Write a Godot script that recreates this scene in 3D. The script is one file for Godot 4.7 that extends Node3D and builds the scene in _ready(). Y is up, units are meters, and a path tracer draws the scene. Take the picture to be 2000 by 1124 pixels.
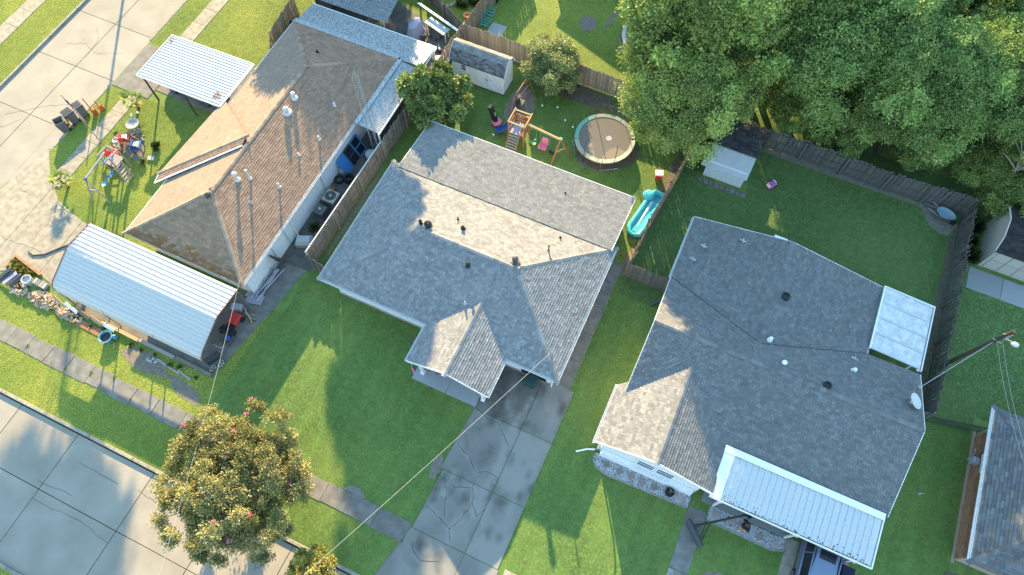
extends Node3D
# x runs along the house ridges, -z towards the back gardens, y up; P(u, v, h) gives a point of that plan.

class MB:
	var v := PackedVector3Array()
	var n := PackedVector3Array()
	var c := PackedColorArray()
	var col := Color.WHITE
	func vert(p: Vector3, m: Vector3) -> void:
		v.append(p); n.append(m); c.append(col)
	func tri(a: Vector3, b: Vector3, d: Vector3) -> void:
		var m := (b - a).cross(d - a).normalized()
		vert(a, m); vert(d, m); vert(b, m)
	func quad(a: Vector3, b: Vector3, d: Vector3, e: Vector3) -> void:
		tri(a, b, d); tri(a, d, e)
	func poly(p: Array) -> void:
		for i in range(1, p.size() - 1): tri(p[0], p[i], p[i + 1])
	func hexa(p: Array) -> void:   # 0-3 bottom, 4-7 top, both anticlockwise from above
		quad(p[3], p[2], p[1], p[0]); quad(p[4], p[5], p[6], p[7])
		for i in 4:
			var j := (i + 1) % 4
			quad(p[i], p[j], p[4 + j], p[4 + i])
	func bx(u0: float, u1: float, v0: float, v1: float, h0: float, h1: float, cut := 0.0) -> void:
		hexa([Vector3(u0, h0, -v0), Vector3(u1, h0, -v0), Vector3(u1, h0, -v1), Vector3(u0, h0, -v1),
			Vector3(u0 + cut, h1, -v0 - cut), Vector3(u1 - cut, h1, -v0 - cut), Vector3(u1 - cut, h1, -v1 + cut), Vector3(u0 + cut, h1, -v1 + cut)])
	func cbx(o: Vector3, s: Vector3, cut := 0.0) -> void:   # box round o, top edge chamfered
		if cut <= 0.0: bx(o.x - s.x / 2, o.x + s.x / 2, -o.z - s.z / 2, -o.z + s.z / 2, o.y - s.y / 2, o.y + s.y / 2)
		else:
			bx(o.x - s.x / 2, o.x + s.x / 2, -o.z - s.z / 2, -o.z + s.z / 2, o.y - s.y / 2, o.y + s.y / 2 - cut)
			bx(o.x - s.x / 2, o.x + s.x / 2, -o.z - s.z / 2, -o.z + s.z / 2, o.y + s.y / 2 - cut, o.y + s.y / 2, cut)
	func bar(a: Vector3, b: Vector3, w: float, t: float, up := Vector3.UP) -> void:   # a beam, w across, t along up
		var d := (b - a).normalized()
		var s := d.cross(up)
		if s.length() < 0.01: s = d.cross(Vector3.RIGHT)
		s = s.normalized()
		var q := s.cross(d).normalized() * t / 2
		s *= w / 2
		hexa([a - s - q, a + s - q, b + s - q, b - s - q, a - s + q, a + s + q, b + s + q, b - s + q])
	func tube(p: Array, r: Array, k := 8, caps := true) -> void:
		var rings := []
		for i in p.size():
			var d: Vector3 = ((p[min(i + 1, p.size() - 1)] as Vector3) - (p[max(i - 1, 0)] as Vector3)).normalized()
			var s := d.cross(Vector3.UP if absf(d.y) < 0.9 else Vector3.RIGHT).normalized()
			var q := d.cross(s)
			var ring := []
			for j in k:
				var a := TAU * j / k
				ring.append(s * cos(a) + q * sin(a))
			rings.append(ring)
		for i in p.size() - 1:
			var r0: float = r[min(i, r.size() - 1)]
			var r1: float = r[min(i + 1, r.size() - 1)]
			for j in k:
				var e := (j + 1) % k
				var a: Vector3 = rings[i][j]
				var b: Vector3 = rings[i][e]
				var g: Vector3 = rings[i + 1][e]
				var h: Vector3 = rings[i + 1][j]
				vert(p[i] + a * r0, a); vert(p[i + 1] + g * r1, g); vert(p[i] + b * r0, b)
				vert(p[i] + a * r0, a); vert(p[i + 1] + h * r1, h); vert(p[i + 1] + g * r1, g)
		if caps:
			for e in [0, p.size() - 1]:
				var rr: float = r[min(e, r.size() - 1)]
				for j in range(1, k - 1):
					var x: Vector3 = p[e] + rings[e][0] * rr
					var y: Vector3 = p[e] + rings[e][j] * rr
					var z: Vector3 = p[e] + rings[e][j + 1] * rr
					if e == 0: tri(x, z, y)
					else: tri(x, y, z)
	func lathe(o: Vector3, prof: Array, k := 14) -> void:   # prof: [radius, height] from the bottom up
		for i in prof.size() - 1:
			var a: Vector2 = prof[i]
			var b: Vector2 = prof[i + 1]
			var sl := Vector2(b.y - a.y, a.x - b.x).normalized()
			for j in k:
				var f := TAU * j / k
				var g := TAU * (j + 1) / k
				var p0 := Vector3(cos(f), 0, -sin(f))
				var p1 := Vector3(cos(g), 0, -sin(g))
				var n0 := p0 * sl.x + Vector3.UP * sl.y
				var n1 := p1 * sl.x + Vector3.UP * sl.y
				var q := [o + p0 * a.x + Vector3.UP * a.y, o + p1 * a.x + Vector3.UP * a.y, o + p1 * b.x + Vector3.UP * b.y, o + p0 * b.x + Vector3.UP * b.y]
				if a.x > 0.0: vert(q[0], n0); vert(q[2], n1); vert(q[1], n1)
				if b.x > 0.0: vert(q[0], n0); vert(q[3], n0); vert(q[2], n1)
	func ball(o: Vector3, r: Vector3, k := 10) -> void:
		var at := v.size()
		var pr := []
		for i in 7: pr.append(Vector2(cos(-PI / 2 + PI * i / 6) if i % 6 else 0.0, sin(-PI / 2 + PI * i / 6)))
		lathe(Vector3.ZERO, pr, k)
		for i in range(at, v.size()):
			v[i] = v[i] * r + o
			n[i] = (n[i] / r).normalized()
	func prism(p: Array, h0: float, h1: float, cut := 0.0) -> void:   # p: Vector2(u, v) anticlockwise from above, convex unless cut = 0
		var tri_i := Geometry2D.triangulate_polygon(PackedVector2Array(p))
		var m := Vector2.ZERO
		for q in p: m += q
		m /= p.size()
		var f := func(q, h, k): return Vector3(q.x - signf(q.x - m.x) * k, h, -q.y + signf(q.y - m.y) * k)
		for i in range(0, tri_i.size(), 3):
			var a = f.call(p[tri_i[i]], h1, cut)
			var b = f.call(p[tri_i[i + 1]], h1, cut)
			var d = f.call(p[tri_i[i + 2]], h1, cut)
			if (b - a).cross(d - a).y < 0: tri(a, d, b)
			else: tri(a, b, d)
		for i in p.size():
			var j: int = (i + 1) % p.size()
			quad(f.call(p[i], h0, 0.0), f.call(p[j], h0, 0.0), f.call(p[j], h1 - cut, 0.0), f.call(p[i], h1 - cut, 0.0))
			if cut > 0.0: quad(f.call(p[i], h1 - cut, 0.0), f.call(p[j], h1 - cut, 0.0), f.call(p[j], h1, cut), f.call(p[i], h1, cut))
	func moved(t: Transform3D, from := 0) -> void:
		for i in range(from, v.size()):
			v[i] = t * v[i]; n[i] = (t.basis * n[i]).normalized()
	func mesh(off := Vector3.ZERO) -> ArrayMesh:
		var w := v
		if off != Vector3.ZERO:
			w = PackedVector3Array(v)
			for i in w.size(): w[i] -= off
		var a := []
		a.resize(Mesh.ARRAY_MAX)
		a[Mesh.ARRAY_VERTEX] = w; a[Mesh.ARRAY_NORMAL] = n; a[Mesh.ARRAY_COLOR] = c
		var m := ArrayMesh.new()
		m.add_surface_from_arrays(Mesh.PRIMITIVE_TRIANGLES, a)
		return m

var woff := {}
var taken := {}
var rng := RandomNumberGenerator.new()
var M := {}

func P(u: float, v: float, h := 0.0) -> Vector3: return Vector3(u, h, -v)
func rf(a: float, b: float) -> float: return rng.randf_range(a, b)

func numbered(called: String, parent: Node) -> String:
	var key := str(parent.get_instance_id()) + called
	var k: int = taken.get(key, 0)
	taken[key] = k + 1
	return called if k == 0 else "%s_%03d" % [called, k]

func put(node: Node3D, called: String, parent: Node = null) -> Node3D:
	if parent == null: parent = self
	node.name = numbered(called, parent)
	parent.add_child(node, true)
	return node

func tag(o: Node, label: String, category: String, group := "", kind := "") -> Node:
	if label: o.set_meta("label", label)
	if category: o.set_meta("category", category)
	if group: o.set_meta("group", group)
	if kind: o.set_meta("kind", kind)
	return o

func thing(called: String, label: String, category: String, at := Vector3.ZERO, group := "", turn := 0.0) -> Node3D:
	var o := put(Node3D.new(), called)
	o.position = at
	o.rotation.y = turn
	woff[o] = at
	return tag(o, label, category, group)

# a mesh built in plan coordinates (or, with own = true, in the thing's own axes) under its thing
func obj(called: String, mb: MB, mat: Material, parent: Node = null, own := false) -> MeshInstance3D:
	var off: Vector3 = woff.get(parent, Vector3.ZERO) if parent != null and not own else Vector3.ZERO
	var o := MeshInstance3D.new()
	o.mesh = mb.mesh(off)
	o.material_override = mat
	put(o, called, parent)
	woff[o] = off
	return o

func stuff(o: Node) -> Node:
	o.set_meta("kind", "stuff")
	return o

func struct(o: Node) -> Node:
	o.set_meta("kind", "structure")
	return o

# one more piece of a shared mesh, at a transform in plan coordinates
func piece(called: String, mesh: Mesh, mat: Material, t: Transform3D, parent: Node) -> MeshInstance3D:
	var o := MeshInstance3D.new()
	o.mesh = mesh
	o.material_override = mat
	put(o, called, parent)
	t.origin -= woff.get(parent, Vector3.ZERO)
	o.transform = t
	return o

func again(o: Node3D, at: Vector3, turn: float, label: String) -> Node3D:
	var r := o.duplicate()
	put(r, o.name)
	r.position = at
	r.rotation.y = turn
	r.set_meta("label", label)
	return r

func noise_tex(seed_: int, freq: float, lo: float, hi: float, size := 512, octaves := 4, kind := FastNoiseLite.TYPE_SIMPLEX) -> NoiseTexture2D:
	var f := FastNoiseLite.new()
	f.seed = seed_; f.frequency = freq; f.noise_type = kind; f.fractal_octaves = octaves
	var g := Gradient.new()
	g.set_color(0, Color(lo, lo, lo)); g.set_color(1, Color(hi, hi, hi))
	var t := NoiseTexture2D.new()
	t.width = size; t.height = size; t.seamless = true; t.noise = f; t.color_ramp = g
	return t

func mat(called: String, r: float, g: float, b: float, rough := 0.8, metal := 0.0, fine: Texture2D = null, metres := 1.0, broad: Texture2D = null, broad_m := 7.0) -> StandardMaterial3D:
	var m := StandardMaterial3D.new()
	m.resource_name = called
	m.albedo_color = Color(r, g, b).linear_to_srgb()
	m.roughness = rough; m.metallic = metal
	m.vertex_color_use_as_albedo = true
	m.metallic_specular = 0.4
	if fine:
		m.albedo_texture = fine
		m.uv1_triplanar = true; m.uv1_world_triplanar = true
		m.uv1_scale = Vector3.ONE / metres
	if broad:
		m.detail_enabled = true
		m.detail_albedo = broad
		m.detail_blend_mode = BaseMaterial3D.BLEND_MODE_MUL
		m.detail_uv_layer = BaseMaterial3D.DETAIL_UV_2
		m.uv2_triplanar = true; m.uv2_world_triplanar = true
		m.uv2_scale = Vector3.ONE / broad_m
	M[called] = m
	return m

func leaf_mat(called: String, r: float, g: float, b: float, through := 0.5) -> StandardMaterial3D:
	var m := mat(called, r, g, b, 0.55)
	m.backlight_enabled = true
	m.backlight = Color(through, through, through)
	return m

func materials() -> void:
	var fine := noise_tex(1, 0.06, 0.86, 1.0)
	var speck := noise_tex(2, 0.25, 0.72, 1.0, 512, 2)
	var broad := noise_tex(3, 0.012, 0.8, 1.0, 512, 5)
	var blot := noise_tex(4, 0.02, 0.58, 1.0, 512, 5)
	var grain := noise_tex(5, 0.03, 0.75, 1.0)
	mat("street_concrete", 0.45, 0.41, 0.345, 0.9, 0, speck, 1.7, noise_tex(12, 0.01, 0.9, 1.0, 512, 5), 13.0)
	mat("walk_concrete", 0.44, 0.39, 0.31, 0.9, 0, fine, 0.9, broad, 4.0)
	mat("old_concrete", 0.30, 0.285, 0.26, 0.9, 0, speck, 1.1, broad, 5.5)
	mat("drive_worn", 0.385, 0.37, 0.335, 0.9, 0, noise_tex(14, 0.16, 0.6, 1.0, 512, 5), 1.6)
	mat("drive_concrete", 0.36, 0.36, 0.35, 0.9, 0, speck, 1.2, blot, 6.5)
	mat("porch_concrete", 0.34, 0.35, 0.36, 0.85, 0, fine, 2.0)
	mat("pale_concrete", 0.50, 0.48, 0.44, 0.9, 0, fine, 0.8, broad, 3.0)
	mat("kerb_concrete", 0.40, 0.37, 0.32, 0.9, 0, fine, 0.6, broad, 3.0)
	mat("crack_dark", 0.055, 0.05, 0.046, 0.95)
	mat("joint", 0.10, 0.092, 0.082, 0.95)
	mat("earth", 0.20, 0.17, 0.13, 0.95, 0, speck, 0.7, broad, 3.0)
	mat("dirt", 0.30, 0.26, 0.21, 0.95, 0, speck, 0.5, broad, 2.2)
	mat("turf_soil", 0.21, 0.32, 0.08, 0.95, 0, speck, 0.5, broad, 5.0)
	mat("shingle_grey", 1, 1, 1, 0.92, 0, speck, 0.22, noise_tex(11, 0.015, 0.92, 1.0, 512, 4), 6.0)
	mat("shingle_deck", 0.04, 0.04, 0.042, 0.95)
	mat("white_metal", 0.52, 0.525, 0.53, 0.55, 0.0, noise_tex(6, 0.03, 0.9, 1.0), 2.0)
	mat("galvanised", 0.66, 0.69, 0.71, 0.55, 0.1, noise_tex(7, 0.05, 0.72, 1.0), 1.2, noise_tex(8, 0.02, 0.7, 1.0, 512, 5), 3.0)
	mat("rusty_metal", 0.42, 0.44, 0.46, 0.55, 0.15, blot, 1.6, broad, 2.5)
	mat("vent_white", 0.50, 0.51, 0.52, 0.5)
	mat("gutter_white", 0.6, 0.61, 0.62, 0.5)
	mat("white_paint", 0.78, 0.78, 0.78, 0.55)
	mat("siding_white", 0.88, 0.89, 0.90, 0.6, 0, noise_tex(9, 0.02, 0.88, 1.0), 2.0)
	mat("old_wood", 0.30, 0.265, 0.22, 0.9, 0, grain, 0.5, broad, 1.3)
	mat("dark_wood", 0.15, 0.135, 0.12, 0.9, 0, grain, 0.5, broad, 1.3)
	mat("warm_wood", 0.33, 0.235, 0.15, 0.85, 0, grain, 0.5, broad, 1.3)
	mat("red_wood", 0.36, 0.16, 0.07, 0.7, 0, grain, 0.4)
	mat("pale_timber", 0.50, 0.37, 0.21, 0.75, 0, grain, 0.4)
	mat("pole_wood", 0.085, 0.065, 0.05, 0.9, 0, grain, 0.5)
	mat("bark", 0.16, 0.125, 0.09, 0.95, 0, speck, 0.4)
	mat("dead_wood", 0.36, 0.32, 0.27, 0.9)
	mat("black_plastic", 0.018, 0.019, 0.021, 0.45)
	mat("dark_grey", 0.055, 0.058, 0.065, 0.5)
	mat("bin_grey", 0.13, 0.132, 0.135, 0.5)
	mat("steel", 0.42, 0.43, 0.45, 0.35, 0.8)
	mat("grey_paint", 0.33, 0.34, 0.36, 0.5)
	mat("ac_grey", 0.33, 0.32, 0.28, 0.55)
	mat("rubber", 0.022, 0.022, 0.024, 0.8)
	mat("glass", 0.015, 0.02, 0.028, 0.06)
	mat("brick", 1, 1, 1, 0.9, 0, speck, 0.3)
	mat("mortar", 0.34, 0.31, 0.27, 0.95)
	mat("tint", 1, 1, 1, 0.6)
	mat("gloss", 1, 1, 1, 0.25)
	mat("trampoline_mat", 0.20, 0.17, 0.14, 0.8, 0, fine, 1.5)
	mat("stone", 1, 1, 1, 0.85, 0, fine, 0.3)
	mat("flesh", 1, 1, 1, 0.7)
	mat("car_blue", 0.12, 0.16, 0.24, 0.22, 0.3)
	M.car_blue.clearcoat_enabled = true; M.car_blue.clearcoat = 0.8
	mat("car_silver", 0.42, 0.44, 0.46, 0.25, 0.4)
	leaf_mat("grass", 1, 1, 1, 1.0)
	M.grass.backlight = Color(1.0, 0.95, 0.6)
	leaf_mat("leaf_olive", 1, 1, 1, 0.8)
	M.leaf_olive.roughness = 0.5
	M.leaf_olive.backlight = Color(0.6, 0.6, 0.42)
	leaf_mat("blossom", 1, 1, 1, 0.4)
	var net := mat("netting", 0.10, 0.09, 0.07, 0.9)
	net.transparency = BaseMaterial3D.TRANSPARENCY_ALPHA_HASH
	net.albedo_color.a = 0.42

func slab(parent: Node, p: Array, h1: float, m: Material, tone := 1.0, called := "slab") -> MeshInstance3D:
	var b := MB.new()
	b.col = Color(tone, tone, tone)
	b.prism(p, h1 - 0.12, h1, 0.008)
	return obj(called, b, m, parent)

func rect(u0: float, u1: float, v0: float, v1: float, g := 0.012) -> Array:
	return [Vector2(u0 + g, v0 + g), Vector2(u1 - g, v0 + g), Vector2(u1 - g, v1 - g), Vector2(u0 + g, v1 - g)]

func group_node(called: String) -> Node3D:
	var o := put(Node3D.new(), called)
	struct(o)
	woff[o] = Vector3.ZERO
	return o

# a ragged patch of bare ground lying on the turf
func patch(called: String, at: Vector2, r: Vector2, m: Material, h := 0.012, turn := 0.0) -> void:
	var b := MB.new()
	var p := []
	var edge := FastNoiseLite.new()
	edge.seed = 5; edge.frequency = 0.6
	for i in 44:
		var a := TAU * i / 44
		var k := 0.9 + 0.28 * edge.get_noise_2d(cos(a) * 1.3 + at.x, sin(a) * 1.3 + at.y) + rf(-0.04, 0.04)
		p.append((Vector2(cos(a) * r.x, sin(a) * r.y) * k).rotated(turn) + at)
	b.prism(p, 0.0, h)
	var o := obj(called, b, m)
	struct(o)
	bare.append([at, r * 0.95, turn])

var bare := []

# a slab whose face carries worn pale bands along its cracks and darker blotches
func worn_slab(parent: Node, p: Array, h1: float, m: Material, tone: float, bands: Array) -> void:
	var b := MB.new()
	b.col = Color(tone, tone, tone)
	b.prism(p, h1 - 0.12, h1 - 0.004, 0.008)
	var o := obj("slab", b, m, parent)
	var lo := Vector2(1e9, 1e9)
	var hi := -lo
	for q in p:
		lo = lo.min(q); hi = hi.max(q)
	b = MB.new()
	var nz := FastNoiseLite.new()
	nz.seed = 77; nz.frequency = 0.35; nz.fractal_octaves = 4
	var f := func(x: float, y: float) -> Color:
		var q := Vector2(x, y)
		var k := tone * (1.02 + 0.35 * nz.get_noise_2d(x, y * 0.6) - 0.5 * maxf(0.0, nz.get_noise_2d(x * 1.7 + 90.0, y * 1.2) - 0.08) * 2.0)
		for c in bands:
			for i in c[0].size() - 1:
				var d := Geometry2D.get_closest_point_to_segment(q, c[0][i], c[0][i + 1]).distance_to(q)
				var w: float = c[1] * (1.0 + 0.7 * nz.get_noise_2d(x * 3.0 + 40.0, y * 3.0))
				k += c[2] * exp(-d * d / (w * w)) * (0.35 + 1.6 * absf(nz.get_noise_2d(x * 4.0, y * 4.0 + 9.0)))
		return Color(k, k, k)
	var nx := int((hi.x - lo.x) / 0.11) + 1
	var ny := int((hi.y - lo.y) / 0.11) + 1
	for j in ny:
		for i in nx:
			var cell := clip(clip(clip(clip(p, -1, 0, -lerpf(lo.x, hi.x, float(i) / nx)), 1, 0, lerpf(lo.x, hi.x, float(i + 1) / nx)), 0, -1, -lerpf(lo.y, hi.y, float(j) / ny)), 0, 1, lerpf(lo.y, hi.y, float(j + 1) / ny))
			for t in range(1, cell.size() - 1):
				for q in [cell[0], cell[t + 1], cell[t]]:
					b.col = f.call(q.x, q.y)
					b.vert(P(q.x, q.y, h1), Vector3.UP)
	obj("face", b, m, o)

# a crack: a thin dark ragged line set in the face of a slab
func crack(parent: Node, pts: Array, h: float, w := 0.014) -> void:
	var b := MB.new()
	var line := []
	for i in pts.size() - 1:
		for k in 5: line.append(pts[i].lerp(pts[i + 1], k / 5.0) + Vector2(rf(-0.05, 0.05), rf(-0.05, 0.05)))
	line.append(pts[-1])
	for i in line.size() - 1:
		var d: Vector2 = (line[i + 1] - line[i]).normalized().orthogonal() * w * rf(0.3, 0.6)
		b.quad(P(line[i].x - d.x, line[i].y - d.y, h + 0.004), P(line[i + 1].x - d.x, line[i + 1].y - d.y, h + 0.004), P(line[i + 1].x + d.x, line[i + 1].y + d.y, h + 0.004), P(line[i].x + d.x, line[i].y + d.y, h + 0.004))
		b.quad(P(line[i].x + d.x, line[i].y + d.y, h + 0.004), P(line[i + 1].x + d.x, line[i + 1].y + d.y, h + 0.004), P(line[i + 1].x - d.x, line[i + 1].y - d.y, h + 0.004), P(line[i].x - d.x, line[i].y - d.y, h + 0.004))
	obj("crack", b, M.crack_dark, parent)

func ground() -> void:
	var b := MB.new()
	b.bx(-600, 600, -600, 600, -0.6, -0.30)
	struct(obj("ground", b, M.turf_soil))
	# lots: the turf base stands a kerb above the streets
	b = MB.new()
	b.prism([Vector2(-39.05, 130), Vector2(-39.05, 12.4), Vector2(-39.4, 11.0), Vector2(-40.1, 8.3), Vector2(-40.1, 2.5), Vector2(-38.5, -0.6), Vector2(-36, -2.0), Vector2(90, -2.0), Vector2(90, 130)], -0.3, 0.0)
	struct(obj("lawn", b, M.turf_soil))
	b = MB.new()
	b.bx(-130, -46.05, -8, 130, -0.3, 0.0)
	struct(obj("lawn", b, M.turf_soil))
	b = MB.new()
	b.bx(-130, 90, -60, -9.05, -0.3, 0.0)
	struct(obj("lawn", b, M.turf_soil))
	# streets, one slab per pour
	var st := group_node("street")
	var us := [-46.0, -40.4, -34.6, -29.0, -25.05, -20.0, -15.6, -11.3, -6.6, -2.0, 3.0, 8.0, 13.0, 18.0, 23.0, 28.0]
	for i in us.size() - 1:
		for r in [[-9.0, -5.35], [-5.35, -2.15]]: slab(st, rect(us[i], us[i + 1], r[0], r[1], 0.018), -0.12, M.street_concrete, rf(0.9, 1.04))
	var vs := [-2.1, 3.2, 8.6, 13.9, 18.6, 23.0, 27.6, 32.4, 37.0, 42.0]
	for i in vs.size() - 1:
		for r in [[-46.0, -42.5], [-42.5, -39.05 if vs[i] > 11 else -40.1]]: slab(st, rect(r[0], r[1], vs[i], vs[i + 1], 0.018), -0.12, M.street_concrete, rf(0.92, 1.04))
	slab(st, rect(-40.6, -38.9, 7.5, 14.5, 0.0), -0.126, M.street_concrete, 1.0)
	for c in [[Vector2(-44.5, 20), Vector2(-43.2, 20.6), Vector2(-42, 20.1), Vector2(-40.3, 20.9)], [Vector2(-45, 12), Vector2(-43.4, 12.3), Vector2(-42.8, 13.3)], [Vector2(-44.1, 13.2), Vector2(-42, 14.9), Vector2(-40.4, 15.8)], [Vector2(-43.6, 22.2), Vector2(-42.7, 21.4), Vector2(-42.4, 19.5)],
			[Vector2(-25, -5.9), Vector2(-22, -5.7), Vector2(-20, -6.0)], [Vector2(-20.2, -3.2), Vector2(-18.6, -3.4)], [Vector2(-24, -3.3), Vector2(-21.4, -3.4)], [Vector2(-25.4, -5.0), Vector2(-23.2, -4.9)]]:
		crack(st, c, -0.12, 0.016)
	# kerbs in pours
	var kb := group_node("kerb")
	var lines := [[Vector2(-36, -2.0), Vector2(-6.9, -2.0)], [Vector2(-0.6, -2.0), Vector2(30, -2.0)], [Vector2(30, -9.05), Vector2(-46, -9.05)], [Vector2(-39.1, 36), Vector2(-39.1, 22.7)], [Vector2(-39.1, 18.2), Vector2(-39.1, 12.4)], [Vector2(-46.0, 2), Vector2(-46.0, 44)]]
	for l in lines:
		var k: int = int(l[0].distance_to(l[1]) / 3.2) + 1
		var side: Vector2 = (l[1] - l[0]).normalized().orthogonal() * (-1.0 if l[0].y > -9.0 or l[0].x > 29 else 1.0)
		if l[0].x == -39.1 or l[0].x == -46.0: side = (l[1] - l[0]).normalized().orthogonal() * (1.0 if l[0].x == -39.1 else 1.0)
		for i in k:
			var a: Vector2 = l[0].lerp(l[1], float(i) / k)
			var c: Vector2 = l[0].lerp(l[1], (i + 0.994) / k)
			var m := MB.new()
			var t := rf(0.88, 1.05)
			m.col = Color(t, t, t)
			var o1: Vector2 = (l[1] - l[0]).normalized().orthogonal() * 0.09
			var q := [a - o1, c - o1, c + o1, a + o1]
			if Geometry2D.is_polygon_clockwise(PackedVector2Array(q)): q.reverse()
			m.prism(q, -0.25, 0.025, 0.02)
			obj("kerb_stone", m, M.kerb_concrete, kb)
	# pavements
	var pv := group_node("pavement")
	var pu := [-33.6, -32.3, -31.0, -29.55, -28.1, -26.6, -25.2, -23.6, -22.1, -20.3, -18.8, -17.2, -15.7, -14.2, -12.7, -11.2, -9.8, -8.15, -6.3]
	for i in pu.size() - 1: slab(pv, rect(pu[i], pu[i + 1] + rf(-0.02, 0.02), 0.3 + rf(-0.05, 0.05), 1.35 + rf(-0.05, 0.05)), 0.03, M.old_concrete, rf(0.9, 1.08) * (1.2 if pu[i] < -19 else 0.95))
	var b2 := MB.new()
	var bulge := [Vector2(-10.4, 1.345)]
	for i in 9: bulge.append(Vector2(-9.75 + cos(PI - PI * i / 8) * 0.6, 1.345 + sin(PI * i / 8) * 0.42))
	bulge.reverse()
	b2.prism(bulge, -0.05, 0.026)
	obj("slab", b2, M.old_concrete, pv)
	pu = [-1.0, 0.6, 2.2, 3.8, 5.4, 7.0, 8.6, 10.2, 11.8, 13.4, 15.0, 17.0, 19.0]
	for i in pu.size() - 1: slab(pv, rect(pu[i], pu[i + 1], 0.3, 1.35), 0.03, M.walk_concrete, rf(0.9, 1.05))
	var lv := [9.9, 11.2, 12.5, 13.7, 15.0, 16.5, 18.2]
	for i in lv.size() - 1: slab(pv, rect(-37.6, -36.5, lv[i], lv[i + 1]), 0.03, M.walk_concrete, rf(0.9, 1.06))
	lv = [22.5, 24.0, 25.5, 27.0, 28.5, 30.0, 32.0]
	for i in lv.size() - 1: slab(pv, rect(-37.35, -36.2, lv[i], lv[i + 1]), 0.03, M.walk_concrete, rf(0.9, 1.06))
	lv = [10.0, 11.6, 13.2, 14.9, 16.5, 18.1, 19.7, 21.3, 22.9, 24.5, 26.0]
	for i in lv.size() - 1: slab(pv, rect(-49.9, -48.6, lv[i], lv[i + 1]), 0.03, M.walk_concrete, rf(0.9, 1.06))
	# the driveway between the houses: two columns of slabs and a flared apron
	var dr := group_node("driveway")
	var dv := [11.25, 8.1, 4.45, 1.17]
	var cracks := [[Vector2(-6.0, 8.25), Vector2(-5.2, 7.9), Vector2(-4.5, 7.95), Vector2(-3.3, 6.95)], [Vector2(-6.0, 6.0), Vector2(-5.1, 5.6), Vector2(-4.4, 5.0), Vector2(-3.9, 5.35), Vector2(-3.2, 5.2)], [Vector2(-5.7, 4.6), Vector2(-5.6, 4.0), Vector2(-5.1, 3.9), Vector2(-4.3, 4.2)], [Vector2(-6.2, 4.1), Vector2(-5.7, 4.0), Vector2(-5.3, 3.3), Vector2(-4.9, 2.3)],
			[Vector2(-6.1, 2.5), Vector2(-5.3, 2.2), Vector2(-4.4, 1.9), Vector2(-4.1, 2.5), Vector2(-3.9, 3.6), Vector2(-4.2, 4.3), Vector2(-4.3, 5.0)], [Vector2(-4.4, 1.9), Vector2(-4.1, 1.3)], [Vector2(-3.9, 3.6), Vector2(-3.4, 3.0), Vector2(-3.15, 3.5)], [Vector2(-5.9, 0.4), Vector2(-5.1, -0.1), Vector2(-4.2, 0.3)]]
	var bands := []
	for c in cracks: bands.append([c, 0.13, 0.16])
	bands.append([[Vector2(-3.35, 9.9), Vector2(-3.5, 7.0), Vector2(-3.45, 5.0)], 0.2, 0.55])
	bands.append([[Vector2(-4.6, 10.6), Vector2(-4.4, 9.2), Vector2(-3.7, 8.2)], 0.3, 0.3])
	bands.append([[Vector2(-3.6, 4.6), Vector2(-3.6, 3.2)], 0.28, 0.35])
	bands.append([[Vector2(-5.5, 3.4), Vector2(-5.4, 4.3)], 0.25, 0.4])
	bands.append([[Vector2(-2.2, 9.9), Vector2(-1.8, 9.5)], 0.5, 0.25])
	bands.append([[Vector2(-5.3, 10.6), Vector2(-5.1, 8.8)], 0.5, -0.22])
	bands.append([[Vector2(-4.2, 6.4), Vector2(-4.6, 5.8)], 0.35, -0.2])
	for i in 3:
		worn_slab(dr, [Vector2(-6.28 + 0.05 * i, dv[i + 1] + 0.012), Vector2(-3.18, dv[i + 1] + 0.012), Vector2(-3.18, dv[i] - 0.012), Vector2(-5.95 - 0.05 * i, dv[i] - 0.012)], 0.035, M.drive_worn, [0.55, 0.72, 0.8][i], bands)
		worn_slab(dr, rect(-3.16, -1.33, dv[i + 1], dv[i]), 0.035, M.drive_worn, [0.84, 0.92, 0.96][i], bands)
	worn_slab(dr, [Vector2(-6.9, -1.98), Vector2(-3.18, -1.98), Vector2(-3.18, 1.155), Vector2(-6.24, 1.155)], 0.03, M.drive_worn, 0.78, bands)
	worn_slab(dr, [Vector2(-3.16, -1.98), Vector2(-0.6, -1.98), Vector2(-1.3, 1.155), Vector2(-3.16, 1.155)], 0.03, M.drive_worn, 0.84, bands)
	for c in cracks: crack(dr, c, 0.036, 0.022)
	# side walk along the house, porch walk, neighbour's drives
	var wk := group_node("path")
	var wv := [11.2, 13.0, 14.8, 16.6, 18.4, 19.9]
	for i in 5: slab(wk, rect(-2.35, -1.62, wv[i], wv[i + 1]), 0.03, M.old_concrete, rf(0.85, 1.0))
	slab(wk, rect(6.42, 7.42, 4.9, 8.15), 0.03, M.old_concrete, 1.25)
	slab(wk, rect(6.42, 7.3, 1.35, 4.9), 0.03, M.old_concrete, 1.1)
	slab(wk, rect(6.42, 6.75, 1.4, 4.85), 0.036, M.pale_concrete, 0.75)
	slab(wk, rect(11.5, 12.15, 1.3, 8.75), 0.03, M.walk_concrete, 0.9)
	slab(wk, rect(13.95, 14.65, 1.3, 9.0), 0.03, M.walk_concrete, 0.86)
	slab(wk, rect(6.9, 11.5, 8.62, 11.0), 0.06, M.porch_concrete, 0.75)
	slab(wk, rect(11.5, 14.7, 9.0, 11.0), 0.03, M.porch_concrete, 0.6)
	for i in 3: slab(wk, rect(17.5 + i * 2.0, 19.5 + i * 2.0, 27.0, 28.55), 0.03, M.porch_concrete, rf(0.7, 0.85))
	# the left house's drives and yard slabs
	var ld := group_node("driveway")
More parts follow.
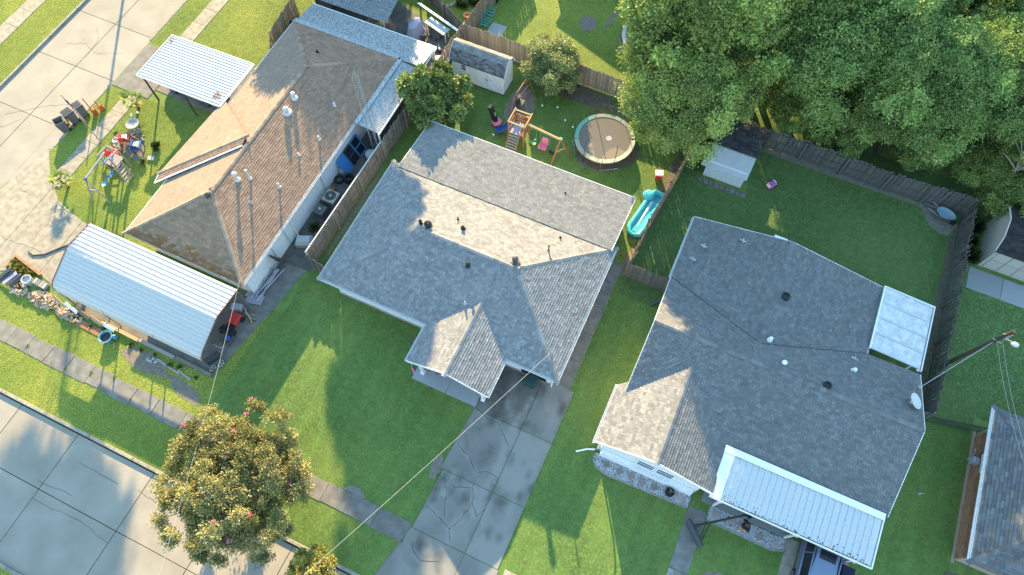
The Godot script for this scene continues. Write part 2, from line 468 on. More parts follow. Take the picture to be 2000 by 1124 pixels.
	slab(ld, [Vector2(-40.0, 8.35), Vector2(-40.0, 3.4), Vector2(-37.0, 3.4), Vector2(-37.0, 10.2), Vector2(-37.6, 10.3), Vector2(-39.3, 12.2)], 0.02, M.walk_concrete, 0.97)
	slab(ld, [Vector2(-36.98, 3.4), Vector2(-33.6, 4.6), Vector2(-33.6, 8.6), Vector2(-36.0, 9.2), Vector2(-36.98, 10.0)], 0.02, M.walk_concrete, 0.9)
	slab(ld, [Vector2(-33.58, 4.6), Vector2(-30.2, 3.95), Vector2(-30.2, 8.6), Vector2(-33.58, 8.6)], 0.02, M.walk_concrete, 0.86)
	for c in [[Vector2(-39, 6), Vector2(-37, 5.6), Vector2(-35, 5.9), Vector2(-33.6, 5.5)], [Vector2(-36.2, 9), Vector2(-35.4, 7.6), Vector2(-35.8, 6.2)], [Vector2(-39.8, 9.6), Vector2(-38.6, 8.8), Vector2(-37.4, 8.9)]]: crack(ld, c, 0.021, 0.012)
	slab(ld, rect(-30.15, -20.2, 3.75, 8.4, 0.0), 0.02, M.old_concrete, 0.9)
	slab(ld, [Vector2(-20.2, 3.9), Vector2(-19.55, 7.6), Vector2(-19.0, 11.5), Vector2(-21.8, 11.5), Vector2(-21.8, 8.45), Vector2(-20.2, 8.4)], 0.02, M.old_concrete, 0.95)
	slab(ld, rect(-20.84, -18.75, 11.52, 26.0, 0.0), 0.02, M.old_concrete, 0.62)
	slab(ld, rect(-39.0, -35.9, 18.25, 22.4), 0.03, M.old_concrete, 1.15)
	slab(ld, rect(-35.88, -32.3, 19.1, 22.4), 0.03, M.old_concrete, 1.0)
	slab(ld, rect(-32.28, -28.6, 19.1, 22.4), 0.03, M.old_concrete, 0.95)
	slab(ld, [Vector2(-29.8, 27.0), Vector2(-18.7, 27.0), Vector2(-18.7, 31.6), Vector2(-29.3, 35), Vector2(-30.2, 33)], 0.02, M.old_concrete, 0.7)
	# bare earth
	patch("dirt_patch", Vector2(-24.3, 2.75), Vector2(1.9, 0.62), M.dirt, 0.012, -0.05)
	patch("dirt_patch", Vector2(-21.2, 2.3), Vector2(1.5, 0.42), M.dirt, 0.012, -0.25)
	patch("dirt_patch", Vector2(-12.4, 28.4), Vector2(1.0, 1.9), M.dirt)
	patch("dirt_patch", Vector2(-9.3, 31.0), Vector2(3.4, 0.75), M.earth)
	patch("dirt_patch", Vector2(-6.0, 27.6), Vector2(2.35, 2.35), M.earth)
	patch("dirt_patch", Vector2(15.2, 31.2), Vector2(1.5, 0.9), M.dirt, 0.012, -0.7)
	patch("dirt_patch", Vector2(-11.0, 37.4), Vector2(0.7, 0.9), M.dirt)
	patch("dirt_patch", Vector2(-9.6, 38.6), Vector2(0.2, 1.4), M.dirt, 0.012, -0.1)
	patch("dirt_patch", Vector2(-34.3, 14.6), Vector2(1.7, 0.75), M.dirt, 0.012, -0.5)
	patch("dirt_patch", Vector2(-30.9, 22.9), Vector2(1.0, 0.9), M.dirt)
	patch("dirt_patch", Vector2(-33.0, 22.7), Vector2(0.9, 0.35), M.dirt)
	patch("dirt_patch", Vector2(-10.6, 10.15), Vector2(0.6, 0.3), M.earth)
	patch("dirt_patch", Vector2(-6.45, 4.4), Vector2(0.28, 0.8), M.dirt, 0.012, 0.1)
	patch("dirt_patch", Vector2(-1.1, 26.0), Vector2(0.35, 3.4), M.earth)
	patch("dirt_patch", Vector2(-1.45, 20.2), Vector2(0.3, 1.2), M.dirt)
	patch("dirt_patch", Vector2(8.9, 5.2), Vector2(0.8, 0.5), M.dirt)
	patch("dirt_patch", Vector2(-18.42, 16.3), Vector2(0.16, 4.4), M.dirt)
	patch("dirt_patch", Vector2(-13.0, 31.7), Vector2(4.0, 0.2), M.earth)
	patch("dirt_patch", Vector2(8.0, 31.75), Vector2(7.5, 0.22), M.dirt)
	patch("dirt_patch", Vector2(16.25, 24.5), Vector2(0.25, 6.5), M.earth)
	patch("dirt_patch", Vector2(10.4, 37.5), Vector2(3.0, 1.0), M.earth)

func clip(p: Array, nx: float, ny: float, d: float) -> Array:   # keeps nx*x + ny*y <= d
	var o := []
	for i in p.size():
		var a: Vector2 = p[i]
		var b: Vector2 = p[(i + 1) % p.size()]
		var fa := nx * a.x + ny * a.y - d
		var fb := nx * b.x + ny * b.y - d
		if fa <= 0: o.append(a)
		if (fa < 0) != (fb < 0) and absf(fa - fb) > 1e-9: o.append(a.lerp(b, fa / (fa - fb)))
	return o

# courses of single shingle tabs on one slope; pts[0] to pts[1] is the lower edge
func shingles(roof: Node, pts: Array, pal: Array, wmin := 0.12, wmax := 0.28, course := 0.143, lift := 0.03, low_pal := []) -> void:
	var ax: Vector3 = (pts[1] - pts[0]).normalized()
	var nm: Vector3 = (pts[1] - pts[0]).cross(pts[2] - pts[0]).normalized()
	if nm.y < 0: nm = -nm
	var up: Vector3 = nm.cross(ax)
	if up.y < 0: up = -up
	var p2 := []
	for p in pts: p2.append(Vector2((p - pts[0]).dot(ax), (p - pts[0]).dot(up)))
	var top := 0.0
	var low := 0.0
	for p in p2:
		top = maxf(top, p.y); low = minf(low, p.y)
	var b := MB.new()
	var streak := FastNoiseLite.new()
	streak.seed = 9; streak.frequency = 0.5
	var row := low
	while row < top - 0.01:
		var band := clip(clip(p2, 0, -1, -row), 0, 1, row + course)
		if band.size() > 2:
			var x0 := 1e9
			var x1 := -1e9
			for q in band:
				x0 = minf(x0, q.x); x1 = maxf(x1, q.x)
			var x := x0 - rf(0, wmax)
			while x < x1:
				var w := rf(wmin, wmax)
				var cell := clip(clip(band, -1, 0, -(x + 0.004)), 1, 0, x + w - 0.004)
				if cell.size() > 2:
					var pick: Array = low_pal if low_pal.size() and row - low < rf(0.0, 0.85) else pal
					b.col = pick[rng.randi() % pick.size()] * rf(0.92, 1.08) * (1.0 + 0.06 * streak.get_noise_2d(x * 2.2 + pts[0].x * 7.0, row * 0.45 + pts[0].z) + 0.05 * streak.get_noise_2d(x * 0.4, row * 0.4 + 50.0))
					b.col.a = 1.0
					var l := lift * rf(0.75, 1.25)
					var f := []
					for q in cell: f.append(pts[0] + ax * q.x + up * q.y + nm * lerpf(l, 0.004, clampf((q.y - row) / course, 0, 1)))
					if ((f[1] - f[0]).cross(f[2] - f[0])).dot(nm) < 0: f.reverse()
					b.poly(f)
					var lo := []
					for q in f:
						if absf((q - pts[0]).dot(up) - row) < 0.004: lo.append(q)
					if lo.size() == 2:
						var a: Vector3 = lo[0]
						var c: Vector3 = lo[1]
						if (c - a).dot(ax) < 0:
							var s := a; a = c; c = s
						b.col = b.col * 0.45  # dark cut edge, darkened further to draw the course shadow line
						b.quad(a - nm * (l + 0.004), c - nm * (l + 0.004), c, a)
				x += w
		row += course
	stuff(obj("shingles", b, M.shingle_grey, roof))

var cap_mesh: ArrayMesh
func caps(roof: Node, a: Vector3, b: Vector3, tones: Array, w := 0.13, dip := 0.048) -> void:
	if cap_mesh == null: cap_mesh = ArrayMesh.new()
	var m := MB.new()
	for s in [-1, 1]:
		var q := [Vector3(-0.17, 0.012, 0), Vector3(0.17, 0.028, 0), Vector3(0.17, 0.028 - dip, w * s), Vector3(-0.17, 0.012 - dip, w * s)]
		if s > 0: q.reverse()
		m.quad(q[0], q[1], q[2], q[3])
		var e := [Vector3(0.17, 0.0, 0), Vector3(0.17, -dip, w * s), Vector3(0.17, 0.028 - dip, w * s), Vector3(0.17, 0.028, 0)]
		m.quad(e[0], e[1], e[2], e[3])
	var mesh := m.mesh()
	var d := (b - a).normalized()
	var z := d.cross(Vector3.UP).normalized()
	var bs := Basis(d, z.cross(d), z)
	var k := int(a.distance_to(b) / 0.29)
	for i in k + 1:
		var o := piece("ridge_cap", mesh, tones[rng.randi() % tones.size()], Transform3D(bs, a.lerp(b, float(i) / maxf(k, 1.0)) + Vector3(0, 0.022, 0)), roof)

func deck(house: Node, polys: Array, m: Material) -> MeshInstance3D:
	var b := MB.new()
	for p in polys:
		var q := []
		for x in p: q.append(x - Vector3(0, 0.012, 0))
		if (q[1] - q[0]).cross(q[2] - q[0]).y < 0: q.reverse()
		b.poly(q)
		var r := []
		for x in q: r.append(x - Vector3(0, 0.10, 0))
		r.reverse()
		b.poly(r)
	return obj("roof", b, m, house)

func gutter(house: Node, a: Vector3, b: Vector3, out: Vector3, m: Material = null) -> void:
	var g := MB.new()
	if m == null: m = M.gutter_white
	g.bar(a + out * 0.02 - Vector3(0, 0.07, 0), b + out * 0.02 - Vector3(0, 0.07, 0), 0.02, 0.16)
	g.bar(a + out * 0.06 - Vector3(0, 0.12, 0), b + out * 0.06 - Vector3(0, 0.12, 0), 0.08, 0.015)
	g.bar(a + out * 0.10 - Vector3(0, 0.07, 0), b + out * 0.10 - Vector3(0, 0.07, 0), 0.018, 0.11)
	var k := int(a.distance_to(b) / 0.9)
	for i in range(1, k):
		var c := a.lerp(b, float(i) / k)
		g.bar(c - Vector3(0, 0.02, 0), c + out * 0.14 - Vector3(0, 0.02, 0), 0.025, 0.01)
	obj("gutter", g, m, house)

func fascia(house: Node, a: Vector3, b: Vector3, m: Material = null, t := 0.03, hgt := 0.18) -> void:
	var g := MB.new()
	g.bar(a - Vector3(0, hgt / 2 - 0.02, 0), b - Vector3(0, hgt / 2 - 0.02, 0), t, hgt)
	obj("fascia", g, m if m else M.white_paint, house)

# a window set in a wall whose outside looks along out
func window(house: Node, c: Vector3, w: float, h: float, out: Vector3, m: Material = null) -> void:
	var s := Vector3.UP.cross(out)
	var f := MB.new()
	var u := Vector3.UP
	for k in [-1, 1]:
		f.bar(c + s * (w / 2) * k - u * h / 2 + out * 0.02, c + s * (w / 2) * k + u * h / 2 + out * 0.02, 0.06, 0.07, out)
		f.bar(c - s * (w / 2 - 0.03) + u * (h / 2) * k + out * 0.02, c + s * (w / 2 - 0.03) + u * (h / 2) * k + out * 0.02, 0.06, 0.07, out)
	f.bar(c - s * (w / 2 - 0.03) + out * 0.015, c + s * (w / 2 - 0.03) + out * 0.015, 0.04, 0.05, out)
	var wf := obj("window", f, m if m else M.white_paint, house)
	for k in [-1, 1]:
		var g := MB.new()
		g.bar(c - s * (w / 2 - 0.03) + u * h / 4 * k + out * 0.008, c + s * (w / 2 - 0.03) + u * h / 4 * k + out * 0.008, h / 2 - 0.05, 0.008, out)
		obj("pane", g, M.glass, wf)

func door(house: Node, c: Vector3, w: float, h: float, out: Vector3, m: Material) -> void:
	var s := Vector3.UP.cross(out)
	var f := MB.new()
	f.bar(c - Vector3.UP * h / 2 + out * 0.02, c + Vector3.UP * h / 2 + out * 0.02, w, 0.04, out)
	var d := obj("door", f, m, house)
	f = MB.new()
	f.ball(c + s * w * 0.4 + out * 0.06, Vector3(0.03, 0.03, 0.03), 8)
	obj("handle", f, M.steel, d)

# a pipe through the roof: a flashing, a stack and perhaps a hood
func stack(house: Node, called: String, at: Vector3, r: float, h: float, m: Material, hood := 0.0, tilt := Vector3.ZERO) -> void:
	var b := MB.new()
	b.tube([at - Vector3(0, 0.1, 0), at + Vector3(0, h, 0) + tilt], [r, r], 10)
	var o := obj(called, b, m, house)
	b = MB.new()
	b.lathe(at, [Vector2(r * 2.4, -0.04), Vector2(r * 2.2, 0.03), Vector2(r * 1.1, 0.10)], 10)
	obj("flashing", b, m, o)
	if hood > 0:
		b = MB.new()
		b.lathe(at + Vector3(0, h, 0) + tilt, [Vector2(hood * 0.8, -0.06), Vector2(hood, 0.0), Vector2(hood, hood * 0.9), Vector2(hood * 0.6, hood * 1.4), Vector2(0, hood * 1.55)], 12)
		obj("hood", b, m, o)

# a low round attic vent with a ribbed dome
func dome_vent(house: Node, at: Vector3, r: float, m: Material, h := 0.30) -> void:
	var b := MB.new()
	b.lathe(at, [Vector2(r * 1.25, -0.05), Vector2(r * 1.2, 0.03), Vector2(r * 0.85, 0.05), Vector2(r * 0.85, h * 0.7)], 14)
	var o := obj("roof_vent", b, m, house)
	b = MB.new()
	b.lathe(at + Vector3(0, h * 0.7, 0), [Vector2(r * 0.8, -0.04), Vector2(r * 1.1, 0.0), Vector2(r * 1.1, 0.07), Vector2(r * 0.75, 0.13), Vector2(r * 0.7, 0.105), Vector2(r * 0.42, 0.145), Vector2(r * 0.38, 0.12), Vector2(0, 0.14)], 14)
	obj("dome", b, m, o)

func greys(lo: float, hi: float, tint: Color, k := 9) -> Array:
	var o := []
	for i in k: o.append(Color(tint.r, tint.g, tint.b) * lerpf(lo, hi, float(i) / (k - 1)))
	return o

func tones(called: String, base: Color, k := 4) -> Array:
	var o := []
	for i in k:
		var c := base * lerpf(0.8, 1.15, float(i) / (k - 1))
		o.append(mat("%s_%d" % [called, i], c.r, c.g, c.b, 0.92))
	return o

func centre_house() -> void:
	var H := thing("house", "white house with grey hip roof at the centre, concrete driveway in front", "house", P(-9.5, 15, 0))
	var b := MB.new()
	b.bx(-16.3, -2.75, 11.12, 19.0, 0.0, 2.56)
	b.bx(-15.8, -2.85, 19.0, 22.65, 0.0, 2.3)
	var wall := obj("wall", b, M.siding_white, H)
	b = MB.new()
	b.bx(-16.36, -2.69, 11.06, 19.06, 0.0, 0.16)
	obj("plinth", b, M.kerb_concrete, wall)
	for w in [[-14.6, 1.1], [-12.2, 1.1]]: window(H, P(w[0], 11.12, 1.55), w[1], 1.2, Vector3(0, 0, 1))
	window(H, P(-16.3, 16.4, 1.5), 1.0, 1.1, Vector3(-1, 0, 0))
	window(H, P(-2.75, 14.2, 1.5), 1.0, 1.1, Vector3(1, 0, 0))
	window(H, P(-8.6, 11.12, 1.4), 1.0, 1.3, Vector3(0, 0, 1))
	door(H, P(-6.6, 11.12, 1.02), 0.9, 2.03, Vector3(0, 0, 1), M.dark_grey)
	door(H, P(-3.75, 11.12, 1.05), 1.5, 2.1, Vector3(0, 0, 1), M.black_plastic)
	var e0 := P(-16.75, 10.65, 2.6)
	var e1 := P(-2.3, 10.65, 2.6)
	var e2 := P(-2.3, 19.3, 2.6)
	var e3 := P(-16.75, 19.3, 2.6)
	var ra := P(-12.3, 14.97, 4.42)
	var rb := P(-6.6, 14.97, 4.42)
	var sl := (4.42 - 2.6) / (14.97 - 10.65)
	var gh := 3.5
	var gv := 10.65 + (gh - 2.6) / sl
	var gp := P(-7.62, gv, gh)          # where the porch ridge meets the main roof
	var g0 := P(-10.0, 10.65, 2.6)
	var g1 := P(-5.25, 10.65, 2.6)
	var f0 := P(-10.0, 8.35, 2.6)
	var f1 := P(-5.25, 8.35, 2.6)
	var fp := P(-7.62, 8.35, gh)
	var a0 := P(-16.25, 23.1, 2.34)
	var a1 := P(-2.45, 23.1, 2.34)
	var a2 := P(-2.45, 18.95, 2.80)
	var a3 := P(-16.25, 18.95, 2.80)
	var R := deck(H, [[e0, e1, rb, ra], [e1, e2, rb], [e2, e3, ra, rb], [e3, e0, ra], [g0, f0, fp, gp], [f1, g1, gp, fp], [a1, a0, a3, a2]], M.shingle_deck)
	var pal := greys(0.27, 0.37, Color(1.0, 1.0, 1.0)) + greys(0.29, 0.40, Color(1.0, 0.99, 0.97), 4)
	var s0 := e0.lerp(ra, 0.0)
	# the front slope runs round the porch gable: left, right and above it
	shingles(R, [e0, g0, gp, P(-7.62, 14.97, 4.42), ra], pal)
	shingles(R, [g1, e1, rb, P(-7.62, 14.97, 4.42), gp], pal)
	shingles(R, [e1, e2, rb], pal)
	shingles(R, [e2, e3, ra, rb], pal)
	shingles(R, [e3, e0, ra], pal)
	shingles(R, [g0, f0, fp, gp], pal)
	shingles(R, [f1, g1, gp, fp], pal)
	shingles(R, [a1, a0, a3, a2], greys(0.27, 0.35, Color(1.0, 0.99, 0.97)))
	var ct := tones("cap_grey", Color(0.21, 0.212, 0.215))
	for l in [[ra, rb], [e0, ra], [e1, rb], [e2, rb], [e3, ra], [fp, gp]]: caps(R, l[0], l[1], ct)
	gutter(H, e0, g0, Vector3(0, 0, 1)); gutter(H, g1, e1, Vector3(0, 0, 1)); gutter(H, e1, e2, Vector3(1, 0, 0)); gutter(H, e3, e0, Vector3(-1, 0, 0))
	gutter(H, g0, f0, Vector3(-1, 0, 0)); gutter(H, f1, g1, Vector3(1, 0, 0))
	fascia(H, a0 + Vector3(0, 0.02, -0.03), a1 + Vector3(0, 0.02, -0.03)); fascia(H, a1, a2); fascia(H, a0, a3); fascia(H, f0, fp); fascia(H, fp, f1)
	fascia(H, e3, P(-16.25, 19.3, 2.6))
	# porch: slab, beam, gable wall, two posts with knee braces
	b = MB.new()
	b.prism([Vector2(-9.95, 8.2), Vector2(-7.85, 8.2), Vector2(-7.85, 11.1), Vector2(-9.95, 11.1)], 0.0, 0.14)
	obj("porch_floor", b, M.porch_concrete, H)
	b = MB.new()
	b.prism([Vector2(-7.83, 8.2), Vector2(-6.0, 8.2), Vector2(-6.0, 11.1), Vector2(-7.83, 11.1)], 0.0, 0.14)
	obj("porch_floor", b, M.porch_concrete, H)
	b = MB.new()
	b.bar(P(-9.6, 8.72, 2.42), P(-5.6, 8.72, 2.42), 0.14, 0.22)
	for s in [P(-9.6, 8.72, 2.53), P(-5.6, 8.72, 2.53)]: pass
	b.tri(P(-9.7, 8.70, 2.55), P(-5.55, 8.70, 2.55), P(-7.62, 8.70, 3.36))
	obj("porch_gable", b, M.siding_white, H)
	for u in [-9.5, -5.75]:
		b = MB.new()
		b.bar(P(u, 8.72, 0.12), P(u, 8.72, 2.32), 0.15, 0.15, Vector3.RIGHT)
		var po := obj("porch_post", b, M.white_paint, H)
		b = MB.new()
		b.bar(P(u, 8.72, 0.14), P(u, 8.72, 0.30), 0.22, 0.22, Vector3.RIGHT)
		obj("post_base", b, M.white_paint, po)
	b = MB.new()
	b.tube([P(-2.22, 10.55, 2.45), P(-2.35, 10.75, 2.1), P(-2.62, 11.0, 1.7), P(-2.62, 11.0, 0.1)], [0.045], 8)
	obj("downspout", b, M.white_paint, H)
	# what stands through the roof
	var rh := func(v): return 4.42 - absf(v - 14.97) * sl
	dome_vent(H, P(-12.12, 15.35, rh.call(15.35) - 0.02), 0.2, M.black_plastic, 0.34)
	stack(H, "vent_pipe", P(-12.55, 15.3, rh.call(15.3)), 0.06, 0.26, M.black_plastic, 0.1)
	stack(H, "vent_pipe", P(-11.0, 16.7, rh.call(16.7)), 0.035, 0.26, M.black_plastic)
	stack(H, "vent_pipe", P(-10.4, 16.15, rh.call(16.15)), 0.075, 0.2, M.black_plastic, 0.1)
	stack(H, "flue", P(-6.75, 15.15, rh.call(15.1)), 0.13, 0.55, M.dark_grey, 0.17)
	stack(H, "vent_pipe", P(-5.6, 17.1, rh.call(17.1)), 0.04, 0.5, M.red_wood, 0.07)
	stack(H, "vent_pipe", P(-5.4, 18.4, rh.call(18.4)), 0.04, 0.2, M.black_plastic)
	stack(H, "vent_pipe", P(-9.1, 14.15, rh.call(14.15)), 0.07, 0.22, M.black_plastic, 0.1)
	stack(H, "vent_pipe", P(-6.4, 21.6, 2.5), 0.03, 0.12, M.black_plastic)
	stack(H, "vent_pipe", P(-8.4, 12.3, rh.call(12.3) + 0.1), 0.04, 0.34, M.grey_paint)
	stack(H, "wire_mast", P(-3.1, 11.7, 2.95), 0.03, 0.6, M.steel)

func left_house() -> void:
	var H := thing("house", "long house with brown shingled hip roof at left, beside two metal carports", "house", P(-24.5, 17.5, 0))
	var b := MB.new()
	b.bx(-28.1, -20.85, 8.9, 26.2, 0.0, 2.56)
	obj("wall", b, M.siding_white, H)
	for w in [10.6, 14.0, 17.4]: window(H, P(-28.1, w, 1.5), 1.1, 1.1, Vector3(-1, 0, 0))
	door(H, P(-28.1, 15.8, 1.02), 0.9, 2.03, Vector3(-1, 0, 0), M.dark_grey)
	for v in [11.4, 12.7, 16.9]:
		b = MB.new()
		b.tube([P(-20.80, v, 0.2), P(-20.80, v, 2.3)], [0.022], 6)
		obj("conduit", b, M.grey_paint, H)
	b = MB.new()
	b.tube([P(-20.45, 13.3, 2.5), P(-20.72, 13.45, 2.1), P(-20.76, 13.45, 0.3), P(-20.5, 13.2, 0.1), P(-20.1, 13.0, 0.08)], [0.055], 8)
	obj("downspout", b, M.white_paint, H)
	var e0 := P(-28.53, 8.43, 2.6)
	var e1 := P(-20.43, 8.43, 2.6)
	var e2 := P(-20.43, 26.65, 2.6)
	var e3 := P(-28.53, 26.65, 2.6)
	var ra := P(-24.48, 12.35, 4.15)
	var rb := P(-24.48, 22.5, 4.15)
	# the raised entry roof that crosses the street-side slope
	var sl := 1.55 / 4.05
	var q0 := P(-29.15, 12.0, 2.5)
	var q1 := P(-24.65, 15.7, 4.17)
	var up := 0.3
	var w := Vector3(-0.45, up, -0.6)
	var t0 := q0 + Vector3(-0.06, 0.15, -0.62)
	var t1 := q1 + Vector3(-0.06, 0.15, -0.62)
	var back := P(-28.9, 19.0, 2.6)
	var R := deck(H, [[e0, e1, ra], [e1, e2, rb, ra], [e2, e3, rb], [e3, e0, ra, rb], [q0, q1, t1, t0], [t0, t1, back]], M.shingle_deck)
	var pal := greys(0.85, 1.12, Color(0.43, 0.27, 0.185))
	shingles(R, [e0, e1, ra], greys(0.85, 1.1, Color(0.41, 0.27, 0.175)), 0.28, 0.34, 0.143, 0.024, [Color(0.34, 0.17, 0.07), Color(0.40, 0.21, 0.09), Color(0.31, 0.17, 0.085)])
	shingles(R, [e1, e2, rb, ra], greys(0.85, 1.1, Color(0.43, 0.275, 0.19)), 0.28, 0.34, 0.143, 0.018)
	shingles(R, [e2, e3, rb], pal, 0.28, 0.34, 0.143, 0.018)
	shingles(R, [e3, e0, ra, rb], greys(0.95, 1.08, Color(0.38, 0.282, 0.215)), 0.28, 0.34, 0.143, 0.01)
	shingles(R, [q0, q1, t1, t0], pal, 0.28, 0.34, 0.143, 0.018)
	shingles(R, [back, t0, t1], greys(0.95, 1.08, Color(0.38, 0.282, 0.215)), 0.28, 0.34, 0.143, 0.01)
	var ct := tones("cap_brown", Color(0.29, 0.205, 0.15))
	for l in [[ra, rb], [e0, ra], [e1, ra], [e2, rb], [e3, rb], [t0, t1]]: caps(R, l[0], l[1], ct)
	fascia(H, q0 + Vector3(0.02, 0.05, 0.03), q1 + Vector3(0.02, 0.05, 0.03), M.white_paint, 0.06, 0.07)
	fascia(H, q0, t0, M.white_paint, 0.05, 0.12)
	fascia(H, e0, e1); fascia(H, e3, e0); fascia(H, e2, e3)
	gutter(H, e1, e2, Vector3(1, 0, 0))
	var rh := func(u): return 4.15 - absf(u + 24.48) * sl
	for s in [["flue", -23.75, 13.7, 0.08, 0.5, 0.14], ["flue", -23.95, 20.15, 0.10, 0.28, 0.14], ["flue", -23.8, 19.05, 0.13, 0.2, 0.17], ["vent_pipe", -23.25, 14.15, 0.05, 0.75, 0.08], ["vent_pipe", -21.9, 21.15, 0.05, 0.16, 0.08], ["vent_pipe", -21.5, 18.6, 0.05, 0.22, 0.07], ["vent_pipe", -21.9, 17.0, 0.04, 0.12, 0.06], ["vent_pipe", -21.75, 14.6, 0.05, 0.3, 0.07]]:
		stack(H, s[0], P(s[1], s[2], rh.call(s[1])), s[3], s[4], M.vent_white, s[5])
	stack(H, "vent_pipe", P(-22.5, 12.9, rh.call(-22.5)), 0.05, 0.2, M.grey_paint)
	dome_vent(H, P(-24.55, 12.0, 3.95), 0.13, M.dark_grey, 0.2)
	stack(H, "vent_pipe", P(-24.9, 24.2, 3.5), 0.06, 0.25, M.black_plastic)

func right_house() -> void:
	var H := thing("house", "grey roofed house at right with white carport, satellite dish and gables", "house", P(8, 16, 0))
	var b := MB.new()
	b.bx(1.6, 14.7, 11.5, 18.5, 0.0, 2.56)
	b.bx(1.6, 11.7, 18.5, 22.8, 0.0, 2.56)
	b.bx(1.1, 6.45, 8.86, 11.5, 0.0, 2.56)
	b.tri(P(1.1, 8.86, 2.56), P(6.45, 8.86, 2.56), P(3.78, 8.86, 3.6))
	b.tri(P(1.6, 11.5, 2.56), P(1.6, 18.2, 2.56), P(1.6, 14.85, 4.1))
	b.tri(P(14.7, 18.5, 2.56), P(14.7, 11.5, 2.56), P(14.7, 15.3, 4.1))
	b.tri(P(11.7, 22.8, 2.56), P(1.6, 22.8, 2.56), P(6.6, 22.8, 3.5))
	obj("wall", b, M.siding_white, H)
	# projecting bay under the front gable
	b = MB.new()
	b.bx(1.2, 6.3, 8.58, 8.86, 0.0, 0.66, 0.02)
	obj("brick_ledge", b, M.siding_white, H)
	for u in [3.55, 4.6]: window(H, P(u, 8.86, 1.2), 0.9, 0.95, Vector3(0, 0, 1))
	window(H, P(1.6, 13.4, 1.5), 0.9, 1.1, Vector3(-1, 0, 0))
	window(H, P(9.6, 11.5, 1.5), 1.2, 1.2, Vector3(0, 0, 1))
	door(H, P(7.8, 11.5, 1.02), 0.9, 2.03, Vector3(0, 0, 1), M.dark_grey)
	# main roof: ridge along the house, gables at both ends
	var rh := 4.25
	var rv := 15.25
	var fv := 11.05
	var bv := 18.9
	var sl := (rh - 2.6) / (rv - fv)
	var sb := (rh - 2.6) / (bv - rv)
	var m0 := P(1.15, fv, 2.6)
	var m1 := P(14.85, fv, 2.6)
	var m2 := P(14.95, bv, 2.6)
	var m3 := P(1.15, bv, 2.6)
	var ml := P(1.15, rv, rh)
	var mr := P(14.95, rv, rh)
	# back wing: ridge runs back from the main roof
	var wh := 3.65
	var w0 := P(1.15, 23.2, 2.6)
	var w1 := P(12.1, 23.2, 2.6)
	var wp := P(6.6, 23.2, wh)
	var wj := P(6.6, bv - (wh - 2.6) / sb, wh)
	var wr := P(12.1, bv, 2.6)
	# front gable
	var gh := 3.72
	var g0 := P(0.68, 8.55, 2.6)
	var g1 := P(6.85, 8.55, 2.6)
	var gp := P(3.78, 8.55, gh)
	var gj := P(3.78, fv + (gh - 2.6) / sl, gh)
	var gl := P(0.68, 11.8, 2.6)
	var gk := P(6.85, fv, 2.6)
	var kl := P(1.15, fv + 0.02, 2.61)
	var R := deck(H, [[m0, m1, mr, ml], [m2, m3, ml, mr], [w0, m3, wj, wp], [wr, w1, wp, wj], [gl, g0, gp, gj], [g1, gk, gj, gp]], M.shingle_deck)
	var pal := greys(0.205, 0.265, Color(1.0, 1.0, 1.0)) + greys(0.215, 0.285, Color(1.0, 0.99, 0.97), 4)
	var jr := P(3.78, rv, rh)
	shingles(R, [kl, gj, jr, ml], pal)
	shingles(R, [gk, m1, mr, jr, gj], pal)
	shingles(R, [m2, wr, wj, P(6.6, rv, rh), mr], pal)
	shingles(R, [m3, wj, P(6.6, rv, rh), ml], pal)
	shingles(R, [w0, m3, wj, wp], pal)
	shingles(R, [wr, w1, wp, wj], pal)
	shingles(R, [gl, g0, gp, gj], greys(0.26, 0.4, Color(1, 0.98, 0.95)))  # lighter, warmer tabs paint in the sun on this slope
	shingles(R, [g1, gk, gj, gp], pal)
	var ct := tones("cap_slate", Color(0.155, 0.157, 0.16))
	for l in [[ml, mr], [wp, wj], [gp, gj]]: caps(R, l[0].lerp(l[1], 0.02), l[0].lerp(l[1], 0.98), ct)
	for l in [[m3, wj], [wr, wj]]:
		b = MB.new()
		b.bar(l[0] + Vector3(0, 0.03, 0), l[1] + Vector3(0, 0.03, 0), 0.07, 0.015)
		obj("valley", b, M.dark_grey, R)
	fascia(H, w0, w1 - Vector3(5.5, -1.05, 0)); fascia(H, wp, w1); fascia(H, m0, ml); fascia(H, ml, m3); fascia(H, m1, mr); fascia(H, mr, m2)
	fascia(H, g0, gp, M.white_paint, 0.05); fascia(H, gp, g1, M.white_paint, 0.05); fascia(H, gl, kl)
	gutter(H, w0, m3, Vector3(-1, 0, 0)); gutter(H, gl, g0, Vector3(-1, 0, 0)); gutter(H, w1, wr, Vector3(1, 0, 0))
	# downspouts and drain pipes
	b = MB.new()
	b.tube([P(0.62, 8.5, 2.45), P(0.9, 8.75, 2.0), P(1.0, 8.85, 1.6), P(1.0, 8.85, 0.2), P(0.85, 8.75, 0.09), P(0.5, 8.62, 0.07), P(0.0, 8.25, 0.06)], [0.05], 8)
	obj("downspout", b, M.white_paint, H)
	b = MB.new()
	b.tube([P(14.98, 11.6, 2.4), P(14.9, 11.7, 2.0), P(14.9, 11.7, 0.25)], [0.05], 8)
	obj("downspout", b, M.white_paint, H)
	b = MB.new()
	b.tube([P(15.0, 13.2, 0.14), P(15.55, 12.9, 0.09), P(15.75, 12.3, 0.09), P(15.85, 11.9, 0.09)], [0.085], 8)
	obj("drain_pipe", b, mat("drain_green", 0.06, 0.10, 0.10, 0.5), H)
	b = MB.new()
	b.bar(P(1.35, 18.6, 0.5), P(0.75, 18.0, 0.12), 0.12, 0.12)
	obj("drain_pipe", b, M.dark_grey, H)
	# roof furniture
	dome_vent(H, P(7.1, 19.75, 3.52), 0.2, M.black_plastic, 0.26)
	dome_vent(H, P(10.15, 15.55, 4.0), 0.2, M.black_plastic, 0.24)
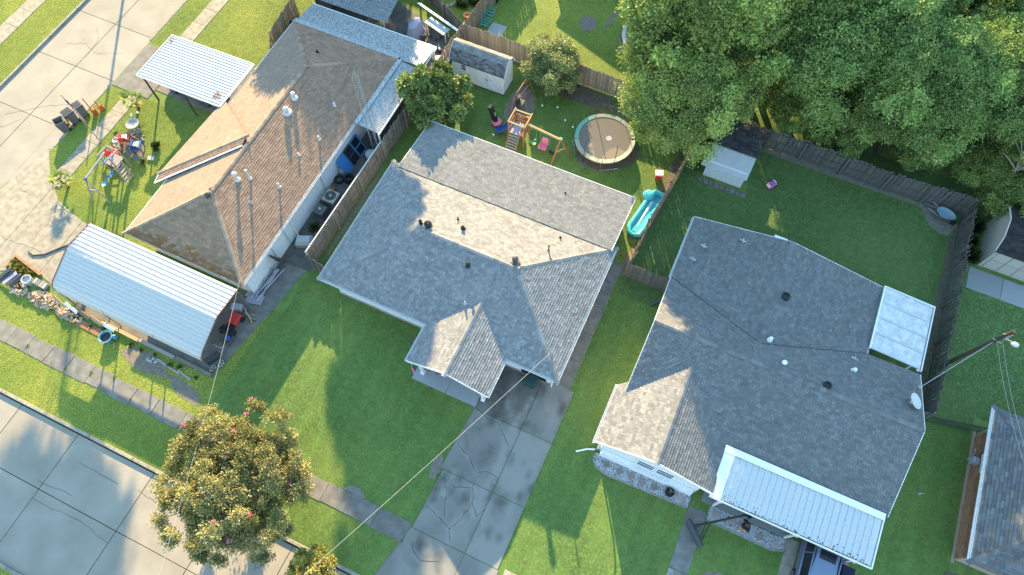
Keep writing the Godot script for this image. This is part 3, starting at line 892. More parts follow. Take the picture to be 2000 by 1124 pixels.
	stack(H, "flue", P(7.9, 15.85, 3.88), 0.09, 0.24, M.white_paint, 0.13)
	stack(H, "vent_pipe", P(7.0, 17.0, 3.66), 0.06, 0.16, M.white_paint, 0.1)
	stack(H, "vent_pipe", P(11.45, 17.3, 3.3), 0.07, 0.16, M.white_paint, 0.11)
	for p in [P(2.2, 21.3, 2.98), P(1.9, 20.3, 2.9), P(4.1, 22.4, 3.2), P(11.5, 18.2, 2.9)]:
		b = MB.new()
		b.bar(p + Vector3(-0.18, 0.06, 0), p + Vector3(0.18, 0.06, 0.04), 0.09, 0.05)
		b.bar(p + Vector3(0, 0.05, -0.16), p + Vector3(0.03, 0.05, 0.16), 0.06, 0.05)
		obj("roof_bracket", b, M.galvanised, H)
	b = MB.new()
	b.cbx(P(6.0, 23.35, 3.2), Vector3(0.75, 0.25, 0.35), 0.06)
	obj("skylight", b, M.white_paint, H)
	# service mast
	b = MB.new()
	b.tube([P(14.55, 17.6, 2.2), P(14.55, 17.6, 3.7)], [0.04], 8)
	b.tube([P(14.55, 17.6, 3.45), P(14.2, 17.2, 2.95)], [0.02], 6)
	var ms := obj("service_mast", b, M.steel, H)
	b = MB.new()
	b.ball(P(14.55, 17.6, 3.78), Vector3(0.1, 0.12, 0.1), 8)
	obj("weather_head", b, M.grey_paint, ms)
	# meter and pipework on the left wall
	b = MB.new()
	b.cbx(P(1.45, 14.6, 1.5), Vector3(0.3, 0.5, 0.35), 0.03)
	b.tube([P(1.3, 14.9, 0.2), P(1.3, 14.9, 2.3)], [0.03], 6)
	obj("electric_meter", b, M.ac_grey, H)
	# patio roof: stained white sheets with seams, behind
	var t := thing("patio_cover", "stained white metal patio roof at the back corner of the right house", "patio roof", P(13.5, 21.2, 0))
	for i in 4:
		var v0 := 19.25 + i * 0.975
		b = MB.new()
		b.hexa([P(12.18, v0, 2.72), P(14.9, v0, 2.48), P(14.9, v0 + 0.965, 2.48), P(12.18, v0 + 0.965, 2.72), P(12.18, v0, 2.76), P(14.9, v0, 2.52), P(14.9, v0 + 0.965, 2.52), P(12.18, v0 + 0.965, 2.76)])
		obj("roof_sheet", b, M.patio_sheet, t)
	for i in 5:
		var v0 := 19.25 + i * 0.975
		b = MB.new()
		b.bar(P(12.18, v0, 2.775), P(14.9, v0, 2.535), 0.06, 0.05)
		obj("seam", b, M.white_metal, t)
	b = MB.new()
	b.bar(P(14.98, 19.15, 2.5), P(14.98, 23.25, 2.5), 0.04, 0.14)
	b.bar(P(14.85, 19.15, 2.44), P(14.85, 23.25, 2.44), 0.16, 0.02)
	b.bar(P(12.15, 23.22, 2.7), P(15.0, 23.22, 2.48), 0.06, 0.14)
	b.bar(P(12.15, 19.2, 2.78), P(12.15, 23.2, 2.78), 0.08, 0.06)
	obj("gutter", b, M.white_paint, t)
	for v in [19.5, 22.9]:
		b = MB.new()
		b.bar(P(14.6, v, 0.0), P(14.6, v, 2.46), 0.09, 0.09, Vector3.RIGHT)
		obj("post", b, M.white_paint, t)
	# front carport: white pans
	t = thing("carport", "white ribbed metal carport roof on posts along the front of the right house", "carport", P(10.7, 9.7, 0))
	for i in 23:
		var u0 := 7.32 + i * 0.316
		b = MB.new()
		b.hexa([P(u0, 8.5, 2.50), P(u0 + 0.314, 8.5, 2.50), P(u0 + 0.314, 10.75, 2.66), P(u0, 10.75, 2.66), P(u0, 8.5, 2.515), P(u0 + 0.314, 8.5, 2.515), P(u0 + 0.314, 10.75, 2.675), P(u0, 10.75, 2.675)])
		b.bar(P(u0 + 0.02, 8.5, 2.55), P(u0 + 0.02, 10.75, 2.71), 0.04, 0.085)
		obj("roof_pan", b, M.carport_white, t)
	b = MB.new()
	b.bar(P(6.72, 10.92, 2.76), P(14.68, 10.92, 2.74), 0.34, 0.05)
	obj("head_flashing", b, M.white_paint, t)
	b = MB.new()
	b.bar(P(7.02, 8.45, 2.54), P(7.02, 10.75, 2.71), 0.55, 0.06)
	obj("side_flashing", b, M.white_paint, t)
	b = MB.new()
	b.bar(P(6.75, 8.42, 2.48), P(14.68, 8.42, 2.48), 0.05, 0.16)
	b.bar(P(14.66, 8.42, 2.50), P(14.66, 10.8, 2.66), 0.05, 0.14)
	b.bar(P(6.9, 8.62, 2.40), P(14.6, 8.62, 2.40), 0.1, 0.12)
	obj("fascia", b, M.white_paint, t)
	litter(t, 110, func(): return P(rf(7.4, 14.5), 8.5 + 0.5 * pow(rng.randf(), 3.0), 2.535), Color(0.10, 0.08, 0.06))
	for u in [7.55, 11.35, 14.15]:
		b = MB.new()
		b.bar(P(u, 8.66, 0.02), P(u, 8.66, 2.36), 0.1, 0.1, Vector3.RIGHT)
		b.bar(P(u - 0.02, 8.5, 1.9), P(u - 0.4, 8.45, 2.4), 0.08, 0.06)
		obj("post", b, M.white_paint, t)

func litter(parent: Node, k: int, spot: Callable, c: Color) -> void:
	var b := MB.new()
	for i in k:
		var p: Vector3 = spot.call()
		b.col = c * rf(0.5, 1.5)
		b.cbx(p, Vector3(rf(0.02, 0.07), 0.012, rf(0.02, 0.07)))
	stuff(obj("leaf_litter", b, M.tint, parent))

func brick_house() -> void:
	var H := thing("brick_house", "brick house with dark grey shingles at the bottom right corner", "house", P(24, 14, 0))
	var b := MB.new()
	b.bx(19.43, 30, 11.2, 18.2, 0.0, 2.7)
	var wall := obj("wall", b, M.mortar, H)
	# bricks of the visible side, one by one where they are largest
	var bm := []
	for i in 4:
		b = MB.new()
		b.cbx(Vector3.ZERO, Vector3(0.03, 0.066, 0.205))
		bm.append(b.mesh())
	var bt := []
	for i in 5: bt.append(mat("brick_%d" % i, [0.33, 0.37, 0.29, 0.40, 0.35][i], [0.17, 0.19, 0.145, 0.22, 0.175][i], [0.10, 0.11, 0.085, 0.13, 0.10][i], 0.9))
	var rest := MB.new()
	for r in 33:
		for k in 34:
			var at := P(19.42, 11.3 + k * 0.22 + (0.11 if r % 2 else 0.0), 0.06 + r * 0.079)
			if -at.z > 18.1: continue
			if r < 9 and k < 33: piece("brick", bm[0], bt[rng.randi() % 5], Transform3D(Basis(), at), wall)
			else:
				rest.col = Color(0.35, 0.18, 0.105) * rf(0.8, 1.2)
				rest.cbx(at, Vector3(0.03, 0.066, 0.205))
	stuff(obj("brickwork", rest, M.brick, wall))
	window(H, P(19.43, 16.2, 1.6), 1.0, 1.1, Vector3(-1, 0, 0))
	b = MB.new()
	b.prism([Vector2(19.28, 11.0), Vector2(19.43, 11.0), Vector2(19.43, 18.3), Vector2(19.28, 18.3)], 0.0, 0.03)
	obj("footing", b, M.brick_ledge, H)
	var e0 := P(18.72, 10.6, 2.7)
	var e1 := P(31, 10.6, 2.7)
	var e3 := P(18.72, 18.7, 2.7)
	var e2 := P(31, 18.7, 2.7)
	var ra := P(22.8, 14.65, 4.4)
	var rb := P(31, 14.65, 4.4)
	var R := deck(H, [[e0, e1, rb, ra], [e2, e3, ra, rb], [e3, e0, ra]], M.shingle_deck)
	var pal := greys(0.17, 0.25, Color(1.0, 0.99, 0.98)) + greys(0.16, 0.23, Color(0.94, 0.97, 1.03), 4) + [Color(0.23, 0.2, 0.17)]
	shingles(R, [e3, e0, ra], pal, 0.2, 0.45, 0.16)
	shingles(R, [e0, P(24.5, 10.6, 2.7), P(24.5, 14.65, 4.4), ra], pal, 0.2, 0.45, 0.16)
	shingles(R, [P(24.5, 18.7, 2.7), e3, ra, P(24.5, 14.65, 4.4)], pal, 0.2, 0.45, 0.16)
	var ct := tones("cap_dark", Color(0.12, 0.122, 0.126))
	caps(R, e0, ra, ct); caps(R, e3, ra, ct)
	gutter(H, e3, e0, Vector3(-1, 0, 0), M.white_paint)
	b = MB.new()
	b.bar(e3 + Vector3(0.04, 0.02, 0), e0 + Vector3(0.04, 0.02, 0), 0.09, 0.03)
	obj("drip_edge", b, mat("copper_edge", 0.42, 0.2, 0.11, 0.5), H)
	fascia(H, e0, e1, M.warm_wood)
	stack(H, "vent_pipe", P(20.35, 12.7, 3.05), 0.05, 0.3, M.red_wood)
	b = MB.new()
	b.tube([P(20.4, 12.75, 3.2), P(20.75, 13.0, 3.35), P(21.0, 13.2, 3.4)], [0.045], 8)
	b.ball(P(21.05, 13.2, 3.42), Vector3(0.12, 0.1, 0.12), 8)
	obj("bent_flue", b, M.white_paint, H)
	stack(H, "wire_mast", P(20.9, 13.9, 3.2), 0.03, 0.7, M.steel)
	b = MB.new()
	b.cbx(P(19.22, 16.35, 0.75), Vector3(0.3, 0.45, 0.35), 0.04)
	b.tube([P(19.2, 16.55, 0.1), P(19.1, 16.75, 0.9), P(18.95, 16.8, 1.1)], [0.04], 8)
	obj("gas_meter", b, M.grey_paint, H)
	patch("dirt_patch", Vector2(19.9, 10.2), Vector2(0.9, 0.4), M.earth)

# ribbed metal sheet between four corners: ribs run from a/b to d/c
func ribbed(parent: Node, a: Vector3, b: Vector3, c: Vector3, d: Vector3, k: int, m: Material, called := "roof_sheet", rib := 0.03, group_ := 4, rib_w := 0.05) -> void:
	var nm := (b - a).cross(d - a).normalized()
	if nm.y < 0: nm = -nm
	var i := 0
	while i < k:
		var g := MB.new()
		var t := rf(0.93, 1.03)
		g.col = Color(t, t, t)
		var j := mini(i + group_, k)
		var p := [a.lerp(b, float(i) / k), a.lerp(b, (j - 0.01) / k), d.lerp(c, (j - 0.01) / k), d.lerp(c, float(i) / k)]
		g.hexa([p[0] - nm * 0.008, p[1] - nm * 0.008, p[2] - nm * 0.008, p[3] - nm * 0.008, p[0], p[1], p[2], p[3]])
		for q in range(i, j):
			var x := a.lerp(b, (q + 0.5) / k)
			var y := d.lerp(c, (q + 0.5) / k)
			g.bar(x + nm * rib / 2, y + nm * rib / 2, rib_w, rib, nm)
		obj(called, g, m, parent)
		i = j

func metal_roofs() -> void:
	# arched carport in front of the left house
	var t := thing("carport", "large white ribbed metal carport with rounded eaves in front of the brown roof", "carport", P(-25.3, 5.9, 0))
	var prof := [Vector2(8.05, 2.75), Vector2(7.95, 2.92), Vector2(6.3, 3.22), Vector2(4.2, 2.45), Vector2(3.86, 2.15), Vector2(3.8, 1.75)]
	prof = [Vector2(7.98, 2.55), Vector2(7.95, 3.2), Vector2(6.25, 3.25), Vector2(4.25, 2.35), Vector2(3.98, 2.05), Vector2(3.9, 1.55)]
	prof = [Vector2(8.0, 3.05), Vector2(6.2, 3.2), Vector2(4.3, 2.42), Vector2(4.02, 2.18), Vector2(3.92, 1.8)]
	for i in prof.size() - 1:
		var a: Vector2 = prof[i]
		var b: Vector2 = prof[i + 1]
		# ribs run along the carport here: lay strips across the arch
		var k := maxi(1, int(a.distance_to(b) / 0.228))
		for q in k:
			var s := a.lerp(b, float(q) / k)
			var e := a.lerp(b, (q + 0.985) / k)
			var g := MB.new()
			var tt := rf(0.96, 1.03)
			g.col = Color(tt, tt, tt)
			var out := Vector3(0, (a.x - b.x), -(b.y - a.y)).normalized()
			out = Vector3(0, a.x - b.x, b.y - a.y).normalized()
			if out.y < 0: out = -out
			var pa := [P(-30.35, s.x, s.y), P(-20.25, s.x, s.y), P(-20.25, e.x, e.y), P(-30.35, e.x, e.y)]
			g.hexa([pa[3] - out * 0.008, pa[2] - out * 0.008, pa[1] - out * 0.008, pa[0] - out * 0.008, pa[3], pa[2], pa[1], pa[0]])
			if i < 3:
				var mid := s.lerp(e, 0.5)
				g.bar(P(-30.35, mid.x, mid.y) + out * 0.022, P(-20.25, mid.x, mid.y) + out * 0.022, 0.045, 0.044, out)
			obj("roof_strip", g, M.carport_weathered, t)
	var hoop := []
	for p in prof: hoop.append(p)
	for u in [-30.25, -26.9, -23.5, -20.32]:
		var g := MB.new()
		for i in hoop.size() - 1: g.bar(P(u, hoop[i].x, hoop[i].y - 0.06), P(u, hoop[i + 1].x, hoop[i + 1].y - 0.06), 0.05, 0.06)
		g.bar(P(u, 3.92, 0.0), P(u, 3.92, 1.78), 0.06, 0.06, Vector3.RIGHT)
		g.bar(P(u, 7.95, 0.0), P(u, 7.95, 3.0), 0.06, 0.06, Vector3.RIGHT)
		obj("frame", g, M.steel, t)
	for u in [-30.37, -20.22]:
		var g := MB.new()
		for i in prof.size() - 1: g.bar(P(u, prof[i].x, prof[i].y + 0.02), P(u, prof[i + 1].x, prof[i + 1].y + 0.02), 0.03, 0.07)
		obj("edge_trim", g, mat("trim_red", 0.25, 0.11, 0.09, 0.5), t)
	# street-side carport
	t = thing("carport", "flat white ribbed metal carport roof over a parked car at the left street", "carport", P(-32.4, 20.3, 0))
	ribbed(t, P(-35.3, 18.4, 2.52), P(-35.3, 22.1, 2.52), P(-28.9, 22.1, 2.72), P(-28.9, 18.4, 2.72), 17, M.white_metal, "roof_sheet", 0.035, 1, 0.04)
	var g := MB.new()
	g.bar(P(-35.36, 18.32, 2.48), P(-35.36, 22.18, 2.48), 0.04, 0.18)
	g.bar(P(-35.2, 18.32, 2.42), P(-35.2, 22.18, 2.42), 0.3, 0.02)
	obj("gutter", g, M.white_paint, t)
	g = MB.new()
	for v in [18.32, 22.16]: g.bar(P(-35.36, v, 2.5), P(-28.8, v, 2.7), 0.05, 0.12)
	g.bar(P(-28.75, 18.32, 2.74), P(-28.75, 22.16, 2.74), 0.14, 0.05)
	obj("edge_trim", g, M.white_paint, t)
	for p in [Vector2(-35.15, 18.5), Vector2(-35.15, 21.9), Vector2(-32.0, 18.5), Vector2(-32.0, 21.9)]:
		g = MB.new()
		g.bar(P(p.x, p.y, 0.0), P(p.x, p.y, 2.5), 0.09, 0.09, Vector3.RIGHT)
		obj("post", g, M.pole_wood, t)
	litter(t, 60, func(): return P(-29.3 + rf(-0.35, 0.15), 18.9 + rf(-0.15, 0.35), 2.74), Color(0.2, 0.09, 0.06))
	litter(t, 25, func(): return P(-35.1 + rf(-0.1, 0.2), 21.7 + rf(-0.2, 0.2), 2.56), Color(0.2, 0.09, 0.06))
	# L-shaped metal patio roof round the back corner of the left house
	t = thing("patio_cover", "weathered pale metal patio roof wrapping the back corner of the brown roof", "patio roof", P(-21, 27.5, 0))
	ribbed(t, P(-28.4, 28.7, 2.4), P(-18.75, 28.7, 2.4), P(-18.75, 26.6, 2.62), P(-28.4, 26.6, 2.62), 48, M.galvanised, "roof_sheet", 0.02, 3, 0.03)
	ribbed(t, P(-18.75, 20.85, 2.38), P(-18.75, 26.55, 2.38), P(-20.4, 26.55, 2.62), P(-20.4, 20.85, 2.62), 36, M.galvanised, "roof_sheet", 0.02, 3, 0.03)
	g = MB.new()
	g.bar(P(-28.5, 26.72, 2.66), P(-20.3, 26.72, 2.66), 0.34, 0.02)
	g.bar(P(-20.28, 20.8, 2.66), P(-20.28, 26.7, 2.66), 0.3, 0.02)
	obj("flashing", g, M.galvanised, t)
	g = MB.new()
	g.bar(P(-18.72, 20.8, 2.33), P(-18.72, 28.75, 2.33), 0.05, 0.12)
	g.bar(P(-28.4, 28.74, 2.36), P(-18.72, 28.74, 2.36), 0.05, 0.1)
	obj("edge_trim", g, M.white_paint, t)
	for p in [Vector2(-18.85, 20.95), Vector2(-18.85, 24.6), Vector2(-18.85, 28.5), Vector2(-23.5, 28.5), Vector2(-28.2, 28.5)]:
		g = MB.new()
		g.bar(P(p.x, p.y, 0.0), P(p.x, p.y, 2.3), 0.08, 0.08, Vector3.RIGHT)
		obj("post", g, M.white_paint, t)
	litter(t, 160, func(): return P(rf(-28.0, -19.0), rf(26.8, 28.6), 2.60), Color(0.16, 0.12, 0.08))
	# shed roof behind it
	t = thing("metal_shed", "metal roofed open shed with rust holes behind the left patio roof", "shed", P(-26, 31.5, 0))
	ribbed(t, P(-29.0, 29.3, 2.3), P(-29.0, 31.7, 2.95), P(-22.9, 31.7, 2.95), P(-22.9, 29.3, 2.3), 9, M.rusty_metal, "roof_sheet", 0.03, 1)
	ribbed(t, P(-29.0, 31.72, 2.95), P(-29.0, 34.2, 2.3), P(-22.9, 34.2, 2.3), P(-22.9, 31.72, 2.95), 9, M.rusty_metal, "roof_sheet", 0.03, 1)
	for p in [[-26.6, 30.2, 2.58], [-25.0, 30.5, 2.66], [-27.6, 30.9, 2.77], [-26.9, 31.2, 2.85]]:
		g = MB.new()
		g.bar(P(p[0], p[1], p[2]), P(p[0] + 0.3, p[1] + 0.08, p[2] + 0.03), 0.16, 0.03)
		g.bar(P(p[0] + 0.15, p[1] - 0.1, p[2]), P(p[0] + 0.2, p[1] + 0.12, p[2] + 0.05), 0.1, 0.03)
		obj("patch", g, M.black_plastic, t)
	for p in [Vector2(-28.8, 29.5), Vector2(-23.1, 29.5), Vector2(-28.8, 34), Vector2(-23.1, 34)]:
		g = MB.new()
		g.bar(P(p.x, p.y, 0), P(p.x, p.y, 2.28), 0.09, 0.09, Vector3.RIGHT)
		obj("post", g, M.dark_wood, t)
	g = MB.new()
	g.bx(-28.9, -28.85, 29.5, 34.0, 0.0, 2.2)
	obj("wall", g, M.rusty_metal, t)

func sheds() -> void:
	# white storage shed with a barn roof
	var t := thing("storage_shed", "white storage shed with barn roof and double doors by the back fence", "shed", P(-15.7, 29.4, 0))
	var b := MB.new()
	b.bx(-17.62, -13.78, 28.72, 30.2, 0.08, 1.95)
	for u in [[-17.62, 1], [-13.78, -1]]:
		var q := [P(u[0], 28.72, 1.95), P(u[0], 29.05, 2.5), P(u[0], 29.46, 2.72), P(u[0], 29.87, 2.5), P(u[0], 30.2, 1.95)]
		if u[1] < 0: q.reverse()
		b.poly(q)
	var wall := obj("wall", b, M.siding_white, t)
	for i in 13:
		b = MB.new()
		b.bar(P(-17.55 + i * 0.31, 28.712, 0.1), P(-17.55 + i * 0.31, 28.712, 1.92), 0.02, 0.012, Vector3(0, 0, 1))
		obj("batten", b, M.siding_white, wall)
	for i in 6:
		b = MB.new()
		b.bar(P(-13.772, 28.8 + i * 0.27, 0.1), P(-13.772, 28.8 + i * 0.27, 1.92), 0.02, 0.012, Vector3.RIGHT)
		obj("batten", b, M.siding_white, wall)
	b = MB.new()
	b.bx(-17.66, -13.74, 28.68, 30.24, 0.0, 0.1)
	obj("skid", b, M.dark_wood, t)
	for k in [0, 1]:
		var u0: float = -15.75 + k * 0.76
		b = MB.new()
		b.bx(u0, u0 + 0.74, 28.675, 28.715, 0.14, 1.82)
		var d := obj("door", b, M.siding_white, t)
		b = MB.new()
		for l in [[0.2, 0.9], [0.9, 1.7]]:
			b.bar(P(u0 + 0.06, 28.665, l[0]), P(u0 + 0.68, 28.665, l[1]), 0.05, 0.02, Vector3(0, 0, 1))
			b.bar(P(u0 + 0.68, 28.667, l[0]), P(u0 + 0.06, 28.667, l[1]), 0.05, 0.02, Vector3(0, 0, 1))
		obj("brace", b, M.white_paint, d)
		b = MB.new()
		b.cbx(P(u0 + (0.68 if k == 0 else 0.06), 28.65, 1.05), Vector3(0.03, 0.14, 0.03))
		obj("handle", b, M.black_plastic, d)
	window(t, P(-16.75, 28.72, 1.42), 0.42, 0.55, Vector3(0, 0, 1))
	var E := [Vector2(28.6, 1.92), Vector2(29.03, 2.56), Vector2(29.46, 2.80), Vector2(29.89, 2.56), Vector2(30.32, 1.92)]
	var polys := []
	for i in 4:
		var a: Vector2 = E[i]
		var c: Vector2 = E[i + 1]
		if i < 2: polys.append([P(-17.75, a.x, a.y), P(-13.65, a.x, a.y), P(-13.65, c.x, c.y), P(-17.75, c.x, c.y)])
		else: polys.append([P(-13.65, c.x, c.y), P(-17.75, c.x, c.y), P(-17.75, a.x, a.y), P(-13.65, a.x, a.y)])
	var R := deck(t, polys, M.shingle_deck)
	for i in 4: shingles(R, polys[i], greys(0.12, 0.28, Color(0.97, 0.99, 1.02)) if i == 0 or i == 3 else greys(0.26, 0.4, Color(1.0, 0.98, 0.95)), 0.14, 0.34, 0.13)  # upper slopes paler and warmer: low sun painted into their tabs
	for u in [-17.76, -13.64]:
		for i in 4: fascia(t, P(u, E[i].x, E[i].y), P(u, E[i + 1].x, E[i + 1].y), M.white_paint, 0.02, 0.1)
	# grey shed with a white lean-to roof, under the trees
	t = thing("garden_shed", "low shed with grey roof and white ribbed lean-to, under the big trees", "shed", P(2.2, 29.5, 0))
	b = MB.new()
	b.bx(0.7, 3.2, 28.2, 31.0, 0.0, 1.5)
	obj("wall", b, M.siding_white, t)
	ribbed(t, P(0.35, 27.85, 1.35), P(3.3, 27.85, 1.35), P(3.35, 29.35, 1.85), P(0.65, 29.35, 1.85), 22, M.white_metal, "lean_to_sheet", 0.015, 3, 0.025)
	var a0 := P(0.6, 29.3, 1.95)
	var a1 := P(3.45, 29.3, 1.95)
	var a2 := P(3.6, 31.3, 2.2)
	var a3 := P(0.9, 31.3, 2.2)
	R = deck(t, [[a0, a1, a2, a3]], M.shingle_deck)
	shingles(R, [a0, a1, a2, a3], greys(0.06, 0.13, Color(1, 1, 1.02)), 0.2, 0.4)
	var st := group_node("paving_strip")
	for i in 9:
		b = MB.new()
		var tt := rf(0.8, 1.1)
		b.col = Color(tt, tt, tt)
		b.prism(rect(0.5 + i * 0.36, 0.86 + i * 0.36, 27.55 + rf(-0.03, 0.03), 27.95, 0.02), 0.0, 0.05, 0.01)
		obj("paving_stone", b, M.old_concrete, st)
	# neighbour's shed at the right edge
	t = thing("neighbour_shed", "pale shed with double doors and dark roof beyond the right fence", "shed", P(19.6, 30, 0))
	b = MB.new()
	b.bx(17.95, 21.6, 28.85, 32.0, 0.0, 2.0)
	var q := [P(17.95, 28.85, 2.0), P(17.95, 29.3, 2.6), P(17.95, 30.4, 2.95), P(17.95, 31.5, 2.6), P(17.95, 32.0, 2.0)]
	b.poly(q)
	obj("wall", b, mat("shed_cream", 0.50, 0.47, 0.41, 0.7), t)
	for k in 3:
		b = MB.new()
		b.bx(18.15 + k * 0.82, 18.94 + k * 0.82, 28.80, 28.85, 0.1, 1.85)
		var d := obj("door", b, M.shed_cream, t)
		b = MB.new()
		b.bar(P(18.18 + k * 0.82, 28.79, 1.0), P(18.9 + k * 0.82, 28.79, 1.0), 0.05, 0.02, Vector3(0, 0, 1))
		b.bar(P(18.93 + k * 0.82, 28.79, 0.12), P(18.93 + k * 0.82, 28.79, 1.82), 0.03, 0.02, Vector3(0, 0, 1))
		obj("trim", b, M.grey_paint, d)
	window(t, P(20.55, 28.8, 1.5), 0.4, 0.4, Vector3(0, 0, 1))
	E = [Vector2(28.7, 1.98), Vector2(29.3, 2.68), Vector2(30.4, 3.03), Vector2(31.5, 2.68), Vector2(32.1, 1.98)]
	polys = []
	for i in 4:
		var a: Vector2 = E[i]
		var c: Vector2 = E[i + 1]
		if i < 2: polys.append([P(17.8, a.x, a.y), P(21.8, a.x, a.y), P(21.8, c.x, c.y), P(17.8, c.x, c.y)])
		else: polys.append([P(21.8, c.x, c.y), P(17.8, c.x, c.y), P(17.8, a.x, a.y), P(21.8, a.x, a.y)])
	R = deck(t, polys, M.shingle_deck)
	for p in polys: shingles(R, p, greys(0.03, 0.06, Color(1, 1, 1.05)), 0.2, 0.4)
	for i in 4: fascia(t, P(17.79, E[i].x, E[i].y), P(17.79, E[i + 1].x, E[i + 1].y), M.white_paint, 0.02, 0.1)

# houses of the next street: out of the frame, they cast the shade on the far lawn
func far_house(label: String, u0: float, u1: float, v0: float, v1: float, h: float) -> void:
	var H := thing("house", label, "house", P((u0 + u1) / 2, (v0 + v1) / 2, 0))
	var b := MB.new()
	b.bx(u0 + 0.4, u1 - 0.4, v0 + 0.4, v1 - 0.4, 0.0, 2.6)
	obj("wall", b, M.siding_white, H)
	var d := (v1 - v0) / 2
	var e := [P(u0, v0, 2.6), P(u1, v0, 2.6), P(u1, v1, 2.6), P(u0, v1, 2.6), P(u0 + d, v0 + d, h), P(u1 - d, v0 + d, h)]
	deck(H, [[e[0], e[1], e[5], e[4]], [e[1], e[2], e[5]], [e[2], e[3], e[4], e[5]], [e[3], e[0], e[4]]], M.cap_grey_1)

# board fence: every board a piece, with rails and posts; side +1 puts the rails on the left of the run
func fence(called: String, label: String, pts: Array, h: float, tones_: Array, side := 1.0, bw := 0.145, gap := 0.006, cap: Material = null, wob := 0.03) -> void:
	var t := thing(called, label, "fence", P(pts[0].x, pts[0].y))
	var shapes := []
	for k in 3:
		var m := MB.new()
		var w := bw / 2 - gap / 2
		var hh: float = h + [0.0, 0.025, -0.03][k]
		m.hexa([Vector3(-w, 0.02, 0.009), Vector3(w, 0.02, 0.009), Vector3(w, 0.02, -0.009), Vector3(-w, 0.02, -0.009), Vector3(-w, hh - 0.03, 0.009), Vector3(w, hh - 0.03, 0.009), Vector3(w, hh - 0.03, -0.009), Vector3(-w, hh - 0.03, -0.009)])
		m.hexa([Vector3(-w, hh - 0.03, 0.009), Vector3(w, hh - 0.03, 0.009), Vector3(w, hh - 0.03, -0.009), Vector3(-w, hh - 0.03, -0.009), Vector3(-w + 0.03, hh, 0.009), Vector3(w - 0.03, hh, 0.009), Vector3(w - 0.03, hh, -0.009), Vector3(-w + 0.03, hh, -0.009)])
		shapes.append(m.mesh())
	for i in pts.size() - 1:
		var a: Vector2 = pts[i]
		var b: Vector2 = pts[i + 1]
		var d := (b - a).normalized()
		var o := d.orthogonal() * side
		var turn := atan2(d.y, d.x)
		var k := int(a.distance_to(b) / bw)
		for j in k:
			var q := a.lerp(b, (j + 0.5) / k) + o * rf(-0.006, 0.006)
			var bs := Basis(Vector3.UP, turn) * Basis(Vector3.RIGHT, rf(-wob, wob)) * Basis(Vector3.BACK, rf(-wob, wob) * 0.4)
			piece("board", shapes[rng.randi() % 3], tones_[rng.randi() % tones_.size()], Transform3D(bs, P(q.x, q.y)), t)
		for hh in [0.3, h * 0.5, h - 0.22]:
			var m := MB.new()
			m.bar(P(a.x + o.x * 0.035, a.y + o.y * 0.035, hh), P(b.x + o.x * 0.035, b.y + o.y * 0.035, hh), 0.04, 0.09)
			obj("rail", m, tones_[0], t)
		if cap:
			var m := MB.new()
			m.bar(P(a.x, a.y, h + 0.02), P(b.x, b.y, h + 0.02), 0.07, 0.035)
			obj("cap_rail", m, cap, t)
		var n := maxi(1, int(a.distance_to(b) / 2.4))
		for j in n + 1:
			var q := a.lerp(b, float(j) / n) + o * 0.09
			var m := MB.new()
			m.bar(P(q.x, q.y, 0), P(q.x, q.y, h - 0.02), 0.09, 0.09, Vector3.RIGHT)
			obj("post", m, tones_[-1], t)

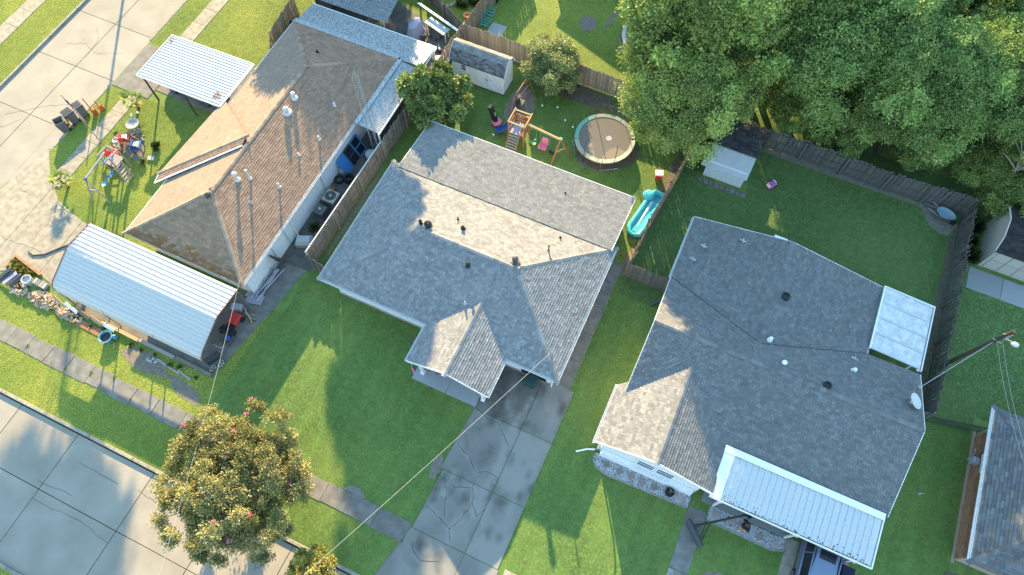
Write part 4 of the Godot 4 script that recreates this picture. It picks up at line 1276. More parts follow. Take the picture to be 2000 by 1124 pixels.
func fences() -> void:
	var old := tones("fence_old", Color(0.26, 0.225, 0.185), 5)
	var dark := tones("fence_dark", Color(0.135, 0.125, 0.115), 5)
	var warm := tones("fence_warm", Color(0.34, 0.24, 0.155), 4)
	fence("board_fence", "weathered board fence with pale top rail between brown roof and centre house", [Vector2(-18.75, 11.95), Vector2(-18.62, 20.7)], 1.8, old, 1.0, 0.15, 0.008, M.white_metal)
	fence("board_fence", "tall weathered board fence beside the leafy tree and patio roof edge", [Vector2(-18.62, 20.75), Vector2(-18.4, 31.9)], 1.85, old, 1.0, 0.15, 0.008)
	fence("board_fence", "grey brown board fence across the back garden behind the storage shed", [Vector2(-18.35, 31.95), Vector2(-12.4, 31.9), Vector2(-6.0, 31.85), Vector2(0.2, 31.95)], 1.8, old, -1.0)
	fence("board_fence", "board fence running away from the green chair at the top of the photo", [Vector2(-18.4, 32.0), Vector2(-18.0, 36.5), Vector2(-17.6, 41.0)], 1.8, old, 1.0)
	fence("board_fence", "short board fence panel joining centre house to the left board fence", [Vector2(-18.75, 11.85), Vector2(-16.9, 11.6)], 1.6, dark, -1.0)
	fence("board_fence", "leaning board fence edge between blue slide and dark right lawn", [Vector2(-1.25, 19.3), Vector2(-1.15, 22.5), Vector2(-0.85, 25.5), Vector2(-0.6, 28.3), Vector2(0.1, 31.9)], 1.75, warm, -1.0, 0.15, 0.012, null, 0.06)
	fence("board_fence", "short dark board fence joining the right house to the garden fence", [Vector2(-1.3, 19.2), Vector2(1.2, 19.2)], 1.75, dark, -1.0)
	fence("board_fence", "long dark grey board fence under the big trees behind the right lawn", [Vector2(0.3, 31.9), Vector2(6.0, 32.0), Vector2(11.4, 31.85), Vector2(16.4, 32.1)], 1.8, dark, 1.0, 0.15, 0.012, null, 0.05)
	fence("board_fence", "dark board fence down the right side beside the leaning utility pole", [Vector2(16.45, 32.1), Vector2(16.5, 25.0), Vector2(16.5, 17.6)], 1.8, dark, 1.0, 0.15, 0.014, null, 0.05)
	fence("board_fence", "short board fence closing the gap near the satellite dish", [Vector2(15.0, 17.3), Vector2(16.45, 17.55)], 1.6, dark, -1.0)
	fence("board_fence", "brown board fence at the upper left corner of the brown roof", [Vector2(-29.0, 23.8), Vector2(-30.3, 25.8), Vector2(-30.7, 29.4)], 1.7, warm, -1.0)
	fence("board_fence", "dark board fence behind the cluttered yard at the top", [Vector2(-22.8, 34.6), Vector2(-18.5, 32.2)], 1.5, dark, 1.0)
	# wire fence
	var t := thing("wire_fence", "low dark picket fence between right house and brick house", "fence", P(16.6, 17.6))
	for i in 19:
		var m := MB.new()
		var q := P(16.6 + i * 0.16, 17.7 + i * 0.035)
		m.bar(q, q + Vector3(0, 1.0, 0), 0.03, 0.03, Vector3.RIGHT)
		obj("picket", m, M.dark_grey, t)
	for h in [0.2, 0.85]:
		var m := MB.new()
		m.bar(P(16.5, 17.7, h), P(19.6, 18.35, h), 0.03, 0.04)
		obj("rail", m, M.dark_grey, t)
	# loose gate leaf
	t = thing("gate_leaf", "old wooden gate leaf leaning open by the brown roof corner", "gate", P(-20.6, 11.2))
	for i in 9:
		var m := MB.new()
		m.bar(P(-21.7 + i * 0.16, 11.65 - i * 0.02, 0.12), P(-21.2 + i * 0.17, 11.05 - i * 0.03, 1.5), 0.14, 0.02, Vector3(0, 0.4, 1))
		obj("board", m, [M.dark_wood, M.old_wood][i % 2], t)
	var m2 := MB.new()
	m2.bar(P(-21.6, 11.56, 0.35), P(-20.3, 11.36, 0.35), 0.08, 0.05)
	m2.bar(P(-21.35, 11.2, 1.2), P(-19.95, 10.98, 1.2), 0.08, 0.05)
	obj("rail", m2, M.black_plastic, t)

func wheel(parent: Node, at: Vector3, axis: Vector3, r: float, w: float, rim: Material = null) -> void:
	var b := MB.new()
	b.tube([at - axis * w / 2, at - axis * w * 0.4, at + axis * w * 0.4, at + axis * w / 2], [r * 0.9, r, r, r * 0.9], 20)
	var o := obj("wheel", b, M.rubber, parent)
	b = MB.new()
	b.tube([at - axis * w * 0.52, at + axis * w * 0.52], [r * 0.62, r * 0.62], 14)
	var rm := obj("rim", b, M.dark_grey, o)
	for i in 5:
		var d := axis.cross(Vector3.UP).normalized().rotated(axis, TAU * i / 5)
		for s in [-1, 1]:
			var g := MB.new()
			g.bar(at + axis * w * 0.54 * s, at + d * r * 0.6 + axis * w * 0.54 * s, 0.07, 0.015, axis)
			obj("spoke", g, rim if rim else M.steel, o)

# car built along its own x axis: front towards +x
func car(label: String, at: Vector3, turn: float, paint: Material, suv: bool) -> Node3D:
	var t := thing("parked_car", label, "car", at, "", turn)
	var L := 2.3
	var W := 0.92
	var top := 1.46 if not suv else 1.68
	# cross sections along x: [x, floor, belt height, half width, roof height, roof half width]
	var S := [[-L, 0.45, 0.80, 0.72, 0.0, 0.0], [-L + 0.1, 0.3, 0.92, 0.84, 0.0, 0.0], [-1.95, 0.25, 1.0, W, 0.0, 0.0], [-1.2, 0.22, 1.0, W, 0.0, 0.0], [0.0, 0.22, 0.98, W, 0.0, 0.0], [0.95, 0.22, 0.97, W, 0.0, 0.0], [1.7, 0.25, 0.86, 0.9, 0.0, 0.0], [L - 0.1, 0.3, 0.72, 0.8, 0.0, 0.0], [L, 0.42, 0.62, 0.66, 0.0, 0.0]]
	var b := MB.new()
	var ring := func(s):
		return [Vector3(s[0], s[1], s[3] * 0.95), Vector3(s[0], lerpf(s[1], s[2], 0.55), s[3]), Vector3(s[0], s[2] - 0.04, s[3] * 0.97), Vector3(s[0], s[2], s[3] * 0.9), Vector3(s[0], s[2] + 0.03, s[3] * 0.45), Vector3(s[0], s[2] + 0.03, -s[3] * 0.45), Vector3(s[0], s[2], -s[3] * 0.9), Vector3(s[0], s[2] - 0.04, -s[3] * 0.97), Vector3(s[0], lerpf(s[1], s[2], 0.55), -s[3]), Vector3(s[0], s[1], -s[3] * 0.95)]
	for i in S.size() - 1:
		var p = ring.call(S[i])
		var q = ring.call(S[i + 1])
		for j in 10:
			var k := (j + 1) % 10
			b.quad(p[j], q[j], q[k], p[k])
	var p0 = ring.call(S[0])
	b.poly(p0)
	var p1 = ring.call(S[-1])
	p1.reverse()
	b.poly(p1)
	var body := obj("body", b, paint, t, true)
	# cabin: dark glass house with a painted roof
	var back := -1.55 if not suv else -2.0
	var C := [[back, 0.98, 0.84], [back + 0.55, top - 0.07, 0.64], [-0.3, top, 0.66], [0.45, top - 0.05, 0.63], [1.15, 0.96, 0.82]]
	var g := MB.new()
	for i in 4:
		var x: Array = C[i]
		var y: Array = C[i + 1]
		g.quad(Vector3(x[0], x[1], x[2]), Vector3(y[0], y[1], y[2]), Vector3(y[0], y[1], -y[2]), Vector3(x[0], x[1], -x[2]))
		for s in [-1.0, 1.0]:
			var f := [Vector3(x[0], 0.95, 0.85 * s), Vector3(y[0], 0.95, 0.85 * s), Vector3(y[0], y[1], y[2] * s), Vector3(x[0], x[1], x[2] * s)]
			if s < 0: f.reverse()
			g.poly(f)
	obj("window", g, M.glass, t, true)
	b = MB.new()
	b.hexa([Vector3(back + 0.5, top - 0.09, 0.645), Vector3(0.5, top - 0.07, 0.635), Vector3(0.5, top - 0.07, -0.635), Vector3(back + 0.5, top - 0.09, -0.645), Vector3(back + 0.52, top - 0.04, 0.60), Vector3(0.42, top - 0.02, 0.59), Vector3(0.42, top - 0.02, -0.59), Vector3(back + 0.52, top - 0.04, -0.60)])
	b.hexa([Vector3(back + 0.6, top - 0.04, 0.58), Vector3(0.35, top - 0.02, 0.57), Vector3(0.35, top - 0.02, -0.57), Vector3(back + 0.6, top - 0.04, -0.58), Vector3(back + 0.8, top + 0.012, 0.5), Vector3(0.2, top + 0.02, 0.5), Vector3(0.2, top + 0.02, -0.5), Vector3(back + 0.8, top + 0.012, -0.5)])
	var roof := obj("roof", b, paint, t, true)
	b = MB.new()
	b.hexa([Vector3(-0.35, top + 0.014, 0.40), Vector3(0.12, top + 0.016, 0.40), Vector3(0.12, top + 0.016, -0.40), Vector3(-0.35, top + 0.014, -0.40), Vector3(-0.33, top + 0.028, 0.38), Vector3(0.10, top + 0.03, 0.38), Vector3(0.10, top + 0.03, -0.38), Vector3(-0.33, top + 0.028, -0.38)])
	obj("sunroof", b, M.glass, roof, true)
	for s in [-1, 1]:
		b = MB.new()
		b.tube([Vector3(1.2, 0.97, 0.83 * s), Vector3(0.45, top - 0.03, 0.63 * s), Vector3(-0.3, top + 0.0, 0.655 * s), Vector3(back + 0.5, top - 0.06, 0.635 * s), Vector3(back, 0.98, 0.83 * s)], [0.035], 6)
		b.bar(Vector3(-0.2, 0.97, 0.845 * s), Vector3(-0.22, top - 0.02, 0.655 * s), 0.07, 0.03, Vector3(0, 0, s))
		obj("pillar", b, paint, t, true)
		b = MB.new()
		b.cbx(Vector3(0.85, 1.02, 1.0 * s), Vector3(0.12, 0.13, 0.2), 0.03)
		obj("mirror", b, paint, t, true)
		b = MB.new()
		b.ball(Vector3(L - 0.17, 0.66, 0.62 * s), Vector3(0.14, 0.07, 0.14), 8)
		obj("headlight", b, M.glass, t, true)
		b = MB.new()
		b.cbx(Vector3(-L + 0.06, 0.8, 0.66 * s), Vector3(0.1, 0.12, 0.26), 0.02)
		obj("tail_light", b, M.toy_red, t, true)
		for x in [-1.35, 1.35]: wheel_own(t, Vector3(x, 0.33, 0.84 * s))
	return t

func wheel_own(t: Node, at: Vector3) -> void:
	var keep: Vector3 = woff[t]
	woff[t] = Vector3.ZERO
	wheel(t, at, Vector3(0, 0, 1), 0.33, 0.22)
	woff[t] = keep

func bin(label: String, at: Vector3, turn: float, open_lid: bool) -> void:
	var t := thing("wheelie_bin", label, "bin", at, "", turn)
	var b := MB.new()
	var lo := 0.24
	var hi := 0.31
	for i in 4:
		var c := [Vector2(-1, -1), Vector2(1, -1), Vector2(1, 1), Vector2(-1, 1)]
		var p: Vector2 = c[i]
		var q: Vector2 = c[(i + 1) % 4]
		var o := [Vector3(p.x * lo, 0.05, p.y * lo), Vector3(q.x * lo, 0.05, q.y * lo), Vector3(q.x * hi, 0.98, q.y * hi), Vector3(p.x * hi, 0.98, p.y * hi)]
		b.quad(o[3], o[2], o[1], o[0])
		var w := 0.9
		b.quad(Vector3(p.x * lo * w, 0.08, p.y * lo * w), Vector3(q.x * lo * w, 0.08, q.y * lo * w), Vector3(q.x * hi * w, 0.98, q.y * hi * w), Vector3(p.x * hi * w, 0.98, p.y * hi * w))
		b.quad(o[2], o[3], Vector3(p.x * hi * w, 0.98, p.y * hi * w), Vector3(q.x * hi * w, 0.98, q.y * hi * w))
	b.cbx(Vector3(0, 0.06, 0), Vector3(lo * 2, 0.04, lo * 2))
	obj("body", b, M.bin_grey, t, true)
	b = MB.new()
	b.bar(Vector3(-0.33, 0.93, -0.28), Vector3(-0.33, 0.93, 0.28), 0.05, 0.05)
	obj("handle", b, M.bin_grey, t, true)
	b = MB.new()
	if open_lid: b.cbx(Vector3(-0.42, 0.66, 0), Vector3(0.05, 0.62, 0.62), 0.02)
	else:
		b.cbx(Vector3(0, 1.01, 0), Vector3(0.68, 0.07, 0.66), 0.03)
		for s in [-0.15, 0.0, 0.15]: b.cbx(Vector3(0.02, 1.05, s), Vector3(0.4, 0.02, 0.05))
	obj("lid", b, M.lid_orange if open_lid else M.dark_grey, t, true)
	for s in [-0.22, 0.22]:
		b = MB.new()
		b.tube([Vector3(-0.26, 0.11, s - 0.03), Vector3(-0.26, 0.11, s + 0.03)], [0.11], 12)
		obj("wheel", b, M.rubber, t, true)

func palm(label: String, at: Vector3, h: float, k: int, spread: float) -> void:
	var t := thing("palm", label, "palm", at, "young palms in the left front yard")
	var b := MB.new()
	b.tube([at, at + Vector3(-0.05, h * 0.5, 0.03), at + Vector3(-0.12, h, 0.05)], [0.11, 0.10, 0.07], 8)
	obj("trunk", b, M.bark, t)
	var top := at + Vector3(-0.12, h, 0.05)
	for i in k:
		var a := TAU * i / k * 1.618 * 2.0
		var el := rf(0.15, 1.2)
		var d := Vector3(cos(a) * cos(el), sin(el), sin(a) * cos(el))
		var g := MB.new()
		var c := Color(0.19, 0.27, 0.055) * rf(0.7, 1.3)
		if i % 5 == 0: c = Color(0.36, 0.29, 0.07)
		g.col = c
		var L := spread * rf(0.75, 1.1)
		g.tube([top, top + d * L * 0.5, top + d * L * 0.62 - Vector3(0, 0.04, 0)], [0.012, 0.008, 0.004], 4)
		var mid := top + d * L * 0.5
		var sd := d.cross(Vector3.UP).normalized()
		var un := sd.cross(d).normalized()
		for j in 11:
			var f := (j - 5) / 5.0 * 1.2
			var e := (d * cos(f) + sd * sin(f)).normalized() * L * 0.55 * rf(0.8, 1.05) - Vector3(0, 0.12 * absf(f) + 0.05, 0)
			var w := e.cross(un).normalized() * 0.034
			g.tri(mid - w, mid + w, mid + e)
		obj("frond", g, M.leaf_olive, t)

# small plants: a rosette of blades or a mound of leaves
func plant(called: String, label: String, at: Vector3, r: float, h: float, c: Color, k := 60, group := "") -> void:
	var t := thing(called, label, "plant", at, group)
	var b := MB.new()
	b.tube([at, at + Vector3(0.01, h * 0.5, 0)], [0.02, 0.01], 5)
	obj("stem", b, M.bark, t)
	b = MB.new()
	for i in k:
		var a := rf(0, TAU)
		var el := rf(0.2, 1.4)
		var d := Vector3(cos(a) * cos(el) * r, sin(el) * h, sin(a) * cos(el) * r) * rf(0.5, 1.0)
		b.col = c * rf(0.6, 1.4)
		var w := Vector3(-sin(a), 0, cos(a)) * r * 0.13
		var o := at + d * 0.15
		b.tri(o, at + d * 0.6 + w, at + d)
		b.tri(o, at + d, at + d * 0.6 - w)
	stuff(obj("leaves", b, M.leaf_olive, t))

func chair(label: String, at: Vector3, turn: float, m: Material, group := "") -> void:
	var t := thing("garden_chair", label, "chair", at, group, turn)
	var b := MB.new()
	b.hexa([Vector3(-0.25, 0.36, 0.25), Vector3(0.25, 0.40, 0.25), Vector3(0.25, 0.40, -0.25), Vector3(-0.25, 0.36, -0.25), Vector3(-0.25, 0.40, 0.25), Vector3(0.25, 0.44, 0.25), Vector3(0.25, 0.44, -0.25), Vector3(-0.25, 0.40, -0.25)])
	obj("seat", b, m, t, true)
	for i in 5:
		b = MB.new()
		b.bar(Vector3(-0.25, 0.4, -0.2 + i * 0.1), Vector3(-0.42, 1.0 - absf(i - 2) * 0.03, -0.22 + i * 0.11), 0.085, 0.02, Vector3.RIGHT)
		obj("slat", b, m, t, true)
	for s in [-1, 1]:
		b = MB.new()
		b.bar(Vector3(-0.36, 0.62, 0.29 * s), Vector3(0.3, 0.62, 0.29 * s), 0.11, 0.03)
		obj("armrest", b, m, t, true)
		for x in [-0.3, 0.24]:
			b = MB.new()
			b.bar(Vector3(x, 0, 0.28 * s), Vector3(x, 0.6, 0.28 * s), 0.06, 0.05, Vector3.RIGHT)
			obj("leg", b, m, t, true)

func frame_bars(t: Node, called: String, list: Array, r: float, m: Material) -> void:
	for l in list:
		var b := MB.new()
		b.tube(l, [r], 7)
		obj(called, b, m, t)

func tile_box(label: String, called: String, cat: String, at: Vector3, s: Vector3, m: Material, turn := 0.0, cut := 0.0, group := "") -> Node3D:
	var t := thing(called, label, cat, at, group, turn)
	var b := MB.new()
	b.cbx(Vector3(0, s.y / 2, 0), s, cut)
	obj("body", b, m, t, true)
	return t

func swing(t: Node, top: Vector3, drop: float, axis: Vector3, m: Material, chain: Material) -> void:
	var b := MB.new()
	var s := axis * 0.24
	for k in [-1, 1]: b.tube([top + s * k, top + s * k - Vector3(0, drop, 0)], [0.012], 5)
	var o := obj("swing", b, chain, t)
	b = MB.new()
	var f := axis.cross(Vector3.UP) * 0.11
	var lo := top - Vector3(0, drop, 0)
	var pts := []
	for i in 7:
		var x := (i - 3) / 3.0
		pts.append(lo + s * x + Vector3(0, 0.1 * x * x - 0.08, 0))
	for i in 6: b.hexa([pts[i] - f - Vector3(0, 0.015, 0), pts[i] + f - Vector3(0, 0.015, 0), pts[i + 1] + f - Vector3(0, 0.015, 0), pts[i + 1] - f - Vector3(0, 0.015, 0), pts[i] - f, pts[i] + f, pts[i + 1] + f, pts[i + 1] - f])
	obj("swing_seat", b, m, o)

func trampoline(label: String, at: Vector3, r: float, pad: Color, pole_h: float, arcs: Array) -> Node3D:
	var t := thing("trampoline", label, "trampoline", at)
	var H := 0.8
	var b := MB.new()
	var k := 40
	for i in k:
		var a := TAU * i / k
		var e := TAU * (i + 1) / k
		b.tri(at + Vector3(0, H, 0), at + Vector3(cos(a) * (r - 0.2), H, -sin(a) * (r - 0.2)), at + Vector3(cos(e) * (r - 0.2), H, -sin(e) * (r - 0.2)))
	obj("jumping_mat", b, M.trampoline_mat, t)
	for part in arcs:   # pad pieces: [from, to, colour]
		b = MB.new()
		b.col = part[2]
		var n := maxi(2, int((part[1] - part[0]) / 0.16))
		for i in n:
			var a: float = lerpf(part[0], part[1], float(i) / n)
			var e: float = lerpf(part[0], part[1], float(i + 1) / n)
			var q := func(x, rr, hh): return at + Vector3(cos(x) * rr, hh, -sin(x) * rr)
			b.hexa([q.call(a, r - 0.24, H), q.call(a, r + 0.03, H - 0.02), q.call(e, r + 0.03, H - 0.02), q.call(e, r - 0.24, H), q.call(a, r - 0.24, H + 0.035), q.call(a, r + 0.02, H + 0.05), q.call(e, r + 0.02, H + 0.05), q.call(e, r - 0.24, H + 0.035)])
		obj("edge_pad", b, M.tint, t)
	var ring := []
	for i in k + 1: ring.append(at + Vector3(cos(TAU * i / k) * r, H - 0.05, -sin(TAU * i / k) * r))
	frame_bars(t, "frame_ring", [ring], 0.03, M.steel)
	for i in 72:
		var a := TAU * i / 72
		b = MB.new()
		b.tube([at + Vector3(cos(a) * (r - 0.2), H, -sin(a) * (r - 0.2)), at + Vector3(cos(a) * (r - 0.02), H - 0.03, -sin(a) * (r - 0.02))], [0.012], 4, false)
		obj("spring", b, M.steel, t)
	for i in 4:
		var a := TAU * (i + 0.35) / 4
		var q := func(x, hh, rr): return at + Vector3(cos(x) * rr, hh, -sin(x) * rr)
		frame_bars(t, "leg", [[q.call(a - 0.3, H - 0.06, r), q.call(a - 0.3, 0.04, r + 0.08), q.call(a + 0.3, 0.04, r + 0.08), q.call(a + 0.3, H - 0.06, r)]], 0.028, M.steel)
	for i in 6:
		var a := TAU * (i + 0.15) / 6
		b = MB.new()
		var o := at + Vector3(cos(a) * (r + 0.06), 0.1, -sin(a) * (r + 0.06))
		b.tube([o, o + Vector3(0, pole_h, 0), o + Vector3(-cos(a) * 0.1, pole_h + 0.12, sin(a) * 0.1)], [0.025], 7)
		obj("net_pole", b, M.dark_grey, t)
	b = MB.new()
	for i in 30:
		var a := 1.0 + 1.6 * i / 30
		var e := 1.0 + 1.6 * (i + 1) / 30
		var d0 := 0.45 * sin(PI * i / 30.0)
		var d1 := 0.45 * sin(PI * (i + 1) / 30.0)
		b.quad(at + Vector3(cos(a) * r, H, -sin(a) * r), at + Vector3(cos(e) * r, H, -sin(e) * r), at + Vector3(cos(e) * (r + 0.05), pole_h - d1, -sin(e) * (r + 0.05)), at + Vector3(cos(a) * (r + 0.05), pole_h - d0, -sin(a) * (r + 0.05)))
	obj("safety_net", b, M.netting, t)
	return t

func colours() -> void:
	mat("toy_red", 0.50, 0.035, 0.035, 0.5)
	mat("toy_pink", 0.62, 0.17, 0.28, 0.5)
	mat("toy_blue", 0.035, 0.09, 0.32, 0.45)
	mat("toy_purple", 0.36, 0.11, 0.42, 0.5)
	mat("toy_green", 0.07, 0.30, 0.16, 0.5)
	mat("lid_orange", 0.62, 0.29, 0.08, 0.55)
	mat("marker_red", 0.45, 0.10, 0.05, 0.6)
	mat("teal", 0.05, 0.28, 0.26, 0.5)
	mat("vinyl_blue", 0.07, 0.40, 0.48, 0.25)
	mat("vinyl_pale", 0.40, 0.62, 0.66, 0.25)
	mat("cream", 0.55, 0.46, 0.32, 0.7)
	mat("tub_blue", 0.10, 0.25, 0.36, 0.5)
	mat("kennel", 0.40, 0.42, 0.42, 0.5)
	mat("kennel_base", 0.24, 0.25, 0.26, 0.5)
	mat("frame_blue", 0.05, 0.20, 0.46, 0.5)
	mat("terracotta", 0.36, 0.15, 0.08, 0.8)
	mat("navy", 0.015, 0.02, 0.045, 0.9)
	mat("faded_wood", 0.30, 0.26, 0.25, 0.85)
	mat("lavender", 0.35, 0.33, 0.42, 0.8)
	mat("barrow", 0.20, 0.29, 0.33, 0.45)
	mat("yellow", 0.6, 0.42, 0.03, 0.5)
	mat("carport_white", 0.60, 0.605, 0.61, 0.6, 0, M.white_metal.albedo_texture, 3.0)
	mat("carport_weathered", 0.57, 0.55, 0.52, 0.6, 0, M.white_metal.albedo_texture, 3.0)
	mat("patio_sheet", 0.80, 0.80, 0.82, 0.6, 0, noise_tex(21, 0.03, 0.84, 1.0, 512, 5), 2.6, noise_tex(22, 0.012, 0.82, 1.0, 512, 5), 4.0)
	mat("brick_ledge", 0.36, 0.27, 0.20, 0.9)

func back_garden() -> void:
	var first_tramp := trampoline("round trampoline with teal and grey edge pads by the back fence", P(-6.0, 27.65), 1.95, Color.WHITE, 2.2,
		[[0.4, 1.3, Color(0.30, 0.31, 0.25)], [1.32, 2.3, Color(0.30, 0.34, 0.25)], [2.32, 3.6, Color(0.16, 0.34, 0.27)], [3.62, 5.0, Color(0.33, 0.33, 0.27)], [5.02, 6.6, Color(0.42, 0.40, 0.30)]])
	trampoline("second trampoline half hidden behind the big trees, beyond the back fence", P(-6.3, 37.3), 2.0, Color.WHITE, 2.2,
		[[1.6, 2.6, Color(0.5, 0.5, 0.48)], [2.62, 4.2, Color(0.5, 0.5, 0.48)]])
	var mk := MB.new()
	mk.lathe(P(-5.75, 27.75, 0.806), [Vector2(0.17, 0.0), Vector2(0.17, 0.004), Vector2(0.13, 0.004)], 20)
	for s in [-0.06, 0.0, 0.06]: mk.cbx(P(-5.75 + s, 27.75, 0.808), Vector3(0.03, 0.004, 0.18))
	obj("printed_mark", mk, M.white_paint, first_tramp)
	# play set
	var t := thing("play_set", "red wooden play tower with blue slide and swing beam", "play set", P(-11.2, 25.6))
	for p in [Vector2(-11.75, 25.2), Vector2(-10.7, 25.2), Vector2(-11.75, 26.2), Vector2(-10.7, 26.2)]:
		var m := MB.new()
		m.bar(P(p.x, p.y, 0), P(p.x, p.y, 2.25), 0.1, 0.1, Vector3.RIGHT)
		obj("post", m, M.red_wood, t)
	for i in 8:
		var m := MB.new()
		m.bx(-11.72 + i * 0.13, -11.6 + i * 0.13, 25.2, 26.2, 1.2, 1.24)
		obj("deck_board", m, M.lavender if i < 5 else M.red_wood, t)
	for h in [1.45, 1.95]:
		for l in [[-11.75, 26.2, -10.7, 26.2], [-10.7, 25.2, -10.7, 26.2], [-11.75, 25.2, -11.75, 26.2]]:
			var m := MB.new()
			m.bar(P(l[0], l[1], h), P(l[2], l[3], h), 0.04, 0.12)
			obj("rail", m, M.red_wood, t)
	for i in 6:
		for l in [[-11.65 + i * 0.17, 26.2], [-10.7, 25.3 + i * 0.16]]:
			var m := MB.new()
			m.bar(P(l[0], l[1], 1.25), P(l[0], l[1], 1.95), 0.09, 0.025, Vector3.RIGHT)
			obj("slat", m, M.red_wood, t)
	for l in [[-11.8, 25.15, -11.8, 26.4], [-10.65, 25.15, -10.65, 26.4], [-11.8, 25.2, -10.65, 25.2], [-11.8, 26.25, -10.65, 26.25]]:
		var m := MB.new()
		m.bar(P(l[0], l[1], 2.28), P(l[2], l[3], 2.28), 0.07, 0.07)
		obj("top_beam", m, M.pale_timber, t)
	# ladder
	for s in [-11.72, -11.0]:
		var m := MB.new()
		m.bar(P(s, 24.35, 0.02), P(s, 25.2, 1.25), 0.05, 0.1)
		obj("ladder_rail", m, M.red_wood, t)
	for i in 7:
		var m := MB.new()
		m.bar(P(-11.75, 24.43 + i * 0.11, 0.14 + i * 0.165), P(-10.97, 24.43 + i * 0.11, 0.14 + i * 0.165), 0.11, 0.03)
		obj("rung", m, M.faded_wood, t)
	# slide
	var m2 := MB.new()
	var sp := [P(-11.8, 25.75, 1.22), P(-12.1, 25.75, 1.0), P(-12.5, 25.75, 0.55), P(-12.8, 25.75, 0.2), P(-12.98, 25.75, 0.15)]
	for i in sp.size() - 1:
		m2.bar(sp[i], sp[i + 1], 0.42, 0.03)
		for s in [-0.22, 0.22]: m2.bar(sp[i] + Vector3(0.05, 0.06, s), sp[i + 1] + Vector3(0.05, 0.06, s), 0.05, 0.14)
	obj("slide", m2, M.toy_blue, t)
	# beam, end frame, swings
	m2 = MB.new()
	m2.bar(P(-10.6, 25.6, 2.15), P(-8.2, 25.35, 2.15), 0.09, 0.14)
	obj("swing_beam", m2, M.pale_timber, t)
	for q in [P(-8.55, 24.75, 0), P(-7.7, 26.0, 0)]:
		m2 = MB.new()
		m2.bar(P(-8.25, 25.36, 2.15), q, 0.09, 0.09, Vector3.RIGHT)
		obj("leg", m2, M.red_wood, t)
	m2 = MB.new()
	m2.bar(P(-8.4, 25.05, 1.1), P(-7.98, 25.67, 1.1), 0.05, 0.08)
	obj("cross_brace", m2, M.pale_timber, t)
	m2 = MB.new()
	m2.cbx(P(-8.25, 25.36, 2.24), Vector3(0.2, 0.06, 0.2))
	obj("bracket", m2, M.toy_green, t)
	swing(t, P(-10.2, 25.56, 2.1), 1.55, Vector3(1, 0, 0.1).normalized(), M.toy_green, M.toy_green)
	swing(t, P(-8.75, 25.41, 2.1), 1.6, Vector3(1, 0, 0.1).normalized(), M.black_plastic, M.toy_green)
	m2 = MB.new()
	for s in [-0.2, 0.2]: m2.tube([P(-9.45 + s, 25.48, 2.1), P(-9.45 + s, 25.48, 0.85)], [0.012], 5)
	var sw := obj("swing", m2, M.toy_green, t)
	m2 = MB.new()
	m2.hexa([P(-9.68, 25.3, 0.5), P(-9.22, 25.3, 0.5), P(-9.22, 25.75, 0.5), P(-9.68, 25.75, 0.5), P(-9.72, 25.25, 0.58), P(-9.18, 25.25, 0.58), P(-9.18, 25.8, 0.58), P(-9.72, 25.8, 0.58)])
	m2.hexa([P(-9.68, 25.7, 0.55), P(-9.22, 25.7, 0.55), P(-9.22, 25.8, 0.55), P(-9.68, 25.8, 0.55), P(-9.66, 25.85, 1.05), P(-9.24, 25.85, 1.05), P(-9.24, 25.92, 1.05), P(-9.66, 25.92, 1.05)])
	for s in [-9.7, -9.24]: m2.bx(s, s + 0.06, 25.3, 25.85, 0.55, 0.8)
	obj("swing_seat", m2, M.toy_pink, sw)
	# punching bag on its round base
	t = thing("punching_bag", "black free standing punching bag with pink round base on the grass", "punching bag", P(-13.2, 26.35))
	m2 = MB.new()
	m2.lathe(P(-13.2, 26.35), [Vector2(0.3, 0.0), Vector2(0.36, 0.05), Vector2(0.36, 0.16)], 18)
	obj("base", m2, M.black_plastic, t)
	m2 = MB.new()
	m2.lathe(P(-13.2, 26.35), [Vector2(0.36, 0.16), Vector2(0.33, 0.26), Vector2(0.16, 0.33), Vector2(0, 0.34)], 18)
	obj("base_cover", m2, M.toy_pink, t)
	m2 = MB.new()
	m2.tube([P(-13.22, 26.35, 0.3), P(-13.3, 26.32, 0.4), P(-13.55, 26.2, 1.7), P(-13.57, 26.19, 1.76)], [0.14, 0.19, 0.19, 0.15], 14)
	obj("bag", m2, M.black_plastic, t)
	m2 = MB.new()
	m2.cbx(P(-13.24, 26.22, 1.05), Vector3(0.05, 0.4, 0.02))
	obj("print", m2, M.white_paint, t)
	# collapsed swing frame by the shed
	t = thing("swing_frame", "rusty pink metal glider swing frame beside the storage shed", "swing", P(-12.3, 28.3))
	frame_bars(t, "frame_tube", [[P(-12.7, 27.3, 0.02), P(-12.45, 27.5, 1.75), P(-12.35, 29.4, 1.75), P(-12.0, 29.9, 0.02)], [P(-12.15, 27.3, 0.02), P(-12.45, 27.5, 1.75)], [P(-12.6, 29.9, 0.02), P(-12.35, 29.4, 1.75)], [P(-12.25, 27.6, 1.55), P(-12.05, 29.0, 1.6)], [P(-12.65, 27.5, 0.4), P(-12.25, 29.6, 0.4)]], 0.03, mat("rust_pink", 0.36, 0.16, 0.12, 0.7))
	m2 = MB.new()
	m2.cbx(P(-12.3, 28.1, 0.5), Vector3(0.4, 0.05, 0.9))
	m2.cbx(P(-12.5, 28.1, 0.75), Vector3(0.05, 0.45, 0.9))
	obj("glider_seat", m2, M.dark_grey, t)
	m2 = MB.new()
	m2.tube([P(-12.4, 28.5, 0.55), P(-12.4, 28.5, 0.95)], [0.02], 6)
	obj("handle", m2, M.white_paint, t)
	t = thing("plank", "short orange plank on the bare ground by the swing frame", "plank", P(-11.5, 27.6))
	m2 = MB.new()
	m2.bar(P(-11.8, 27.45, 0.06), P(-11.3, 27.75, 0.1), 0.14, 0.04)
	obj("board", m2, M.lid_orange, t)
